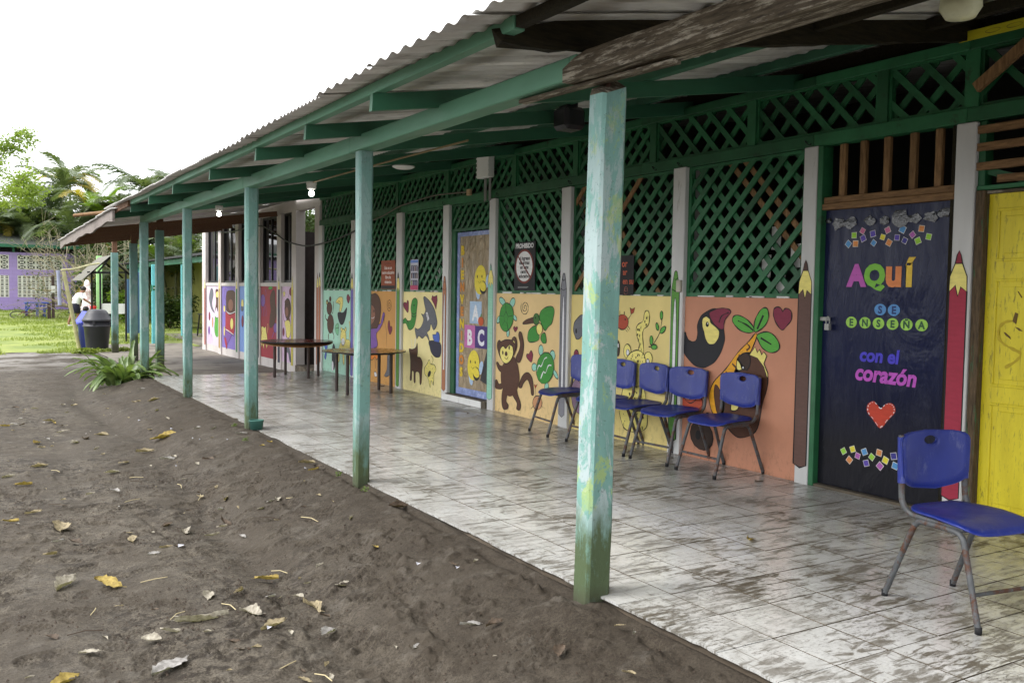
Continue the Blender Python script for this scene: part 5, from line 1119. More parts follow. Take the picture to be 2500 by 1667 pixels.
# ------------------------------------------------------------------ chairs
BLUEP = NT('blue_seat_plastic'); t = BLUEP
cb = t.mix(t.ramp(t.noise(5, 5, .6), [(.3,0),(.7,1)]), (.010,.022,.19), (.017,.034,.26))
cb = t.mix(t.ramp(t.noise(22, 8, .8, t.mapv((1,1,.4), rot=(.6,.4,0))), [(.55,0),(.66,.45)]), cb, (.13,.15,.30))
t.fin(cb, t.ramp(t.noise(7, 4, .6), [(.3,.28),(.7,.45)]), t.bump(t.noise(60, 3, .5), .04, .002), spec=.5); BLUEP = t.m; vary(BLUEP, .82, 1.12)
TUBE = M('worn_grey_tube', (84,86,88), .5, .25, 14, .15, 50, metal=.2, dirt=(84,54,38), dscale=15, dth=(.50,.60))
FOOT = M('rubber_foot', (30,30,32), .8)
def make_chair():
    # local axes: x across, +y towards the sitter's front, z up
    c = thing('chair', '', 'chair')
    r = .0145
    for s, nm in ((-1,'side_frame'), (1,'side_frame')):
        b = B(); x = .205*s; xf = .225*s
        P = [(xf, -.275, .012), (x*1.02, -.14, .345), (x, -.115, .392), (x, -.075, .412), (x, .10, .412), (x, .145, .395), (x*1.01, .168, .35), (xf, .272, .012)]
        b.tube(smooth_path(P, 5), r, 8); b.obj(nm, TUBE, c, world=False)
        b = B(); P = [(x*.93, .15, .428), (x*.95, -.10, .428), (x*.97, -.165, .436), (x*1.0, -.200, .475), (x*1.0, -.212, .54), (x*.98, -.228, .80)]
        b.tube(smooth_path(P, 5), r, 8); b.obj('back_upright', TUBE, c, world=False)
        for y in (-.275, .272):
            b = B(); b.lathe([(.0, .0), (.015,.0), (.0155,.03), (.0,.031)], xf, y*1.0, 8); b.obj('rubber_foot', FOOT, c, world=False)
    b = B(); b.tube([(-.212,.225,.155),(.212,.225,.155)], .010, 8); b.obj('stretcher', TUBE, c, world=False)
    b = B(); b.tube([(-.205,-.06,.405),(.205,-.06,.405)], .010, 8); b.tube([(-.205,.09,.405),(.205,.09,.405)], .010, 8); b.obj('seat_bar', TUBE, c, world=False)
    # seat: dished shell with a waterfall front
    def shell(outline, zf, th, name, hole=None, face='z'):
        n = len(outline); rings = [1, .97, .85, .65, .4, .15] if hole is None else None
        b = B(); V = []
        if hole is None:
            for side in (0, 1):
                for k in rings:
                    for (u, v) in outline: V.append((u*k, v*k, zf(u*k, v*k) - (th if side else 0) - (.006 if k == 1 and not side else 0) + (.004 if k == 1 and side else 0)))
            m = len(rings); F = []
            for side in (0, 1):
                o = side*m*n
                for i in range(m-1):
                    for j in range(n):
                        q = (o+i*n+j, o+i*n+(j+1) % n, o+(i+1)*n+(j+1) % n, o+(i+1)*n+j); F.append(q if not side else q[::-1])
                F.append([o+(m-1)*n+j for j in range(n)][::1 if not side else -1])
            for j in range(n): F.append((j, m*n+j, m*n+(j+1) % n, (j+1) % n))
            b.add(V, F, 0, None, True)
        return b.obj(name, BLUEP, c, world=False)
    out = []
    for k in range(40):
        a = 6.283*k/40; ca, sa = math.cos(a), math.sin(a)
        e = .38 if sa > 0 else .5
        u = .222*math.copysign(abs(ca)**e, ca)*(1 - .10*max(0, -sa)); v = .215*math.copysign(abs(sa)**e, sa)
        out.append((u, v))
    shell(out, lambda u, v: .452 + .012*(u/.2)**2*(1 if v < .1 else .4) - .030*max(0, (v-.10)/.11)**2 + .018*max(0, (-v-.12)/.09)**2 - .006, .014, 'seat')
    # backrest: curved plate with an oval hand hole
    n = 56; O = []; I = []
    def outl(a):
        ca, sa = math.cos(a), math.sin(a)
        top, bot = .115, -.155
        # superellipse box, wider at the shoulders, belly at the bottom
        u = math.copysign(abs(ca)**.22, ca); v = math.copysign(abs(sa)**.26, sa)
        w = .218 + .008*v; z = v*(.118 if v > 0 else .115)
        if v > 0: z += .020*(1-abs(u)**2.2) - .004
        else: z -= .045*(1-abs(u)**2)
        return u*w, z
    for k in range(n):
        a = 6.283*k/n; O.append(outl(a)); I.append((.040*math.cos(a), .083 + .021*math.sin(a)))
    def bend(u, z, off): return (u, -.222 - (z+.14)*.07 - .040*(1-(u/.22)**2) + .030 + off, .685 + z)
    b = B(); V = []; ks = [0, .04, .12, .3, .55, .8, .97, 1]
    for side in (0, 1):
        for k in ks:
            for (ou, oz), (iu, iz) in zip(O, I):
                u, z = iu+(ou-iu)*k, iz+(oz-iz)*k; V.append(bend(u, z, (.010 if side == 0 else -.010)*(.45 if k in (0, 1) else 1)))
    m = len(ks); F = []
    for side in (0, 1):
        o = side*m*n
        for i in range(m-1):
            for j in range(n):
                q = (o+i*n+j, o+i*n+(j+1) % n, o+(i+1)*n+(j+1) % n, o+(i+1)*n+j); F.append(q[::-1] if not side else q)
    for j in range(n):
        F.append((j, m*n+j, m*n+(j+1) % n, (j+1) % n)); e = (m-1)*n; F.append((e+j, e+(j+1) % n, m*n+e+(j+1) % n, m*n+e+j))
    b.add(V, F, 0, None, True)
    for s in (-1, 1): b.tube([(s*.203,-.213,.57),(s*.200,-.221,.69),(s*.197,-.228,.79)], .021, 8)
    b.obj('backrest', BLUEP, c, world=False)
    return c
chair0 = make_chair()
def place(o, x, y, rz, label, group=None):
    o.location = (x, y, 0.0015); o.rotation_euler = (0, 0, rz); o['label'] = label
    if group: o['group'] = group
# facing -X means local +y -> world -X : rz = +90 deg
spots = [(2.215, .012), (2.835, .10), (3.345, -.06), (3.84, .03), (4.545, -.14)]
lab = ['blue plastic chair nearest the navy door in the row against the painted wall', 'second blue chair from the navy door, below the toucan mural', 'third blue chair from the navy door, in front of the painted leopard', 'fourth blue chair in the row, half hidden behind the patched turquoise post', 'blue chair at the far end of the row beside the painted monkey']
for (y, dr), lb_ in zip(spots, lab):
    o = copy_tree(chair0); place(o, 2.768, y, math.pi/2+dr, lb_, 'blue chairs lined up against the mural wall')
place(chair0, 1.425, -.835, math.radians(180-9), 'blue plastic chair with rusty frame standing alone in the foreground')

# ------------------------------------------------------------------ round tables
def table(x, y, mat_top, label, legs, warp=0):
    t = thing('round_table', label, 'table', (x, y, 0), 'round tables on the porch'); n = 48
    b = B()
    R = .595; V = []
    for z, k in ((.602, .985), (.600, 1), (.586, 1), (.584, .985)):
        for j in range(n):
            a = 6.283*j/n; V.append((x+R*k*math.cos(a), y+R*k*math.sin(a), z))
    F = [(i*n+j, (i+1)*n+j, (i+1)*n+(j+1) % n, i*n+(j+1) % n) for i in range(3) for j in range(n)]; F = [f[::-1] for f in F]
    b.add(V, F, 1); b.add(V[:n], [list(range(n))], 0); b.add(V[3*n:], [list(range(n))[::-1]], 1); b.obj('table_top', [mat_top, BLACK], t)
    if warp:
        b = B(); V = []
        for j in range(25):
            a = math.pi*(.95+.95*j/24); d = .05*math.sin(math.pi*j/24)**1.3
            V += [(x+R*math.cos(a), y+R*math.sin(a), .5835-d), (x+R*.8*math.cos(a), y+R*.8*math.sin(a), .5835-d*.3), (x+R*math.cos(a), y+R*math.sin(a), .571-d)]
        b.add(V, [(j*3, j*3+3, j*3+4, j*3+1) for j in range(24)] + [(j*3, j*3+2, j*3+5, j*3+3) for j in range(24)], 0); b.obj('delaminated_layer', M('ply_edge', (120,84,50), .7), t)
    b = B(); b.box(x-.33, x+.33, y-.33, y+.33, .555, .5832); b.obj('frame', BLACK, t)
    for lx, ly in legs:
        b = B(); b.tube([(lx, ly, .001), (lx, ly, .556)], .024, 10); b.obj('leg', M('table_leg_brown', (58,46,42), .5, .2, 10), t)
REDT = M('red_tabletop', (116,50,44), .22, .18, 4, .05, 30, spec=.55); YELT = M('ochre_tabletop', (188,138,52), .25, .14, 4, .05, 30, spec=.55)
table(2.205, 11.63, REDT, 'round red topped table with a peeling edge, farther of the two', [(1.83,11.62),(2.13,12.0),(2.28,11.25),(2.58,11.63)], 1)
table(2.33, 8.955, YELT, 'round ochre topped table on brown legs, nearer of the two', [(2.03,9.25),(1.99,8.72),(2.66,9.19),(2.62,8.66)])

# ------------------------------------------------------------------ signs on the lattice
def sign(name, label, y0, y1, z0, z1, c, fn, X=3.045, curl=0):
    b = B(); b.box(X, X+.004, y0, y1, z0, z1, 0, lin(c)); b2 = B(); fn(b, X-.0012)
    return tag(b.obj(name, ATTR), label, 'sign')
def s1(b, X):
    for i in range(5): b.add([(X,9.93-.05*i,1.90),(X,9.915-.05*i,1.90),(X,9.90-.05*i-.03,1.86),(X,9.915-.05*i-.03,1.86)], [(0,1,2,3)], 0, lin((90,38,20)))
    for i, s in enumerate(('Este es un','centro educativo','libre de','violencias')): wtext(b, s, 9.775, 1.79-.072*i, .068, lin((232,222,214)), X, .0015, sx=1.0)
    b.add([(X,10.04,1.49),(X,9.52,1.49),(X,9.52,1.54),(X,10.04,1.54)], [(0,1,2,3)], 0, lin((40,34,34)))
sign('brown_sign', 'orange brown sign reading Este es un centro educativo libre de violencias', 9.515, 10.045, 1.485, 1.925, (150,74,44), s1)
def s2(b, X):
    b.add([(X,8.955,1.48),(X,8.70,1.48),(X,8.70,1.55),(X,8.955,1.55)], [(0,1,2,3)], 0, lin((190,70,110))); b.add([(X,8.955,1.87),(X,8.70,1.87),(X,8.70,1.91),(X,8.955,1.91)], [(0,1,2,3)], 0, lin((110,140,210)))
    for r in range(3):
        for q in range(4):
            y = 8.935-q*.06; z = 1.785-r*.105
            b.add([(X-.0004,y,z-.035),(X-.0004,y-.045,z-.035),(X-.0004,y-.045,z+.035),(X-.0004,y,z+.035)], [(0,1,2,3)], 0, lin(random.choice([(90,80,110),(70,60,70),(140,150,90),(60,70,110),(120,90,90)])))
    for z in (1.83, 1.72, 1.615): ribbon(b, [(8.94,z),(8.72,z)], .01, lin((60,60,80)), X-.0004)
sign('photo_poster', 'narrow white poster with rows of small pictures on the lattice', 8.695, 8.96, 1.475, 1.918, (206,206,218), s2)
def s3(b, X):
    n = 36; cy, cz = 5.795, 1.77
    el = lambda ry, rz, l, c: b.add([(l, cy+ry*math.cos(6.283*k/n), cz+rz*math.sin(6.283*k/n)) for k in range(n)][::-1], [list(range(n))], 0, lin(c))
    el(.205,.20,X,(120,44,34)); el(.180,.176,X-.0005,(228,228,226))
    wtext(b, 'PROHIBIDO', 5.795, 1.985, .075, lin((230,230,230)), X-.0005, .003)
    for i, s in enumerate(('el ingreso','de armas','en este','centro','educativo')): wtext(b, s, 5.795, 1.845-.052*i, .062, lin((20,20,22)), X-.001, .0022, .12)
    ribbon(b, [(5.93,1.885),(5.66,1.65)], .016, lin((110,50,40)), X-.0016); ribbon(b, [(5.93,1.53),(5.70,1.53)], .006, lin((150,150,150)), X-.0005); ribbon(b, [(5.93,1.52),(5.72,1.52)], .004, lin((150,150,150)), X-.0005)
sign('prohibition_sign', 'black PROHIBIDO sign with red ringed white oval on the lattice', 5.56, 6.02, 1.49, 2.056, (26,26,30), s3)
def s4(b, X):
    for s, z, sz in (('or',1.735,.10),('ar',1.655,.085),('en su',1.565,.085)): wtext(b, s, 3.925 if s != 'or' else 3.945, z, sz, lin((188,88,60)), X, .002, align='LEFT', sx=.95)
    ribbon(b, [(3.87+.026*math.cos(6.283*k/14), 1.515+.022*math.sin(6.283*k/14)) for k in range(14)], .006, lin((150,90,76)), X, True); ribbon(b, [(3.87+.03*math.cos(6.283*k/14), 1.49+.03*math.sin(6.283*k/14)) for k in range(14)], .005, lin((150,90,76)), X-.0003, True)
sign('chalk_sign', 'black board with orange handwriting partly behind the near post', 3.755, 4.30, 1.455, 1.848, (24,20,24), s4)
def s5(b, X):
    for y in (.12,-.02,-.16): ribbon(b, [(y+.05*math.cos(6.283*k/12), 3.166+.013*math.sin(6.283*k/12)) for k in range(12)], .004, lin((122,122,44)), X, True)
o = sign('yellow_plank', 'yellow painted plank under the roof above the yellow door', -.75, .35, 3.135, 3.197, (200,192,40), s5, X=2.985)

# ------------------------------------------------------------------ lamps, boxes, cables
GLOW = mat_emit('lit_bulb', (1,.98,.92), 14)
def lampholder(x, y, zb, lit, label):
    t = thing('ceiling_lamp', label, 'lamp', (x, y, zb))
    b = B(); b.lathe([(0,.17),(.06,.17),(.062,.135),(.055,.13),(.058,.10),(.05,.085),(.022,.075),(.022,.055)], x, y, 18, z0=zb); b.obj('holder', WHITEP, t)
    b = B(); b.lathe([(.0,.0),(.018,.003),(.03,.015),(.033,.032),(.028,.048),(.018,.062),(.016,.07)], x, y, 16, z0=zb); b.obj('bulb', GLOW if lit else WHITEP, t)
lampholder(1.0, 7.36, 2.575, True, 'white lampholder with lit bulb under the porch beyond the second post')
lampholder(1.0, 11.9, 2.62, True, 'white lampholder with lit bulb at the far end of the porch')
b = B(); b.lathe([(0,-.16),(.06,-.15),(.085,-.11),(.08,-.06),(.055,-.03),(.06,-.02),(.06,.03),(0,.03)], 1.0, -.97, 20, z0=2.80); tag(b.obj('globe_lamp', M('cream_globe', (205,205,170), .35)), 'cream glass globe lamp under the roof at the top right', 'lamp')
b = B(); b.lathe([(0,-.03),(.09,-.028),(.125,-.01),(.13,.0),(0,.0)], 1.72, 6.3, 24, z0=2.875); tag(b.obj('disc_lamp', WHITEP), 'flat white disc lamp on the underside of the porch roof', 'lamp')
lampholder(5.0, 1.55, 3.05, True, 'bare lit bulb inside the room behind the lattice')
b = B(); b.cbox(2.94, 3.028, 6.50, 6.80, 2.875, 3.20, .008)
for q in range(6):
    for yy in (6.508, 6.792): b.cbox(2.934, 2.945, yy-.012, yy+.012, 2.89+q*.055, 2.91+q*.055, .002)
jb = thing('meter_box', 'grey plastic junction box with pipes above the welcome door', 'box', (2.98, 6.65, 2.6)); b.obj('box', WHITEP, jb)
for y in (6.69, 6.655, 6.57, 6.545):
    b = B(); b.tube([(3.0, y, 2.60-random.uniform(0,.03)), (3.0, y, 2.876)], .009, 8); b.obj('pipe', IRON, jb)
b = B(); b.cbox(2.985, 3.029, 7.07, 7.15, 2.70, 2.78, .006); tag(b.obj('switch_box', M('beige_box', (176,150,116), .6)), 'small beige junction box on the lattice rail', 'box')
b = B(); b.tube(smooth_path([(3.0,7.15,2.745),(2.995,7.6,2.765),(2.99,8.15,2.775),(2.99,8.9,2.735),(2.99,9.27,2.71),(2.99,9.8,2.62),(2.985,10.31,2.555),(2.98,10.9,2.46)], 6), .011, 8); tag(b.obj('conduit', M('grey_conduit', (96,92,80), .6)), 'sagging grey conduit running along the lattice rail', 'cable')
b = B(); b.tube(smooth_path([(2.98,10.9,2.45),(2.98,11.6,2.36),(2.98,12.36,2.30),(2.98,13.0,2.275),(2.98,13.7,2.29),(2.98,14.73,2.42),(2.98,15.5,2.62),(2.98,16.34,2.79),(2.98,17.2,2.83),(2.98,17.94,2.82),(2.98,19.0,2.80),(2.98,19.9,2.84),(2.98,21,2.95),(2.98,21.9,3.05)], 6), .014, 8); tag(b.obj('black_cable', BLACK), 'thick black cable drooping across the white classroom windows', 'cable')
b = B(); b.tube([(.98,7.36,2.745),(.6,7.9,2.70),(.3,8.3,2.66)], .008, 6); tag(b.obj('lamp_wire', IRON), 'grey wire leading to the lit lamp', 'cable')
b = B(); b.cbox(1.52, 1.72, 2.74, 2.95, 2.78, 2.96, .03); b.box(1.56, 1.66, 2.78, 2.90, 2.961, 3.0); tag(b.obj('loudspeaker', BLACK), 'black loudspeaker hanging from the rafters behind the patched post', 'speaker')
b = B(); b.cbox(2.985, 3.015, 3.005, 3.065, 1.49, 1.60, .006); tag(b.obj('outlet_box', M('old_outlet', (170,164,150), .6)), 'old socket box on the column beside the orange panel', 'outlet')
b = B(); b.tube(smooth_path([(1.0,7.36,2.735),(1.02,6.5,2.74),(1.05,5.2,2.745),(1.1,3.6,2.75)], 5), .009, 6); tag(b.obj('ceiling_conduit', M('tan_conduit', (140,122,84), .6)), 'tan conduit under the rafters from the lit lamp', 'cable')
for y in (1.62, 3.1, 3.45, 4.85, 6.4, 7.85, 9.3, 11.2):
    b = B(); b.tube(smooth_path([(3.028,y,2.66),(3.0,y,2.67),(2.985,y-.02,2.655),(2.995,y-.045,2.63),(3.01,y-.05,2.645)], 4), .004, 5); b.obj('hook', BLACK, wing)
# white sheets added as stand-ins for bright spots glimpsed through the lattice
for i, (x, y, z) in enumerate(((3.135,1.95,1.55),(3.145,2.12,1.72),(3.135,1.80,1.80),(3.145,2.02,1.95))):
    b = B(); b.box(x, x+.004, y-.05, y+.05, z-.10, z+.09); tag(b.obj('bright_spot_sheet', WHITEP), 'white sheet added as a bright spot behind the lattice by the navy door', 'paper', 'white sheets added as bright spots inside the room')
for i, (y, z) in enumerate(((8.05,1.62),(8.3,1.60),(8.2,1.78))):
    b = B(); b.box(3.135, 3.139, y-.06, y+.06, z-.08, z+.08); tag(b.obj('bright_spot_sheet', WHITEP), 'white sheet added as a bright spot behind the lattice left of the welcome door', 'paper', 'white sheets added as bright spots behind the far lattice')
# green pot at the foot of the third post
b = B(); b.lathe([(0,.004),(.062,.004),(.072,.09),(.076,.092),(.076,.1),(.068,.1),(.06,.03),(0,.03)], -.005, 6.105, 22); tag(b.obj('plant_pot', M('green_pot', (62,108,98), .6)), 'low green plastic pot at the foot of the third turquoise post', 'pot')
# ------------------------------------------------------------------ white classroom with mural panels, beyond the lattice wing
white = thing('white_classroom', 'white classroom block with tall sliding windows over small painted panels', 'building', (5, 17.6, -.3))
WB = M('white_building_paint', (204,197,193), .6, .1, 2, .15, 50, dirt=(168,158,150), dscale=5, dth=(.62,.78))
GLASS = mat_glass(); FRAME = M('dark_window_frame', (30,28,28), .4)
ZB = -.45
b = B(); b.box(WX+.002, 3.2, 14.40, 22.22, ZB, -.02); b.obj('plinth', WB, white)
b = B(); b.box(WX+.003, 3.2, 12.905, 22.22, 2.99, 3.20); b.obj('lintel_wall', WB, white)
b = B(); b.cbox(WX-.02, 3.2, 14.40, 22.22, 1.512, 1.592, .004); b.obj('sill', WB, white)
mull = [(22.22,21.84),(20.45,20.18),(18.78,18.50),(16.95,16.72),(15.46,15.18),(14.48,14.20)]
for y1, y0 in mull:
    b = B(); b.cbox(WX-.035, 3.2, y0, y1, ZB, 2.989, .006); b.obj('pier', WB, white)
b = B(); b.cbox(WX-.02, 3.2, 12.905, 13.15, ZB, 2.989, .006); b.obj('pier', WB, white)
PW = {'w1': (20.452,21.838,(224,204,222)), 'w2': (18.782,20.178,(132,116,190)), 'w3': (16.952,18.498,(128,160,222)), 'w4': (15.462,16.718,(160,52,64)), 'w5': (14.482,15.178,(222,192,220))}
for k, (y0, y1, c) in PW.items():
    b = B(); b.box(WX, 3.2, y0, y1, -.019, 1.511); panels[k] = b.obj('mural_panel', mat_wall('wall_paint_'+k, c, .2), white)
for pk, name, items in MURALS:
    if pk in PW: figure(name, items, panels[pk], WX)
for (y0, y1) in ((20.452,21.838),(18.782,20.178),(16.952,18.498),(15.462,16.718),(14.482,15.178)):
    b = B()
    for a, c_, d, e in ((y0,y1,1.594,1.64),(y0,y1,2.94,2.988),(y0,y0+.05,1.641,2.939),(y1-.05,y1,1.641,2.939),((y0+y1)/2-.03,(y0+y1)/2+.03,1.641,2.939)): b.box(3.09, 3.14, a, c_, d, e)
    w = b.obj('window', FRAME, white)
    for a, c_, x in ((y0+.051,(y0+y1)/2-.031,3.11),((y0+y1)/2+.031,y1-.051,3.12)):
        b = B(); b.box(x, x+.006, a, c_, 1.642, 2.938); b.obj('pane', GLASS, w)
for (yc, c) in ((21.9,(176,80,66)),(20.32,(200,160,90)),(18.64,(70,130,80)),(16.83,(60,60,80)),(15.3,(48,48,76)),(14.42,(214,200,90))):
    bb = B(); cc = lin(c); P = [(yc-.06,-.05),(yc+.06,-.05),(yc+.06,1.45),(yc,1.74),(yc-.06,1.45)]
    bb.add([(WX-.037,*p) for p in P][::-1], [list(range(5))], 0, cc); ribbon(bb, P, .02, COL['K'], WX-.0375, True)
    bb.add([(WX-.038,yc-.055,1.45),(WX-.038,yc+.055,1.45),(WX-.038,yc+.02,1.62),(WX-.038,yc-.02,1.62)][::-1], [(0,1,2,3)], 0, COL['pale']); bb.obj('painted_pencil', ATTR, white)
bb = B(); yc = 12.97; P = [(yc-.06,.08),(yc+.06,.08),(yc+.06,1.5),(yc,1.77),(yc-.06,1.5)]; bb.add([(WX-.0225,*p) for p in P][::-1], [list(range(5))], 0, lin((182,112,80))); ribbon(bb, P, .02, COL['K'], WX-.023, True); bb.add([(WX-.0235,yc-.05,1.5),(WX-.0235,yc+.05,1.5),(WX-.0235,yc+.018,1.66),(WX-.0235,yc-.018,1.66)][::-1], [(0,1,2,3)], 0, COL['pale']); bb.obj('painted_pencil', ATTR, white)
# open doorway: dark inside, pale gap of sky over the inner wall
b = B(); b.box(3.21, 4.55, 14.40, 14.46, ZB, 2.60); b.obj('door_return', M('shade_dark_wall', (58,50,48), .8), white)  # dark colour stands in for the shade inside the doorway
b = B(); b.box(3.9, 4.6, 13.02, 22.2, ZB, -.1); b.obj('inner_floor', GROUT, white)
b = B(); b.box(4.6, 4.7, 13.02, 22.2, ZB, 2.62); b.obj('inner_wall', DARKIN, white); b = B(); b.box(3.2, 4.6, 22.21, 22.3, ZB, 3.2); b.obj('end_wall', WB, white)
b = B(); b.cbox(3.0, 3.9, 13.152, 14.20, ZB, -.02, .01); b.obj('doorstep', CONC, white)
b = B(); b.add([(2.9,14.3,3.205),(4.8,14.3,3.48),(4.8,22.5,3.48),(2.9,22.5,3.205),(2.9,14.3,3.225),(4.8,14.3,3.50),(4.8,22.5,3.50),(2.9,22.5,3.225)], [(0,3,2,1),(4,5,6,7),(0,1,5,4),(1,2,6,5),(2,3,7,6),(3,0,4,7)]); b.obj('roof_sheet', SHEET, white)

# ------------------------------------------------------------------ far walkway roof on turquoise and brown posts
walk = thing('walkway_roof', 'low sagging walkway roof with weathered brown fascia beyond the porch', 'roof', (1, 17, -.3))
def drop(y): return -.017*(y-12)
bb = B(); n = 40; V = []
for i in range(n+1):
    y = 11.75+i*(20.0-11.75)/n; w = .018*math.sin(y*2.1)+.012*math.sin(y*4.7)
    V += [(-.62, y, 2.455+drop(y)+w), (-.585, y, 2.455+drop(y)+w), (-.585, y, 2.605+drop(y)*.9), (-.62, y, 2.605+drop(y)*.9)]
bb.add(V, [(i*4+k, i*4+4+k, i*4+4+(k+1) % 4, i*4+(k+1) % 4) for i in range(n) for k in range(4)] + [(0,1,2,3), tuple(n*4+k for k in (3,2,1,0))]); bb.obj('fascia_board', BROWNW, walk)
for i in range(10):
    y0 = 11.7+i*.84; sheet(y0, y0+.88, .076, .009, -.66, 3.0, dz=.006*(i % 2), name='roof_sheet', parent=walk, base=2.735+drop(y0+.4), slope=.17)
for y, zt, zp in ((15.48,2.78,2.56),(18.6,2.70,2.42),(21.5,2.63,2.30)):
    o = post(y, .15 if y < 16 else .16, .14, -.35, zp, POST2, x0=.66, name='post', parent=walk, ch=.012)
    b = B(); b.cbox(.685, .80, y+.02, y+.12, zp+.001, zt, .004); b.obj('post_head', BROWNB, walk)
bb = B(); V = []
for i in range(21):
    y = 14.2+i*(22.2-14.2)/20; z = 2.815-.025*(y-14.2)+.03*math.sin((y-14)*.55)
    V += [(.68,y,z),(.80,y,z),(.80,y,z+.13),(.68,y,z+.13)]
bb.add(V, [(i*4+k, i*4+4+k, i*4+4+(k+1) % 4, i*4+(k+1) % 4) for i in range(20) for k in range(4)] + [(0,1,2,3), tuple(80+k for k in (3,2,1,0))]); bb.obj('beam', BROWNB, walk)
for y in (15.4,17.2,19.0,20.0):
    b = B(); b.beam((-.58,y,2.53+drop(y)),(3.0,y,3.06+drop(y)), .05, .1); b.obj('rafter', BROWNB, walk)
b = B(); b.tube([(-.35,13.0,2.70),(-.92,14.0,2.655)], .03, 7); tag(b.obj('loose_pole', RAWH), 'loose pole sticking out over the eave of the walkway roof', 'pole')

# ------------------------------------------------------------------ green roofed wing at the back
back = thing('back_wing', 'shaded back wing with green fascia, blue posts and olive yellow wall', 'building', (5, 34, -.2))
OLIVE = M('olive_wall', (150,150,84), .8, .15, 1); NAVYM = M('mural_dark', (58,60,84), .8, .2, 2)
GF = M('green_fascia', (46,104,80), .6, .15, 2); BLUEPOST = M('blue_post_paint', (96,176,180), .6, .15, 3); STEEL = M('steel_blue_panel', (62,96,130), .6, .15, 3)
b = B(); b.box(6.0, 6.2, 22.4, 48, -.3, 2.5); b.obj('wall', OLIVE, back)
b = B(); b.box(5.96, 6.0, 30.5, 33.0, -.2, 2.0); b.obj('mural_panel', NAVYM, back); b = B(); b.box(5.97, 5.999, 27.0, 29.6, -.2, 2.2); b.obj('mural_panel', M('mural_pale', (170,172,170), .8, .2, 2), back); b = B(); b.box(5.95, 5.999, 25.4, 26.5, -.2, 2.4); b.obj('mural_panel', M('mural_ochre', (196,160,60), .8), back)
for y in (24.2, 34.5, 38.5): b = B(); b.box(5.94, 5.999, y, y+.95, -.25, 1.9); b.obj('door', M('dark_door', (44,40,40), .7), back)
b = B(); b.box(3.3, 6.0, 22.4, 48, -.35, -.12); b.obj('porch_slab', PATHC, back)
b = B(); b.cbox(3.55, 3.63, 24.0, 46.0, 2.22, 2.40, .01); b.obj('fascia_board', GF, back)
b = B(); b.add([(3.4,23.9,2.405),(7.5,23.9,3.1),(7.5,48,3.1),(3.4,48,2.405),(3.4,23.9,2.46),(7.5,23.9,3.155),(7.5,48,3.155),(3.4,48,2.46)], [(0,3,2,1),(4,5,6,7),(0,1,5,4),(1,2,6,5),(2,3,7,6),(3,0,4,7)]); b.obj('roof_sheet', M('black_roof_edge', (40,40,42), .7), back)
for x, y in ((3.6,27.8),(3.6,32),(3.6,36.5)):
    b = B(); b.cbox(x, x+.14, y, y+.14, -.3, 2.22, .01); b.obj('post', BLUEPOST, back)
b = B(); b.cbox(2.12, 2.27, 24.45, 24.58, -.25, 2.1, .01); tag(b.obj('blue_post', BLUEPOST), 'pale blue post with small arrow sign in the yard passage', 'post')
b = B(); b.box(2.10, 2.118, 24.46, 24.57, 1.35, 1.52, 0, lin((40,110,70))); b.box(2.13,2.26,24.440,24.447,1.36,1.50,0,lin((40,110,70))); b.add([(2.24,24.437,1.43),(2.20,24.437,1.40),(2.20,24.437,1.42),(2.15,24.437,1.42),(2.15,24.437,1.44),(2.20,24.437,1.44),(2.20,24.437,1.46)][::1], [list(range(7))], 0, lin((230,235,230))); tag(b.obj('arrow_sign', ATTR), 'small green sign with a white arrow on the pale blue post', 'sign')
b = B(); b.cbox(2.25, 2.75, 29.9, 30.0, -.2, 1.95, .02); tag(b.obj('notice_board', STEEL), 'steel blue board standing beyond the walkway posts', 'board')
t = thing('dark_table', 'dark table in the shade of the back wing', 'table', (4.6,27.4,-.12))
b = B(); b.box(4.1,5.1,27.0,27.8,.58,.62); b.obj('table_top', BLACK, t)
for x, y in ((4.15,27.05),(5.05,27.05),(4.15,27.75),(5.05,27.75)): b = B(); b.beam((x,y,.579),(x+(x-4.6)*.15,y,-.118), .04,.04); b.obj('leg', BLACK, t)

# ------------------------------------------------------------------ purple building with breeze blocks
purp = thing('purple_building', 'purple painted block building with white breeze block screens across the grass', 'building', (1, 50.4, .15))
PY = 50.3
PURP = NT('purple_block_paint'); t = PURP
br = t.node('ShaderNodeTexBrick'); mp = t.node('ShaderNodeCombineXYZ'); sx = t.sep(); t.link(sx[0], mp.inputs[0]); t.link(sx[2], mp.inputs[1]); t.link(mp.outputs[0], br.inputs['Vector'])
br.inputs['Scale'].default_value = 1; br.inputs['Brick Width'].default_value = .4; br.inputs['Row Height'].default_value = .2; br.inputs['Mortar Size'].default_value = .008
br.inputs['Color1'].default_value = (.40,.29,.66,1); br.inputs['Color2'].default_value = (.43,.31,.68,1); br.inputs['Mortar'].default_value = (.33,.23,.56,1)
t.fin(t.mix(t.ramp(t.noise(1.5,5,.6), [(.3,.0),(.75,.35)]), br.outputs['Color'], (.33,.25,.50)), .8, t.bump(br.outputs['Fac'], .3, .01)); PURP = t.m
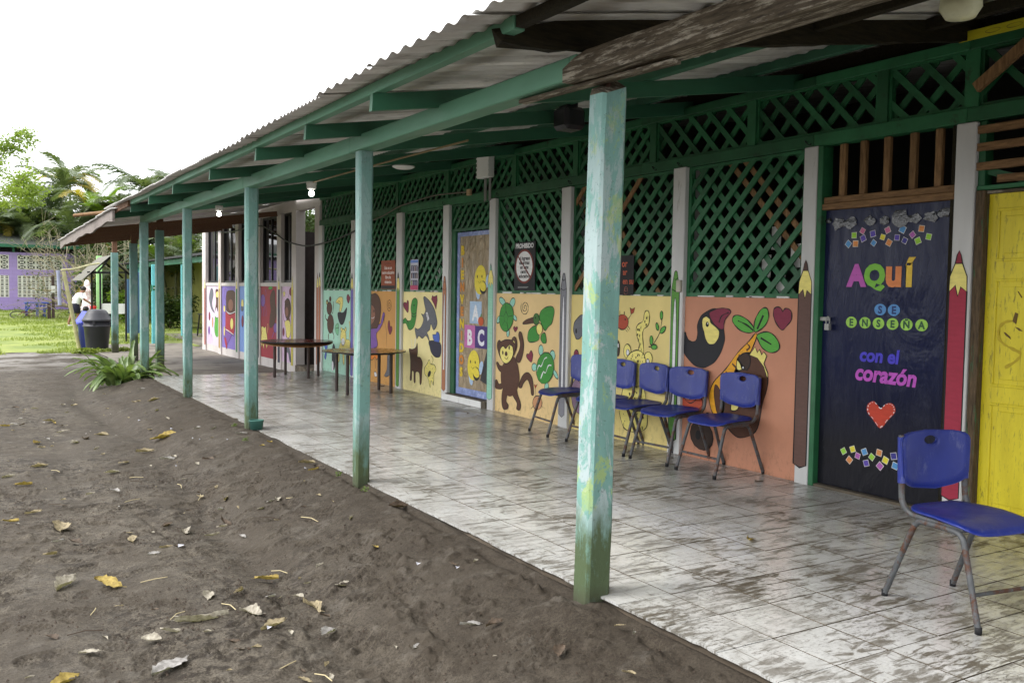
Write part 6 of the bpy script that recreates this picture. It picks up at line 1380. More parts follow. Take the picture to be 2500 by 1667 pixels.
# wall courses around the two bands of screens
open_x = [(-3.2,-.36),(0.02,2.12)]; bands = [(.82,1.94),(2.25,2.98)]
b = B()
for z0, z1 in ((-.3,.82),(1.94,2.25),(2.98,3.12)): b.box(-9, 4, PY, PY+.2, z0, z1)
for x0, x1 in ((-9,-3.2),(-.36,.02),(2.12,4)):
    for z0, z1 in bands: b.box(x0, x1, PY+.001, PY+.199, z0-.0, z1)
b.obj('wall', PURP, purp)
BW = M('breeze_white', (228,226,220), .8, .08, 3)
def breeze(w, h, kind):
    bb = B(); d = .18; n = 4
    def ring(rects):
        for x0, x1, z0, z1 in rects: bb.box(x0, x1, 0, d, z0, z1)
    if kind:   # two almond slots per side
        ring([(0,w,0,.16*h),(0,w,.84*h,h),(0,.08*w,.161*h,.839*h),(.92*w,w,.161*h,.839*h),(.081*w,.919*w,.42*h,.58*h),(.40*w,.60*w,.161*h,.419*h),(.40*w,.60*w,.581*h,.839*h)])
    else:
        ring([(0,w,0,.10*h),(0,w,.90*h,h),(0,.1*w,.101*h,.899*h),(.9*w,w,.101*h,.899*h)])
        bb.beam((.1*w,d/2,.1*h),(.9*w,d/2,.9*h),.12*h,d-.02,upv=(0,1,0)); bb.beam((.1*w,d/2,.9*h),(.9*w,d/2,.1*h),.12*h,d-.024,upv=(0,1,0)); bb.box(.3*w,.7*w,.012,d-.012,.42*h,.58*h)
    me = bb.mesh('breeze_block'); me.materials.append(BW); return me
for (x0, x1), ncol in zip(open_x, (7, 5)):
    w = (x1-x0)/ncol
    for (z0, z1), nr, kd in zip(bands, (6, 3), (1, 0)):
        h = (z1-z0)/nr; me = breeze(w-.006, h-.005, kd)
        for i in range(ncol):
            for j in range(nr): link('breeze_block', me, None, purp, loc=(x0+i*w+.003, PY+.01, z0+j*h+.002), world=True)
for o in purp.children:
    if o.name.startswith('breeze'): o.matrix_parent_inverse = Matrix.Translation(-purp.location)
b = B(); b.box(-9, 4, PY+1.5, PY+1.6, -.3, 3.4); b.obj('inner_wall', DARKIN, purp)
b = B(); b.box(-9.3, 4.2, PY-.5, PY-.42, 3.36, 3.52); b.obj('gutter', GF, purp)
b = B(); b.add([(-9.4,PY-.42,3.50),(4.2,PY-.42,3.50),(4.2,PY+5,4.3),(-9.4,PY+5,4.3)], [(0,1,2,3)]); b.obj('roof_sheet', M('dark_roof', (58,62,56), .7), purp)
for x in (-4,-.2,3.5): b = B(); b.box(x,x+.1,PY-.1,PY,3.12,3.5); b.obj('bracket', GF, purp)

# ------------------------------------------------------------------ yard furniture
def gzf(x, y): return float(gz(x, y))
BINM = M('black_bin_plastic', (58,58,63), .42, .15, 3, .04)
x, y = .42, 22.35; z = gzf(x, y)
t = thing('rubbish_bin', 'large black rubbish bin with domed lid at the end of the walkway', 'bin', (x,y,z))
b = B(); b.lathe([(0,.02),(.25,.02),(.262,.05),(.318,.64),(.34,.65),(.342,.685),(.32,.69),(.326,.79),(0,.79)], x, y, 32, z0=z); b.obj('body', BINM, t)
b = B(); b.lathe([(.33,.791),(.362,.792),(.366,.83),(.345,.85),(.275,.98),(.225,1.06),(.19,1.085),(.11,1.095),(0,1.096)], x, y, 32, z0=z); b.obj('lid', BINM, t)
for a in (-1.9, -.6): b = B(); b.cbox(x+.34*math.cos(a)-.03, x+.34*math.cos(a)+.03, y+.34*math.sin(a)-.02, y+.34*math.sin(a)+.02, z+.70, z+.79, .01); b.obj('handle', BINM, t)
BLUEB = M('blue_bin_plastic', (70,80,190), .45, .1, 3)
x, y = .52, 23.3; z = gzf(x, y); t = thing('blue_bin', 'blue and white plastic bin half hidden behind the black bin', 'bin', (x,y,z))
b = B(); b.lathe([(0,.02),(.24,.02),(.30,.66),(.33,.67),(.33,.70),(.30,.70),(.26,.1),(0,.1)], x-.16, y, 24, z0=z); b.obj('body', BLUEB, t); b = B(); b.beam((x-.46,y-.1,z+.70),(x-.25,y-.05,z+1.0),.5,.03); b.obj('lid', BLUEB, t)
BAMB = M('bamboo', (168,164,120), .6, .2, 4, .2, 30)
def bamboo(x, y, x2, y2, h, label):
    z = gzf(x,y)-.05; P = [(x+(x2-x)*i/8, y+(y2-y)*i/8, z+h*i/8) for i in range(9)]; b = B(); b.tube(P, .05, 9, smooth=True)
    for i in range(1,8):
        p = Vector(P[i]); b.tube([p-Vector((0,0,.012)), p+Vector((0,0,.012))], .056, 9)
    return tag(b.obj('bamboo_pole', BAMB), label, 'pole')
bamboo(.09, 23.1, -.28, 23.1, 2.1, 'leaning bamboo pole beside the black bin')
b = B(); b.tube(smooth_path([(-.33,23.1,1.86),(.0,23.3,1.90),(.4,24,2.02),(.8,25,2.1)], 5), .025, 8); tag(b.obj('pale_rail', BAMB), 'pale rail running from the bamboo pole to the shelter', 'rail')
b = B(); b.tube([(-.40,23.14,1.85),(-.37,23.14,.95)], .045, 8); tag(b.obj('hung_roll', M('grey_blue_roll', (150,156,178), .6)), 'pale grey blue roll hanging on the bamboo pole', 'roll')
# black framed shelter with a gabled corrugated roof
shl = thing('shelter', 'small black framed shelter with gabled clear corrugated roof behind the walkway posts', 'shelter', (1.2,26,-.2))
BM = M('black_steel', (24,24,28), .5)
PLAST = M('clear_corrugated', (104,100,90), .5, .15, 3)
for yy in (26.0, 28.0):
    for x_ in (.95, 1.65): b = B(); b.beam((x_,yy,-.2),(x_,yy,1.88),.05,.05); b.obj('post', BM, shl)
    for a, c_ in (((.60,yy,1.86),(1.78,yy,1.88)),((.55,yy,1.70),(1.20,yy,2.31)),((1.20,yy,2.31),(1.85,yy,1.72)),((.9,yy,1.88),(1.2,yy,2.28))): b = B(); b.beam(a,c_,.045,.045); b.obj('truss', BM, shl)
for s, (xa, za), (xb, zb_) in ((0,(.42,1.62),(1.20,2.36)),(1,(1.20,2.36),(1.92,1.70))):
    bb = B(); V = []; n = 60
    for i in range(n+1):
        yy = 25.7+i*2.8/n; w = .012*math.sin(i/n*36*6.283/2)
        V += [(xa,yy,za+w),(xb,yy,zb_+w),(xa,yy,za+w-.004),(xb,yy,zb_+w-.004)]
    bb.add(V, [(i*4,i*4+1,i*4+5,i*4+4) for i in range(n)]+[(i*4+2,i*4+6,i*4+7,i*4+3) for i in range(n)]+[(i*4,i*4+4,i*4+6,i*4+2) for i in range(n)], 0, None, True); bb.obj('roof_sheet', PLAST, shl)
b = B(); b.box(.97,1.63,26.03,26.06,.65,.95); b.obj('board', WHITEP, shl)
b = B(); b.cbox(2.05,2.25,36,36.2,-.1,2.64,.01); tag(b.obj('pale_green_post', M('pale_green_paint', (160,206,140), .6)), 'pale green post behind the shelter', 'post')
# purple-side yard: post with white box, low post, blue table, bicycle
b = B(); b.beam((.86,40.4,-.05),(.86,40.4,1.9),.11,.11); tag(b.obj('dark_post', M('dark_post_wood', (70,56,52), .8)), 'dark wooden post on the grass with a white box fixed to it', 'post')
b = B(); b.box(.78,.94,40.33,40.34,1.14,1.44); tag(b.obj('white_box', WHITEP), 'white box on the dark wooden post', 'box')
b = B(); b.beam((.70,40.4,-.05),(.70,40.4,.68),.13,.13); tag(b.obj('short_post', M('dark_post_wood', (70,56,52), .8)), 'short dark stump post beside the taller dark post', 'post')
BT = M('blue_table_paint', (60,84,170), .5)
t = thing('blue_table', 'blue picnic table on the grass before the purple wall', 'table', (.30,42,.04)); zt = .04
b = B(); b.cbox(-.15,.80,41.7,42.4,zt+.62,zt+.67,.01); b.obj('table_top', BT, t)
for x_ in (-.08,.34,.62): b = B(); b.beam((x_,41.8,zt),(x_,41.8,zt+.62),.10,.08); b.obj('leg', BT, t); b = B(); b.beam((x_,41.8,zt+.3),(x_+.2,41.8,zt+.6),.05,.05); b.obj('brace', BT, t)
t = thing('bicycle', 'dark bicycle lying on the grass beside the blue table', 'bicycle', (-.35,41.6,.05)); zt = gzf(-.3,41.6)
def wheel(cx, cy):
    bb = B(); bb.tube([(cx+.30*math.cos(6.283*k/24), cy+.30*math.sin(6.283*k/24)*.9, zt+.12+.14*math.sin(6.283*k/24)) for k in range(25)], .022, 6, caps=False); w = bb.obj('wheel', BLACK, t)
    b2 = B()
    for k in range(8): a = 6.283*k/8; b2.tube([(cx,cy,zt+.12),(cx+.29*math.cos(a),cy+.26*math.sin(a),zt+.12+.135*math.sin(a))], .004, 4)
    b2.obj('spokes', IRON, w)
wheel(-.42, 41.5); wheel(.25, 41.75)
b = B(); b.tube([(-.42,41.5,zt+.12),(-.2,41.7,zt+.25),(.1,41.8,zt+.25),(.25,41.75,zt+.12),(-.05,41.6,zt+.10),(-.2,41.7,zt+.25)], .016, 6, smooth=False); b.tube([(-.05,41.6,zt+.10),(.1,41.8,zt+.25)], .016, 6); b.obj('frame', M('bike_red', (110,40,40), .5), t)
b = B(); b.tube([(-.15,41.5,zt+.3),(-.2,41.7,zt+.28),(-.25,41.95,zt+.3)], .014, 6); b.obj('handlebar', BLACK, t); b = B(); b.cbox(.05,.28,41.8,41.92,zt+.26,zt+.32,.02); b.obj('saddle', BLACK, t)
# bottle shaped painted concrete basin
x, y = 1.70, 36.0; z = gzf(x,y)
b = B(); b.lathe([(.0,0),(.26,0),(.24,.25),(.22,.60),(.235,.66),(.20,.70),(.16,1.0),(.13,1.22),(.15,1.26),(.155,1.34),(.11,1.38),(.12,1.50),(.10,1.62),(.05,1.72),(0,1.73)], x, y, 20, z0=z)
o = tag(b.obj('painted_stove', M('pink_white_paint', (206,176,176), .7, .3, 4, dirt=(240,240,240), dscale=5, dth=(.45,.55))), 'bottle shaped pink and white concrete stove behind the bending person', 'stove')
b = B(); b.cbox(1.35,2.2,35.6,36.2,z+.50,z+.56,.01); tag(b.obj('grey_counter', M('grey_counter', (150,156,164), .5)), 'grey counter top in front of the pink and white stove', 'counter')
b = B(); b.lathe([(0,0),(.10,0),(.13,.16),(.12,.16),(.09,.02),(0,.02)], 1.86, 35.5, 16, z0=z+.565); tag(b.obj('red_bowl', M('red_plastic', (206,40,44), .4)), 'red plastic bowl on the grey counter', 'bowl')

# ------------------------------------------------------------------ people
SKIN = M('skin_tone', (146,104,82), .55, .06, 5, .03); HAIR = M('dark_hair', (26,20,18), .5); SHIRT = M('white_shirt', (226,226,232), .8, .05, 6); SKIRT = M('navy_skirt', (28,28,46), .8)
def skin_body(name, J, E_, parent, root=0, mat=SKIN):
    me = bpy.data.meshes.new(name); me.from_pydata([j[0] for j in J], E_, []); o = link(name, me, mat, parent)
    md = o.modifiers.new('skin', 'SKIN'); md.use_smooth_shade = True
    sv = me.skin_vertices[0].data
    for i, j in enumerate(J): r = j[1]; sv[i].radius = (r, r) if not isinstance(r, tuple) else r; sv[i].use_root = (i == root)
    s = o.modifiers.new('sub', 'SUBSURF'); s.levels = 1; s.render_levels = 2
    bpy.context.view_layer.update(); dg = bpy.context.evaluated_depsgraph_get()
    m2 = bpy.data.meshes.new_from_object(o.evaluated_get(dg)); o.modifiers.clear(); o.data = m2; bpy.data.meshes.remove(me)
    if not m2.materials: m2.materials.append(mat)
    m2.polygons.foreach_set('use_smooth', [True]*len(m2.polygons)); return o
px, py = 1.10, 34.4; pz = gzf(px, py)
P_ = lambda dx, dy, dz: (px+dx, py+dy, pz+dz)
pers = thing('person', 'person in white shirt and dark skirt bending towards the grey counter', 'person', (px,py,pz))
J = [(P_(.02,0,.80),.11),(P_(.06,0,.98),.105),(P_(.15,0,1.16),.12),(P_(.22,0,1.26),.05),(P_(.30,0,1.33),.085),(P_(.34,-.0,1.38),.08),
     (P_(.15,-.17,1.16),.052),(P_(.34,-.20,.98),.04),(P_(.55,-.16,.85),.033),(P_(.64,-.15,.80),.03),
     (P_(.12,.17,1.16),.052),(P_(-.05,.22,.97),.042),(P_(.10,.2,.82),.035),
     (P_(.06,-.09,.74),.085),(P_(.10,-.10,.44),.06),(P_(.05,-.10,.10),.04),(P_(.15,-.10,.04),.035),
     (P_(-.02,.09,.74),.085),(P_(-.10,.10,.44),.06),(P_(-.22,.10,.10),.04),(P_(-.14,.10,.035),.035)]
E_ = [(0,1),(1,2),(2,3),(3,4),(4,5),(2,6),(6,7),(7,8),(8,9),(2,10),(10,11),(11,12),(0,13),(13,14),(14,15),(15,16),(0,17),(17,18),(18,19),(19,20)]
skin_body('body', J, E_, pers)
for k, a in enumerate((-.5,-.2,.1,.35)): b = B(); b.tube([P_(.64,-.15+.012*k-.02,.80),P_(.70,-.15+.018*k-.03,.775),P_(.735,-.15+.02*k-.03,.75)], .009, 5); b.obj('finger', SKIN, pers)
b = B(); b.tube([P_(.63,-.12,.80),P_(.66,-.10,.77)], .010, 5); b.obj('thumb', SKIN, pers)
def loft(rings, n=16):
    bb = B(); V = []
    for (c, rx, ry) in rings:
        for k in range(n): a = 6.283*k/n; V.append((c[0]+rx*math.cos(a), c[1]+ry*math.sin(a), c[2]))
    bb.add(V, [(i*n+k, i*n+(k+1) % n, (i+1)*n+(k+1) % n, (i+1)*n+k) for i in range(len(rings)-1) for k in range(n)], 0, None, True); return bb
b = loft([(P_(.0,0,.78),.15,.17),(P_(.03,0,.88),.14,.16),(P_(.08,0,1.0),.14,.175),(P_(.14,0,1.14),.15,.205),(P_(.17,0,1.22),.13,.20),(P_(.20,0,1.26),.07,.10)])
b.tube([P_(.14,-.14,1.18),P_(.20,-.20,1.10),P_(.27,-.21,1.04)], [.075,.07,.066], 10); b.tube([P_(.12,.14,1.18),P_(.05,.20,1.09),P_(-.01,.23,1.01)], [.075,.07,.066], 10); b.obj('shirt', SHIRT, pers)
loft([(P_(.01,0,.86),.145,.165),(P_(.0,0,.72),.17,.19),(P_(-.01,0,.50),.22,.23),(P_(-.01,0,.495),.21,.22)]).obj('skirt', SKIRT, pers)
b = B(); b.lathe([(0,.11),(.05,.10),(.09,.05),(.097,0),(.085,-.05),(.05,-.08)], px+.30, py+.01, 14, z0=pz+1.40); b.lathe([(0,.05),(.045,.03),(.05,0),(.03,-.04),(0,-.05)], px+.21, py+.02, 10, z0=pz+1.45); b.obj('hair', HAIR, pers)
for s in (-1,1):
    b = B(); dx, dz = (.10,.0) if s < 0 else (-.18,.0); b.cbox(px+dx-.05, px+dx+.13, py+s*.10-.045, py+s*.10+.045, pz, pz+.06, .015); b.obj('shoe', BLACK if s < 0 else WHITEP, pers)
cx, cy = 1.32, 33.0; cz = gzf(cx, cy); ch = thing('person', 'small child with dark hair standing behind the black bin', 'person', (cx,cy,cz)); Q = lambda dx,dy,dz: (cx+dx,cy+dy,cz+dz)
J = [(Q(0,0,.30),.075),(Q(0,0,.42),.075),(Q(0,0,.52),.07),(Q(0,0,.585),.035),(Q(0,-.01,.65),.07),(Q(0,-.015,.71),.072),(Q(-.10,0,.51),.035),(Q(-.15,-.04,.40),.028),(Q(-.14,-.12,.34),.024),(Q(.10,0,.51),.035),(Q(.15,-.04,.40),.028),(Q(.14,-.12,.34),.024),(Q(-.045,0,.26),.05),(Q(-.05,0,.14),.04),(Q(-.05,0,.03),.03),(Q(.045,0,.26),.05),(Q(.05,0,.14),.04),(Q(.05,0,.03),.03)]
skin_body('body', J, [(0,1),(1,2),(2,3),(3,4),(4,5),(2,6),(6,7),(7,8),(2,9),(9,10),(10,11),(0,12),(12,13),(13,14),(0,15),(15,16),(16,17)], ch)
b = B(); b.lathe([(0,.10),(.06,.09),(.10,.03),(.105,-.03),(.09,-.09),(.07,-.10)], cx, cy+.02, 14, z0=cz+.71); b.obj('hair', HAIR, ch)
for s in (-1,1): b = B(); b.lathe([(0,-.009),(.009,0),(0,.009)], cx+s*.026, cy-.083, 6, z0=cz+.69); b.obj('eye', BLACK, ch)
loft([(Q(0,0,.22),.14,.12),(Q(0,0,.35),.10,.09),(Q(0,0,.50),.11,.085),(Q(0,0,.56),.06,.06)]).obj('dress', M('pale_dress', (200,196,214), .8), ch)
# ------------------------------------------------------------------ vegetation
def quads_obj(name, V, F, mat, parent=None, **kw):
    me = bpy.data.meshes.new(name); V = np.asarray(V, np.float32).reshape(-1, 3); F = np.asarray(F, np.int32); k = F.shape[1]
    me.vertices.add(len(V)); me.vertices.foreach_set('co', V.reshape(-1)); me.loops.add(F.size); me.loops.foreach_set('vertex_index', F.reshape(-1))
    me.polygons.add(len(F)); me.polygons.foreach_set('loop_start', np.arange(len(F), dtype=np.int32)*k); me.update(calc_edges=True); me.materials.append(mat)
    return link(name, me, None, parent, **kw)
GRASSB = NT('grass_ground'); t = GRASSB
cg = t.mix(t.ramp(t.noise(.8,6,.65), [(.35,0),(.62,1)]), (.13,.18,.035), (.25,.29,.065)); cg = t.mix(t.ramp(t.noise(1.3,6,.7), [(.60,0),(.72,.8)]), cg, (.14,.12,.08))
t.fin(cg, .9, t.bump(t.noise(30,4,.7), .6, .02)); GRASSB = t.m
GRASS = mat_leaf('grass_blade', (.14,.19,.035), (.27,.32,.07), .3, .6, 1.2)
# turf sheet with an irregular front edge
nx, ny = 60, 60; xs = np.linspace(-14, 6.5, nx); ys = np.linspace(0, 1, ny); V = []
for i in range(nx):
    y0 = 22.7 + (fbm(np.array([xs[i]*1.1]), np.array([.5]), 4, 3)[0]-.5)*2.0 + (1.2 if xs[i] > .4 else 0)
    for j in range(ny):
        y = y0 + (50.2-y0)*ys[j]**1.4; V.append((xs[i], y, gzf(xs[i], y) + .006))
F = [(i*ny+j, (i+1)*ny+j, (i+1)*ny+j+1, i*ny+j+1) for i in range(nx-1) for j in range(ny-1)]
struct(quads_obj('lawn', V, F, GRASSB))
N = 42000; gx = RNG.uniform(-6, 5, N); gy = 22.2 + 28*RNG.random(N)**1.5
keep = (fbm(gx*.8, gy*.8, 3, 12) > .40) & ~((gy < 24.5) & (gx > .5)); gx, gy = gx[keep], gy[keep]; n = len(gx)
hh = RNG.uniform(.03, .09, n)*(1+.012*(gy-22)); a = RNG.uniform(0, 6.283, n); w = RNG.uniform(.006, .016, n)*(1+.05*(gy-22)); lx = RNG.normal(0, .03, n); ly = RNG.normal(0, .03, n); g0 = gz(gx, gy)
V = np.stack([np.stack([gx-np.cos(a)*w, gy-np.sin(a)*w, g0], -1), np.stack([gx+np.cos(a)*w, gy+np.sin(a)*w, g0], -1), np.stack([gx+lx, gy+ly, g0+hh], -1)], 1)
o = quads_obj('grass', V, np.arange(n*3).reshape(n, 3), GRASS, kind='stuff'); o['label'] = 'bright short grass of the yard'
# leafy crowns
def leaf_cloud(centers, radii, n, size, seed=0, flat=.0, hollow=.55):
    rng = np.random.default_rng(seed); C_ = np.asarray(centers, float); R = np.asarray(radii, float)
    pk = rng.choice(len(C_), n, p=(R.prod(1)**.7)/(R.prod(1)**.7).sum())
    d = rng.normal(size=(n, 3)); d /= np.linalg.norm(d, axis=1)[:, None]; rr = hollow+(1-hollow)*rng.random(n)**.6
    P = C_[pk] + d*R[pk]*rr[:, None]
    a1 = rng.normal(size=(n, 3)); a1[:, 2] *= .5; a1 /= np.linalg.norm(a1, axis=1)[:, None]; a2 = np.cross(a1, rng.normal(size=(n, 3))); a2 /= np.linalg.norm(a2, axis=1)[:, None]
    s = size*(.6+.8*rng.random(n))[:, None]
    V = np.stack([P-a1*s, P+a2*s*.42, P+a1*s, P-a2*s*.42], 1); return V.reshape(-1, 3), np.arange(n*4).reshape(n, 4)
LEAFL = mat_leaf('light_feathery_leaf', (.11,.17,.025), (.24,.31,.06), .45, .5, .8)
LEAFM = mat_leaf('mid_green_leaf', (.030,.060,.014), (.085,.13,.028), .3, .45, .7)
LEAFK = mat_leaf('dark_green_leaf', (.014,.030,.010), (.045,.075,.018), .2, .45, .7)
PALML = mat_leaf('palm_leaflet', (.055,.085,.040), (.14,.175,.085), .3, .4, .6); PALMY = mat_leaf('yellow_palm_leaflet', (.20,.17,.03), (.36,.28,.05), .4, .5, .8)
PALMB = mat_leaf('fresh_palm_leaflet', (.09,.16,.02), (.16,.24,.03), .4, .4, .8)
BARK = M('bark', (104,92,78), .9, .25, 6, .6, 30); TWIG = M('grey_twig', (158,148,124), .9, .25, 6)
def limb(bb, p, d, r, ln, depth, rng, leaves=None, spread=.55, shrink=.72, grav=0.0, kids=(2,3), nseg=4, rmin=.008):
    p = Vector(p); d = Vector(d).normalized(); P = [p.copy()]; rs = [r]
    for i in range(nseg):
        d = (d + Vector((rng.normal(0,.13), rng.normal(0,.13), rng.normal(0,.10)+grav))).normalized(); p = p + d*ln/nseg; P.append(p.copy()); rs.append(r*(1-.35*(i+1)/nseg))
    bb.tube(P, [max(q, rmin) for q in rs], 6 if r > .02 else 4, caps=False)
    if leaves is not None and depth <= 1: leaves.append(tuple(p))
    if depth > 0:
        for k in range(int(rng.integers(kids[0], kids[1]+1))):
            nd = (d + Vector((rng.normal(0,spread), rng.normal(0,spread), rng.normal(.05,spread*.6)))).normalized(); st = P[rng.integers(max(1, nseg-2), nseg+1)]
            limb(bb, st, nd, rs[-1]*.8, ln*shrink*rng.uniform(.8,1.15), depth-1, rng, leaves, spread, shrink, grav, kids, nseg)
def tree(name, label, x, y, h, leafmat, nleaf, lsize, crad, seed, depth=4, group=None, lean=(0,0), r0=.16, first=None):
    rng = np.random.default_rng(seed); z = gzf(x, y)-.1; t = thing(name, label, 'tree', (x,y,z), group)
    bb = B(); tips = []; f = first or h*.38
    bb.tube([(x,y,z),(x+lean[0]*.4,y+lean[1]*.4,z+f*.5),(x+lean[0],y+lean[1],z+f)], [r0*1.2,r0,r0*.85], 9, caps=False)
    for k in range(4): a = k*1.57+rng.uniform(-.4,.4); limb(bb, (x+lean[0],y+lean[1],z+f*.98), (math.cos(a)*.8,math.sin(a)*.8,1.0), r0*.6, h*.27, depth, rng, tips, .5, .72)
    bb.obj('trunk', BARK, t)
    tips = np.array(tips); rad = np.full((len(tips),3), crad)*rng.uniform(.6,1.3,(len(tips),1)); rad[:,2] *= .55
    V, F = leaf_cloud(tips, rad, nleaf, lsize, seed, hollow=.1); quads_obj('crown', V, F, leafmat, t)
    return t
tree('feathery_tree', 'tall tree with light green feathery foliage at the left edge', -3.3, 43, 8.8, LEAFL, 17000, .075, .55, 4, 4, 'trees behind the yard', (.5,0))
tree('feathery_tree', 'second light green feathery tree just behind the first at the left edge', -2.2, 56, 7.4, LEAFL, 12000, .085, .6, 6, 4, 'trees behind the yard', (.3,0))
tree('feathery_tree', 'light green tree behind the left end of the purple building', -3.6, 56, 7.2, LEAFL, 9000, .10, .7, 9, 4, 'trees behind the yard')
tree('broad_tree', 'dark leafed tree standing behind the purple building roof', .8, 58, 5.6, LEAFM, 9000, .13, .8, 14, 4, 'trees behind the yard')
tree('broad_tree', 'dark leafed tree behind the bare bush', 4.2, 54, 5.2, LEAFK, 9000, .13, .8, 19, 4, 'trees behind the yard')
tree('broad_tree', 'dark leafed tree behind the shelter', 7.2, 54, 6.0, LEAFK, 10000, .13, .9, 23, 4, 'trees behind the yard')
tree('broad_tree', 'mid green tree behind the back wing roof', 12.5, 52, 7.0, LEAFM, 11000, .13, .9, 29, 4, 'trees behind the yard')
tree('broad_tree', 'mid green tree seen past the corner of the white classroom', 10.0, 40, 6.0, LEAFM, 9000, .11, .8, 31, 4, 'trees behind the yard')
# palms: arching feather fronds, each frond a piece of its own
def frond_mesh(L, n, wl, droop, seed):
    rng = random.Random(seed); V = []; F = []; pts = []
    for i in range(n+1):
        t_ = i/n; pts.append(Vector((L*(t_*.75+.12*math.sin(t_*2)), 0, L*(.72*t_ - droop*t_*t_))))
    for i in range(n):
        p, q = pts[i], pts[i+1]; w = .016*(1-.8*i/n)+.004; o = len(V); V += [(p.x,-w,p.z),(p.x,w,p.z),(q.x,w*.9,q.z),(q.x,-w*.9,q.z)]; F.append((o,o+1,o+2,o+3))
    for i in range(3, n+1):
        t_ = i/n; ll = wl*1.15*L*math.sin(min(1, t_*1.25+.12)*2.6)**.7 if t_ < .97 else wl*L*.4
        for s in (-1, 1):
            for rep in (0,):
                p = pts[i]; o = len(V); ww = .034*L/2.6
                d = (pts[i]-pts[i-1]).normalized(); out = (d*.75 + Vector((0, s*.85, .16+rng.uniform(-.15,.1)))).normalized(); m_ = p+out*ll*.55; e = m_ + (out + Vector((0,0,-.75))).normalized()*ll*.45
                V += [tuple(p+d*ww), tuple(p-d*ww), tuple(m_-d*ww), tuple(m_+d*ww), tuple(e)]; F += [(o,o+1,o+2,o+3)]; F.append((o+3,o+2,o+4,o+4))
    me = bpy.data.meshes.new('frond'); me.from_pydata(V, [], [f if f[-1] != f[-2] else f[:3] for f in F]); me.update(); return me
FR = [frond_mesh(2.6, 34, .26, dr, k) for k, dr in enumerate((.50,.72,.92))]
for m_ in FR: m_.materials.append(PALML)
FRY = frond_mesh(2.6, 34, .26, .95, 8); FRY.materials.append(PALMY); FRB = frond_mesh(2.6, 34, .24, .62, 9); FRB.materials.append(PALMB)
PTR = M('palm_stem', (130,132,104), .8, .25, 5, .3, 20)
def palm(x, y, stems, label, seed, sc=1.0):
    rng = random.Random(seed); z = gzf(x, y)-.1; t = thing('palm_tree', label, 'palm', (x,y,z), 'clump palms behind the yard')
    for (dx, dy, h) in stems:
        b = B(); b.tube([(x+dx*.3,y+dy*.3,z),(x+dx*.7,y+dy*.7,z+h*.5),(x+dx,y+dy,z+h)], [.09*sc,.07*sc,.06*sc], 7, caps=False); b.obj('stem', PTR, t)
        n = rng.randint(9, 12); a0 = rng.uniform(0, 6.28)
        for k in range(n):
            me = rng.choice(FR) if rng.random() > .2 else rng.choice((FRY, FRB, FRB)); s = sc*rng.uniform(.75,1.1)
            o = link('frond', me, None, t, loc=(x+dx,y+dy,z+h-.1), rot=(0, rng.uniform(-.45,.25), a0+k*6.283/n+rng.uniform(-.25,.25))); o.scale = (s,s,s); o.matrix_parent_inverse = Matrix.Translation(-t.location)
palm(1.75, 53.5, [(0,0,5.4),(.7,.3,6.8),(-.9,.4,4.6)], 'clump palm rising left of the bare bush', 1, 1.15)
palm(2.9, 46.5, [(0,0,5.4),(.9,.2,4.6),(-.6,.5,4.0)], 'clump palm with a yellow frond above the bare bush', 2, 1.0)
palm(4.4, 45, [(0,0,5.2),(.9,.1,6.3),(-.5,.6,4.4)], 'clump palm with bright green new leaves above the walkway eave', 3, 1.0)
palm(6.1, 46, [(0,0,5.8),(.9,.3,6.5),(-.6,.2,4.8)], 'tall clump palm partly hidden by the corrugated eave', 4, 1.05)
palm(5.6, 39, [(0,0,2.2),(.6,.2,3.0),(-.5,.4,2.4)], 'low clump palm between the walkway posts', 5, .9)
palm(8.6, 42, [(0,0,3.4),(.7,.2,4.2),(-.6,.3,2.8)], 'clump palm behind the back wing roof', 6, 1.0)
palm(3.3, 40, [(0,0,1.6),(.4,.2,2.2)], 'low clump palm behind the shelter roof', 7, .8)
palm(.6, 55, [(0,0,4.0),(.5,.3,4.8),(-.5,.4,4.4)], 'clump palm behind the left part of the purple building', 8, .95)
palm(3.0, 55.5, [(0,0,7.2),(-.6,.3,5.4)], 'clump palm behind and left of the yellow fronded palm', 9, 1.0)
palm(7.4, 44, [(0,0,4.6),(.7,.2,5.2)], 'clump palm behind the green porch rafters', 10, 1.0)
# bare tangled bush
x, y = 2.55, 40.5; z = gzf(x,y); t = thing('bare_bush', 'tangled grey bush of bare twigs in front of the palms', 'bush', (x,y,z)); bb = B(); rng = np.random.default_rng(5); tips = []
for k in range(16):
    a = rng.uniform(0,6.28); limb(bb, (x+.25*math.cos(a),y+.25*math.sin(a),z), (math.cos(a)*1.0,math.sin(a)*.5,1.0), .055, 1.75, 4, rng, tips, .66, .76, 0, (2,3), 3, .011)
bb.obj('branches', TWIG, t)
tp = np.array(tips); V, F = leaf_cloud(tp, np.full((len(tp),3), .16), 2600, .045, 3, hollow=.1); quads_obj('leaves', V, F, LEAFM, t)
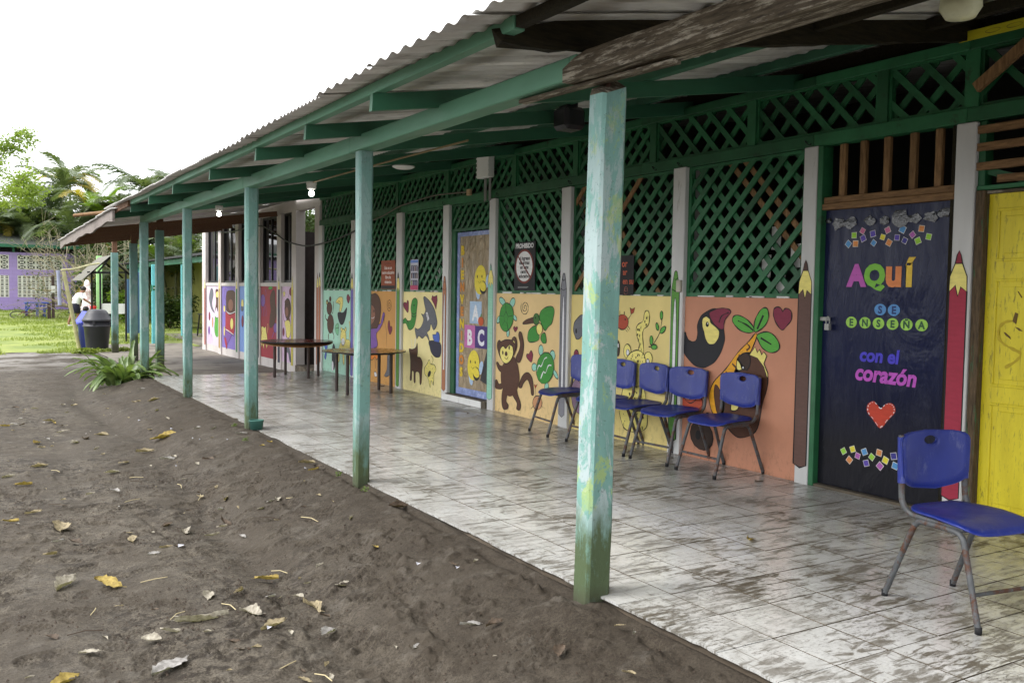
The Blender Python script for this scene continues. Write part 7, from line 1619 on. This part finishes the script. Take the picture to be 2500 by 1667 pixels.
# leafy shrubs
def shrub(x, y, w, h, mat, n, size, label, seed):
    z = gzf(x,y); t = thing('leafy_shrub', label, 'shrub', (x,y,z), 'shrubs at the back of the yard'); rng = np.random.default_rng(seed)
    c_ = [(x+rng.uniform(-w,w)*.6, y+rng.uniform(-w,w)*.6, z+h*rng.uniform(.2,.8)) for k in range(9)]
    bb = B(); [bb.tube([(x,y,z-.05),((x+q[0])/2,(y+q[1])/2,z+(q[2]-z)*.6),q], [.03,.02,.01], 5, caps=False) for q in c_]; bb.obj('stems', BARK, t)
    V, F = leaf_cloud(c_, np.full((9,3), w*.55)*rng.uniform(.7,1.2,(9,1)), n, size, seed, hollow=.15); quads_obj('foliage', V, F, mat, t)
shrub(2.15, 42.5, .8, 1.9, LEAFM, 3500, .07, 'yellow green shrub against the purple wall beside the bare bush', 41)
shrub(2.5, 38.5, .7, 1.9, LEAFK, 3000, .06, 'dark shrub behind the bending person', 42)
shrub(3.2, 37, .7, 1.4, PALMB, 2600, .08, 'bright yellow green shrub behind the blue board', 43)
shrub(4.2, 33, .9, 1.3, LEAFM, 3000, .07, 'green shrub seen between the walkway posts', 44)
shrub(3.4, 44, 1.4, 2.6, LEAFK, 5000, .09, 'large dark shrub behind the shelter', 45)
shrub(7.5, 47, 1.8, 3.2, LEAFK, 6000, .11, 'large dark shrub behind the back wing', 46)
shrub(5.2, 48, 1.8, 3.4, LEAFK, 6000, .11, 'large dark shrub below the tall palms', 47)
shrub(1.3, 54.5, 1.6, 5.0, LEAFM, 6000, .11, 'tall mid green shrub behind the purple building edge', 48)
shrub(3.9, 49.5, 1.8, 4.6, LEAFM, 7000, .11, 'tall mid green shrub between the palms', 49)
shrub(6.5, 50, 2.0, 4.6, LEAFM, 7000, .12, 'tall mid green shrub right of the palms', 50)
shrub(2.4, 57, 2.0, 6.2, LEAFM, 7000, .12, 'tallest mid green shrub far behind the yellow fronded palm', 51)
shrub(5.4, 54, 2.0, 6.0, LEAFM, 7000, .12, 'tall mid green shrub far behind the bright new palm leaves', 52)
# strap leaved lily clump at the end of the tiled floor
STRAP = mat_leaf('strap_leaf', (.06,.11,.03), (.22,.30,.11), .25, .35, 5)
def strap(L, w, droop, fold=.25):
    bb = B(); n = 12; V = []
    for i in range(n+1):
        s = i/n; wd = w*(math.sin(min(1, s*1.15+.22)*2.75)**.6 if s < .96 else .12); x_ = L*(s*.62+.10*s*s); z_ = L*(.88*s-droop*s*s)
        V += [(x_,-wd/2,z_+wd*fold),(x_,0,z_),(x_,wd/2,z_+wd*fold)]
    bb.add(V, [(i*3+j, i*3+3+j, i*3+4+j, i*3+1+j) for i in range(n) for j in (0,1)], 0, None, True); me = bb.mesh('strap_leaf'); me.materials.append(STRAP); return me
ST = [strap(1.2,.13,.48), strap(1.15,.125,.68), strap(1.25,.135,.82), strap(1.0,.115,.35), strap(1.1,.13,.92)]
lx_, ly_ = -.28, 12.95; lz = gzf(lx_, ly_)-.02
t = thing('lily_clump', 'clump of arching strap leaved lilies at the far end of the tiled floor', 'plant', (lx_,ly_,lz))
rng = random.Random(4)
for k in range(84):
    a = rng.uniform(0,6.283); r = rng.uniform(0,.26); s = rng.uniform(.55,.95)
    o = link('leaf', rng.choice(ST), None, t, loc=(lx_+r*math.cos(a)*1.3, ly_+r*math.sin(a), lz), rot=(rng.uniform(-.25,.25), rng.uniform(-.5,.35), a+rng.uniform(-.5,.5))); o.scale = (s,s,s); o.matrix_parent_inverse = Matrix.Translation(-t.location)
# ------------------------------------------------------------------ fallen leaves, twigs, weeds
def leafmesh(seed, asp, curl, lobes=0):
    rng = random.Random(seed); n = 12; m_ = 4; V = []
    for i in range(n+1):
        s = i/n; w = asp*.5*math.sin(math.pi*s**.85)**.8*(1+.30*rng.uniform(-1,.6)) + .004
        for j in range(-m_, m_+1):
            q = j/m_; V.append((s-.5+.02*rng.uniform(-1,1), q*w + .05*math.sin(s*5+seed), curl*(q*w)**2*4 + abs(q)*.03 + .05*math.sin(s*4.0+seed+q*2)*curl*3 + .028*rng.uniform(-1,1)))
    k = 2*m_+1; bb = B(); bb.add(V, [(i*k+j,(i+1)*k+j,(i+1)*k+j+1,i*k+j+1) for i in range(n) for j in range(k-1)], 0, None, True)
    bb.tube([(-.5,.03*math.sin(seed),.0),(-.62,.0,.012)], .008, 5); return bb.mesh('fallen_leaf')
DRY = {k: mat_leaf('dry_leaf_'+k, tuple(q*.6 for q in a), tuple(q*.95 for q in b_), .1, .75, 45) for k, a, b_ in (('pale',(.30,.26,.20),(.46,.42,.34)),('tan',(.24,.19,.11),(.40,.33,.20)),('grey',(.28,.26,.24),(.42,.40,.38)),('ochre',(.30,.21,.05),(.44,.33,.09)),('dark',(.07,.05,.035),(.14,.10,.07)))}
LM = {}
def lm(kind, v):
    if (kind, v) not in LM:
        me = leafmesh(v*7+1, (.42,.34,.18,.55)[v % 4], (.25,.6,.5,.35)[v % 4]); me.materials.append(DRY[kind]); LM[kind, v] = me
    return LM[kind, v]
grp = 'fallen leaves scattered on the damp soil'
def ztop(x, y): return float(gz(x, y)) + .012
LV = [(-2.14,2.41,0.219),(-1.92,2.31,0.193),(-1.47,1.8,0.117),(-1.3,1.81,0.107),(-1.1,1.96,0.144),(-1.33,1.44,0.161),(-1.58,1.46,0.279),(-1.76,1.36,0.097),(-1.86,1.29,0.105),(-1.29,1.19,0.144),(-1.08,0.95,0.131),(-1.85,0.9,0.213),(-2.27,0.96,0.142),(-1.29,3.28,0.16),(-2.04,3.82,0.211),(-2.18,4.37,0.113),(-1.45,5.74,0.133),(-1.57,7.66,0.128),(-2.18,5.51,0.137),(-2.0,6.35,0.16),(-0.9,6.06,0.148),(-0.73,7.13,0.287),(-0.85,3.98,0.177),(-0.83,3.58,0.098),(-0.59,3.43,0.104),(-1.15,3.1,0.104),(-1.49,2.93,0.088),(-1.02,1.35,0.231),(-1.17,1.63,0.063),(-0.98,4.28,0.091),(-1.28,6.19,0.149),(-1.24,8.12,0.155),(-1.73,4.86,0.088),(-1.53,4.9,0.097),(-1.43,7.89,0.141),(-1.6,8.58,0.138),(-1.93,7.83,0.14),(-1.67,9.58,0.149),(-2.28,1.54,0.079),(-2.05,1.41,0.049),(-1.51,0.94,0.073),(-1.44,0.94,0.046),(-1.25,0.44,0.059),(-1.36,0.46,0.075),(-1.0,6.71,0.177),(-2.28,5.94,0.144),(-2.18,9.32,0.122),(-1.63,9.39,0.11),(-0.39,9.74,0.178),(-0.64,5.44,0.157),(-0.18,6.03,0.112),(-0.01,5.32,0.088),(-0.12,4.15,0.146),(-0.16,3.86,0.097),(0.3,3.94,0.092),(-0.99,2.91,0.064),(-0.73,3.38,0.082),(-1.65,3.23,0.144),(-0.99,3.37,0.177),(-2.34,4.16,0.132),(-0.5,8.87,0.143),(-0.51,8.15,0.135),(-0.76,7.82,0.12),(-1.22,0.58,0.052),(-0.2,5.22,0.052),(-0.08,2.33,0.16),(-0.48,1.79,0.078),(-0.02,-0.15,0.051),(0.1,-0.25,0.068),(-1.01,0.1,0.08),(-0.18,1.06,0.041),(-0.29,1.12,0.061),(-0.84,0.49,0.035)]
special = {0:('pale',1,'large crumpled whitish leaf at the lower left of the soil'),1:('ochre',0,'folded ochre yellow leaf on the soil at the lower left'),2:('pale',3,'smooth pale oval leaf on the soil'),4:('ochre',1,'pale yellow leaf lying on the soil near the middle'),6:('pale',2,'long narrow pale leaf on the soil'),11:('grey',0,'largest crumpled whitish leaf near the bottom edge'),12:('ochre',3,'ochre leaf cut by the bottom edge of the photo'),13:('pale',1,'pale folded star shaped leaf on open soil'),27:('tan',2,'long thin tan leaf with a twig across it'),10:('grey',3,'curled grey leaf nearest the near post, on the soil')}
rng = random.Random(12)
for i, (x, y, w) in enumerate(LV):
    if i in special: k, v, lbl = special[i]
    else: k, v, lbl = rng.choice(('pale','pale','tan','grey','tan','dark','ochre')), rng.randint(0,3), None
    if x > -.04: x = -.1
    sz = 'large' if w > .12 else 'small'; zn = 'close to the tiled floor edge' if x > -.8 else ('on the open soil near the viewer' if y < 3 else 'on the open soil farther back'); cn = {'pale':'cream','tan':'tan','grey':'greyish','dark':'dark brown','ochre':'ochre'}[k]; gl = f'{sz} {cn} dry leaf {zn}'
    o = link('fallen_leaf', lm(k, v), None, None, loc=(x, y, ztop(x,y)), rot=(rng.uniform(-.22,.22), rng.uniform(-.15,.15), rng.uniform(0,6.28)))
    s = w*1.02; o.scale = (s,s,s*.8); tag(o, lbl or gl, 'leaf', None if lbl else grp)
for i in range(190):
    y = rng.uniform(-.8, 1)**1 if i % 2 else rng.uniform(0, 13); y = rng.uniform(-.8, 12); x = rng.uniform(-3.2, -.3); s = rng.uniform(.025,.055) if i % 3 else rng.uniform(.06,.11)
    kd = rng.choice(('pale','pale','grey','tan','tan','dark')); zn = 'close to the tiled floor edge' if x > -.8 else ('on the open soil near the viewer' if y < 3 else 'on the open soil farther back')
    o = link('fallen_leaf', lm(kd, rng.randint(0,3)), None, None, loc=(x,y,ztop(x,y)), rot=(rng.uniform(-.2,.2),rng.uniform(-.2,.2),rng.uniform(0,6.28))); o.scale = (s,s,s*.8); tag(o, f"{'tiny' if s < .056 else 'small'} {dict(pale='cream',grey='greyish',tan='tan',dark='dark brown')[kd]} dry leaf {zn}", 'leaf', grp)
o = link('fallen_leaf', lm('ochre', 1), None, None, loc=(1.40,.53,.012), rot=(.5,.1,.9)); o.scale = (.13,.13,.11); tag(o, 'curled brown leaf lying on the floor tiles', 'leaf')
for x, y, kd in ((2.6,6.3,'dark'),(2.9,9.6,'dark'),(2.75,1.75,'dark'),(2.7,3.3,'dark'),(1.5,-1.15,'dark')):
    o = link('fallen_leaf', lm(kd, 2), None, None, loc=(x,y,.008), rot=(.2,.1,x*3)); o.scale = (.07,.07,.07); tag(o, 'small dark leaf scrap on the floor tiles', 'leaf', 'leaf scraps on the tiles')
STRAW = M('straw_twig', (186,172,134), .8, .15, 5)
for i in range(26):
    x, y = rng.uniform(-2.6,-.3), rng.uniform(-.3,6); a = rng.uniform(0,6.28); L = rng.uniform(.06,.22); z = ztop(x,y)
    b = B(); b.tube([(x,y,z),(x+L*.5*math.cos(a),y+L*.5*math.sin(a),z+.008),(x+L*math.cos(a+.15),y+L*math.sin(a+.15),z+.002)], .0028, 5); tag(b.obj('dry_twig', STRAW if i % 3 else M('dark_twig', (60,48,38), .9)), 'thin dry twig lying on the soil', 'twig', 'twigs scattered on the soil')
PAPER = M('paper_scrap', (196,196,204), .8, .08, 8)
for i, (x, y) in enumerate(((-.55,6.5),(-.52,6.35),(-.75,8.6),(-.9,5.6),(-1.32,1.15),(-.35,5.9),(-.05-.15,3.95),(-1.4,2.9),(-.6,7.4),(-.42,1.3),(-.30,1.05))):
    z = ztop(x,y); s = rng.uniform(.010,.022); b = B(); b.add([(x-s,y-s,z),(x+s,y-s*.6,z+.008),(x+s*.8,y+s,z+.002),(x-s*.7,y+s*.8,z+.012)], [(0,1,2,3)]); tag(b.obj('paper_scrap', PAPER), 'white paper scrap on the soil by the floor edge', 'litter', 'paper scraps along the floor edge')
WEED = mat_leaf('weed_leaf', (.07,.12,.02), (.14,.2,.05), .3, .5, 8)
for x, y in ((-.10,3.45),(-.12,2.85),(-.25,5.6),(-.14,6.45)):
    z = ztop(x,y)-.01; V, F = leaf_cloud([(x,y,z+.03)], [(.035,.035,.022)], 36, .010, int(y*10)+99, hollow=.1); tag(quads_obj('weed_tuft', V, F, WEED), 'tiny green weed growing at the floor edge', 'weed', 'weeds along the floor edge')
# crumbs of soil and grit
N = 17000; cx_ = -RNG.random(N)**.8*3.0-.03; cy_ = RNG.uniform(-1.2, 6.5, N); m_ = fbm(cx_*2.2, cy_*2.2, 3, 61) > .44; cx_, cy_ = cx_[m_], cy_[m_]; n = len(cx_); s_ = .0022+.009*RNG.random(n)**3; cz_ = gz(cx_, cy_)+.004
D = np.array([(1,0,0),(-.5,.87,0),(-.5,-.87,0),(.1,.1,1.0)]); a_ = RNG.uniform(0,6.28,n); R_ = np.stack([np.stack([np.cos(a_),-np.sin(a_)],-1),np.stack([np.sin(a_),np.cos(a_)],-1)],1)
V = np.zeros((n,4,3)); V[:,:,:2] = np.einsum('nij,kj->nki', R_, D[:,:2])*s_[:,None,None]; V[:,:,2] = D[:,2]*s_[:,None]*.9; V += np.stack([cx_,cy_,cz_],-1)[:,None,:]
Fq = np.array([(0,1,3),(1,2,3),(2,0,3)]); F = (np.arange(n)[:,None,None]*4+Fq[None]).reshape(-1,3)
quads_obj('soil_crumbs', V, F, M('soil_crumb', (60,50,41), .95, .6, 60), kind='stuff')['label'] = 'loose crumbs of dark soil and grit'
# grass tuft by the bin
V, F = leaf_cloud([(.2,21.9,gzf(.2,21.9)+.05),(.9,22.0,gzf(.9,22)+.05)], [(.45,.2,.08)]*2, 900, .06, 71, hollow=.1); tag(quads_obj('grass_tuft', V, F, GRASS), 'uncut grass tuft around the foot of the black bin', 'grass')
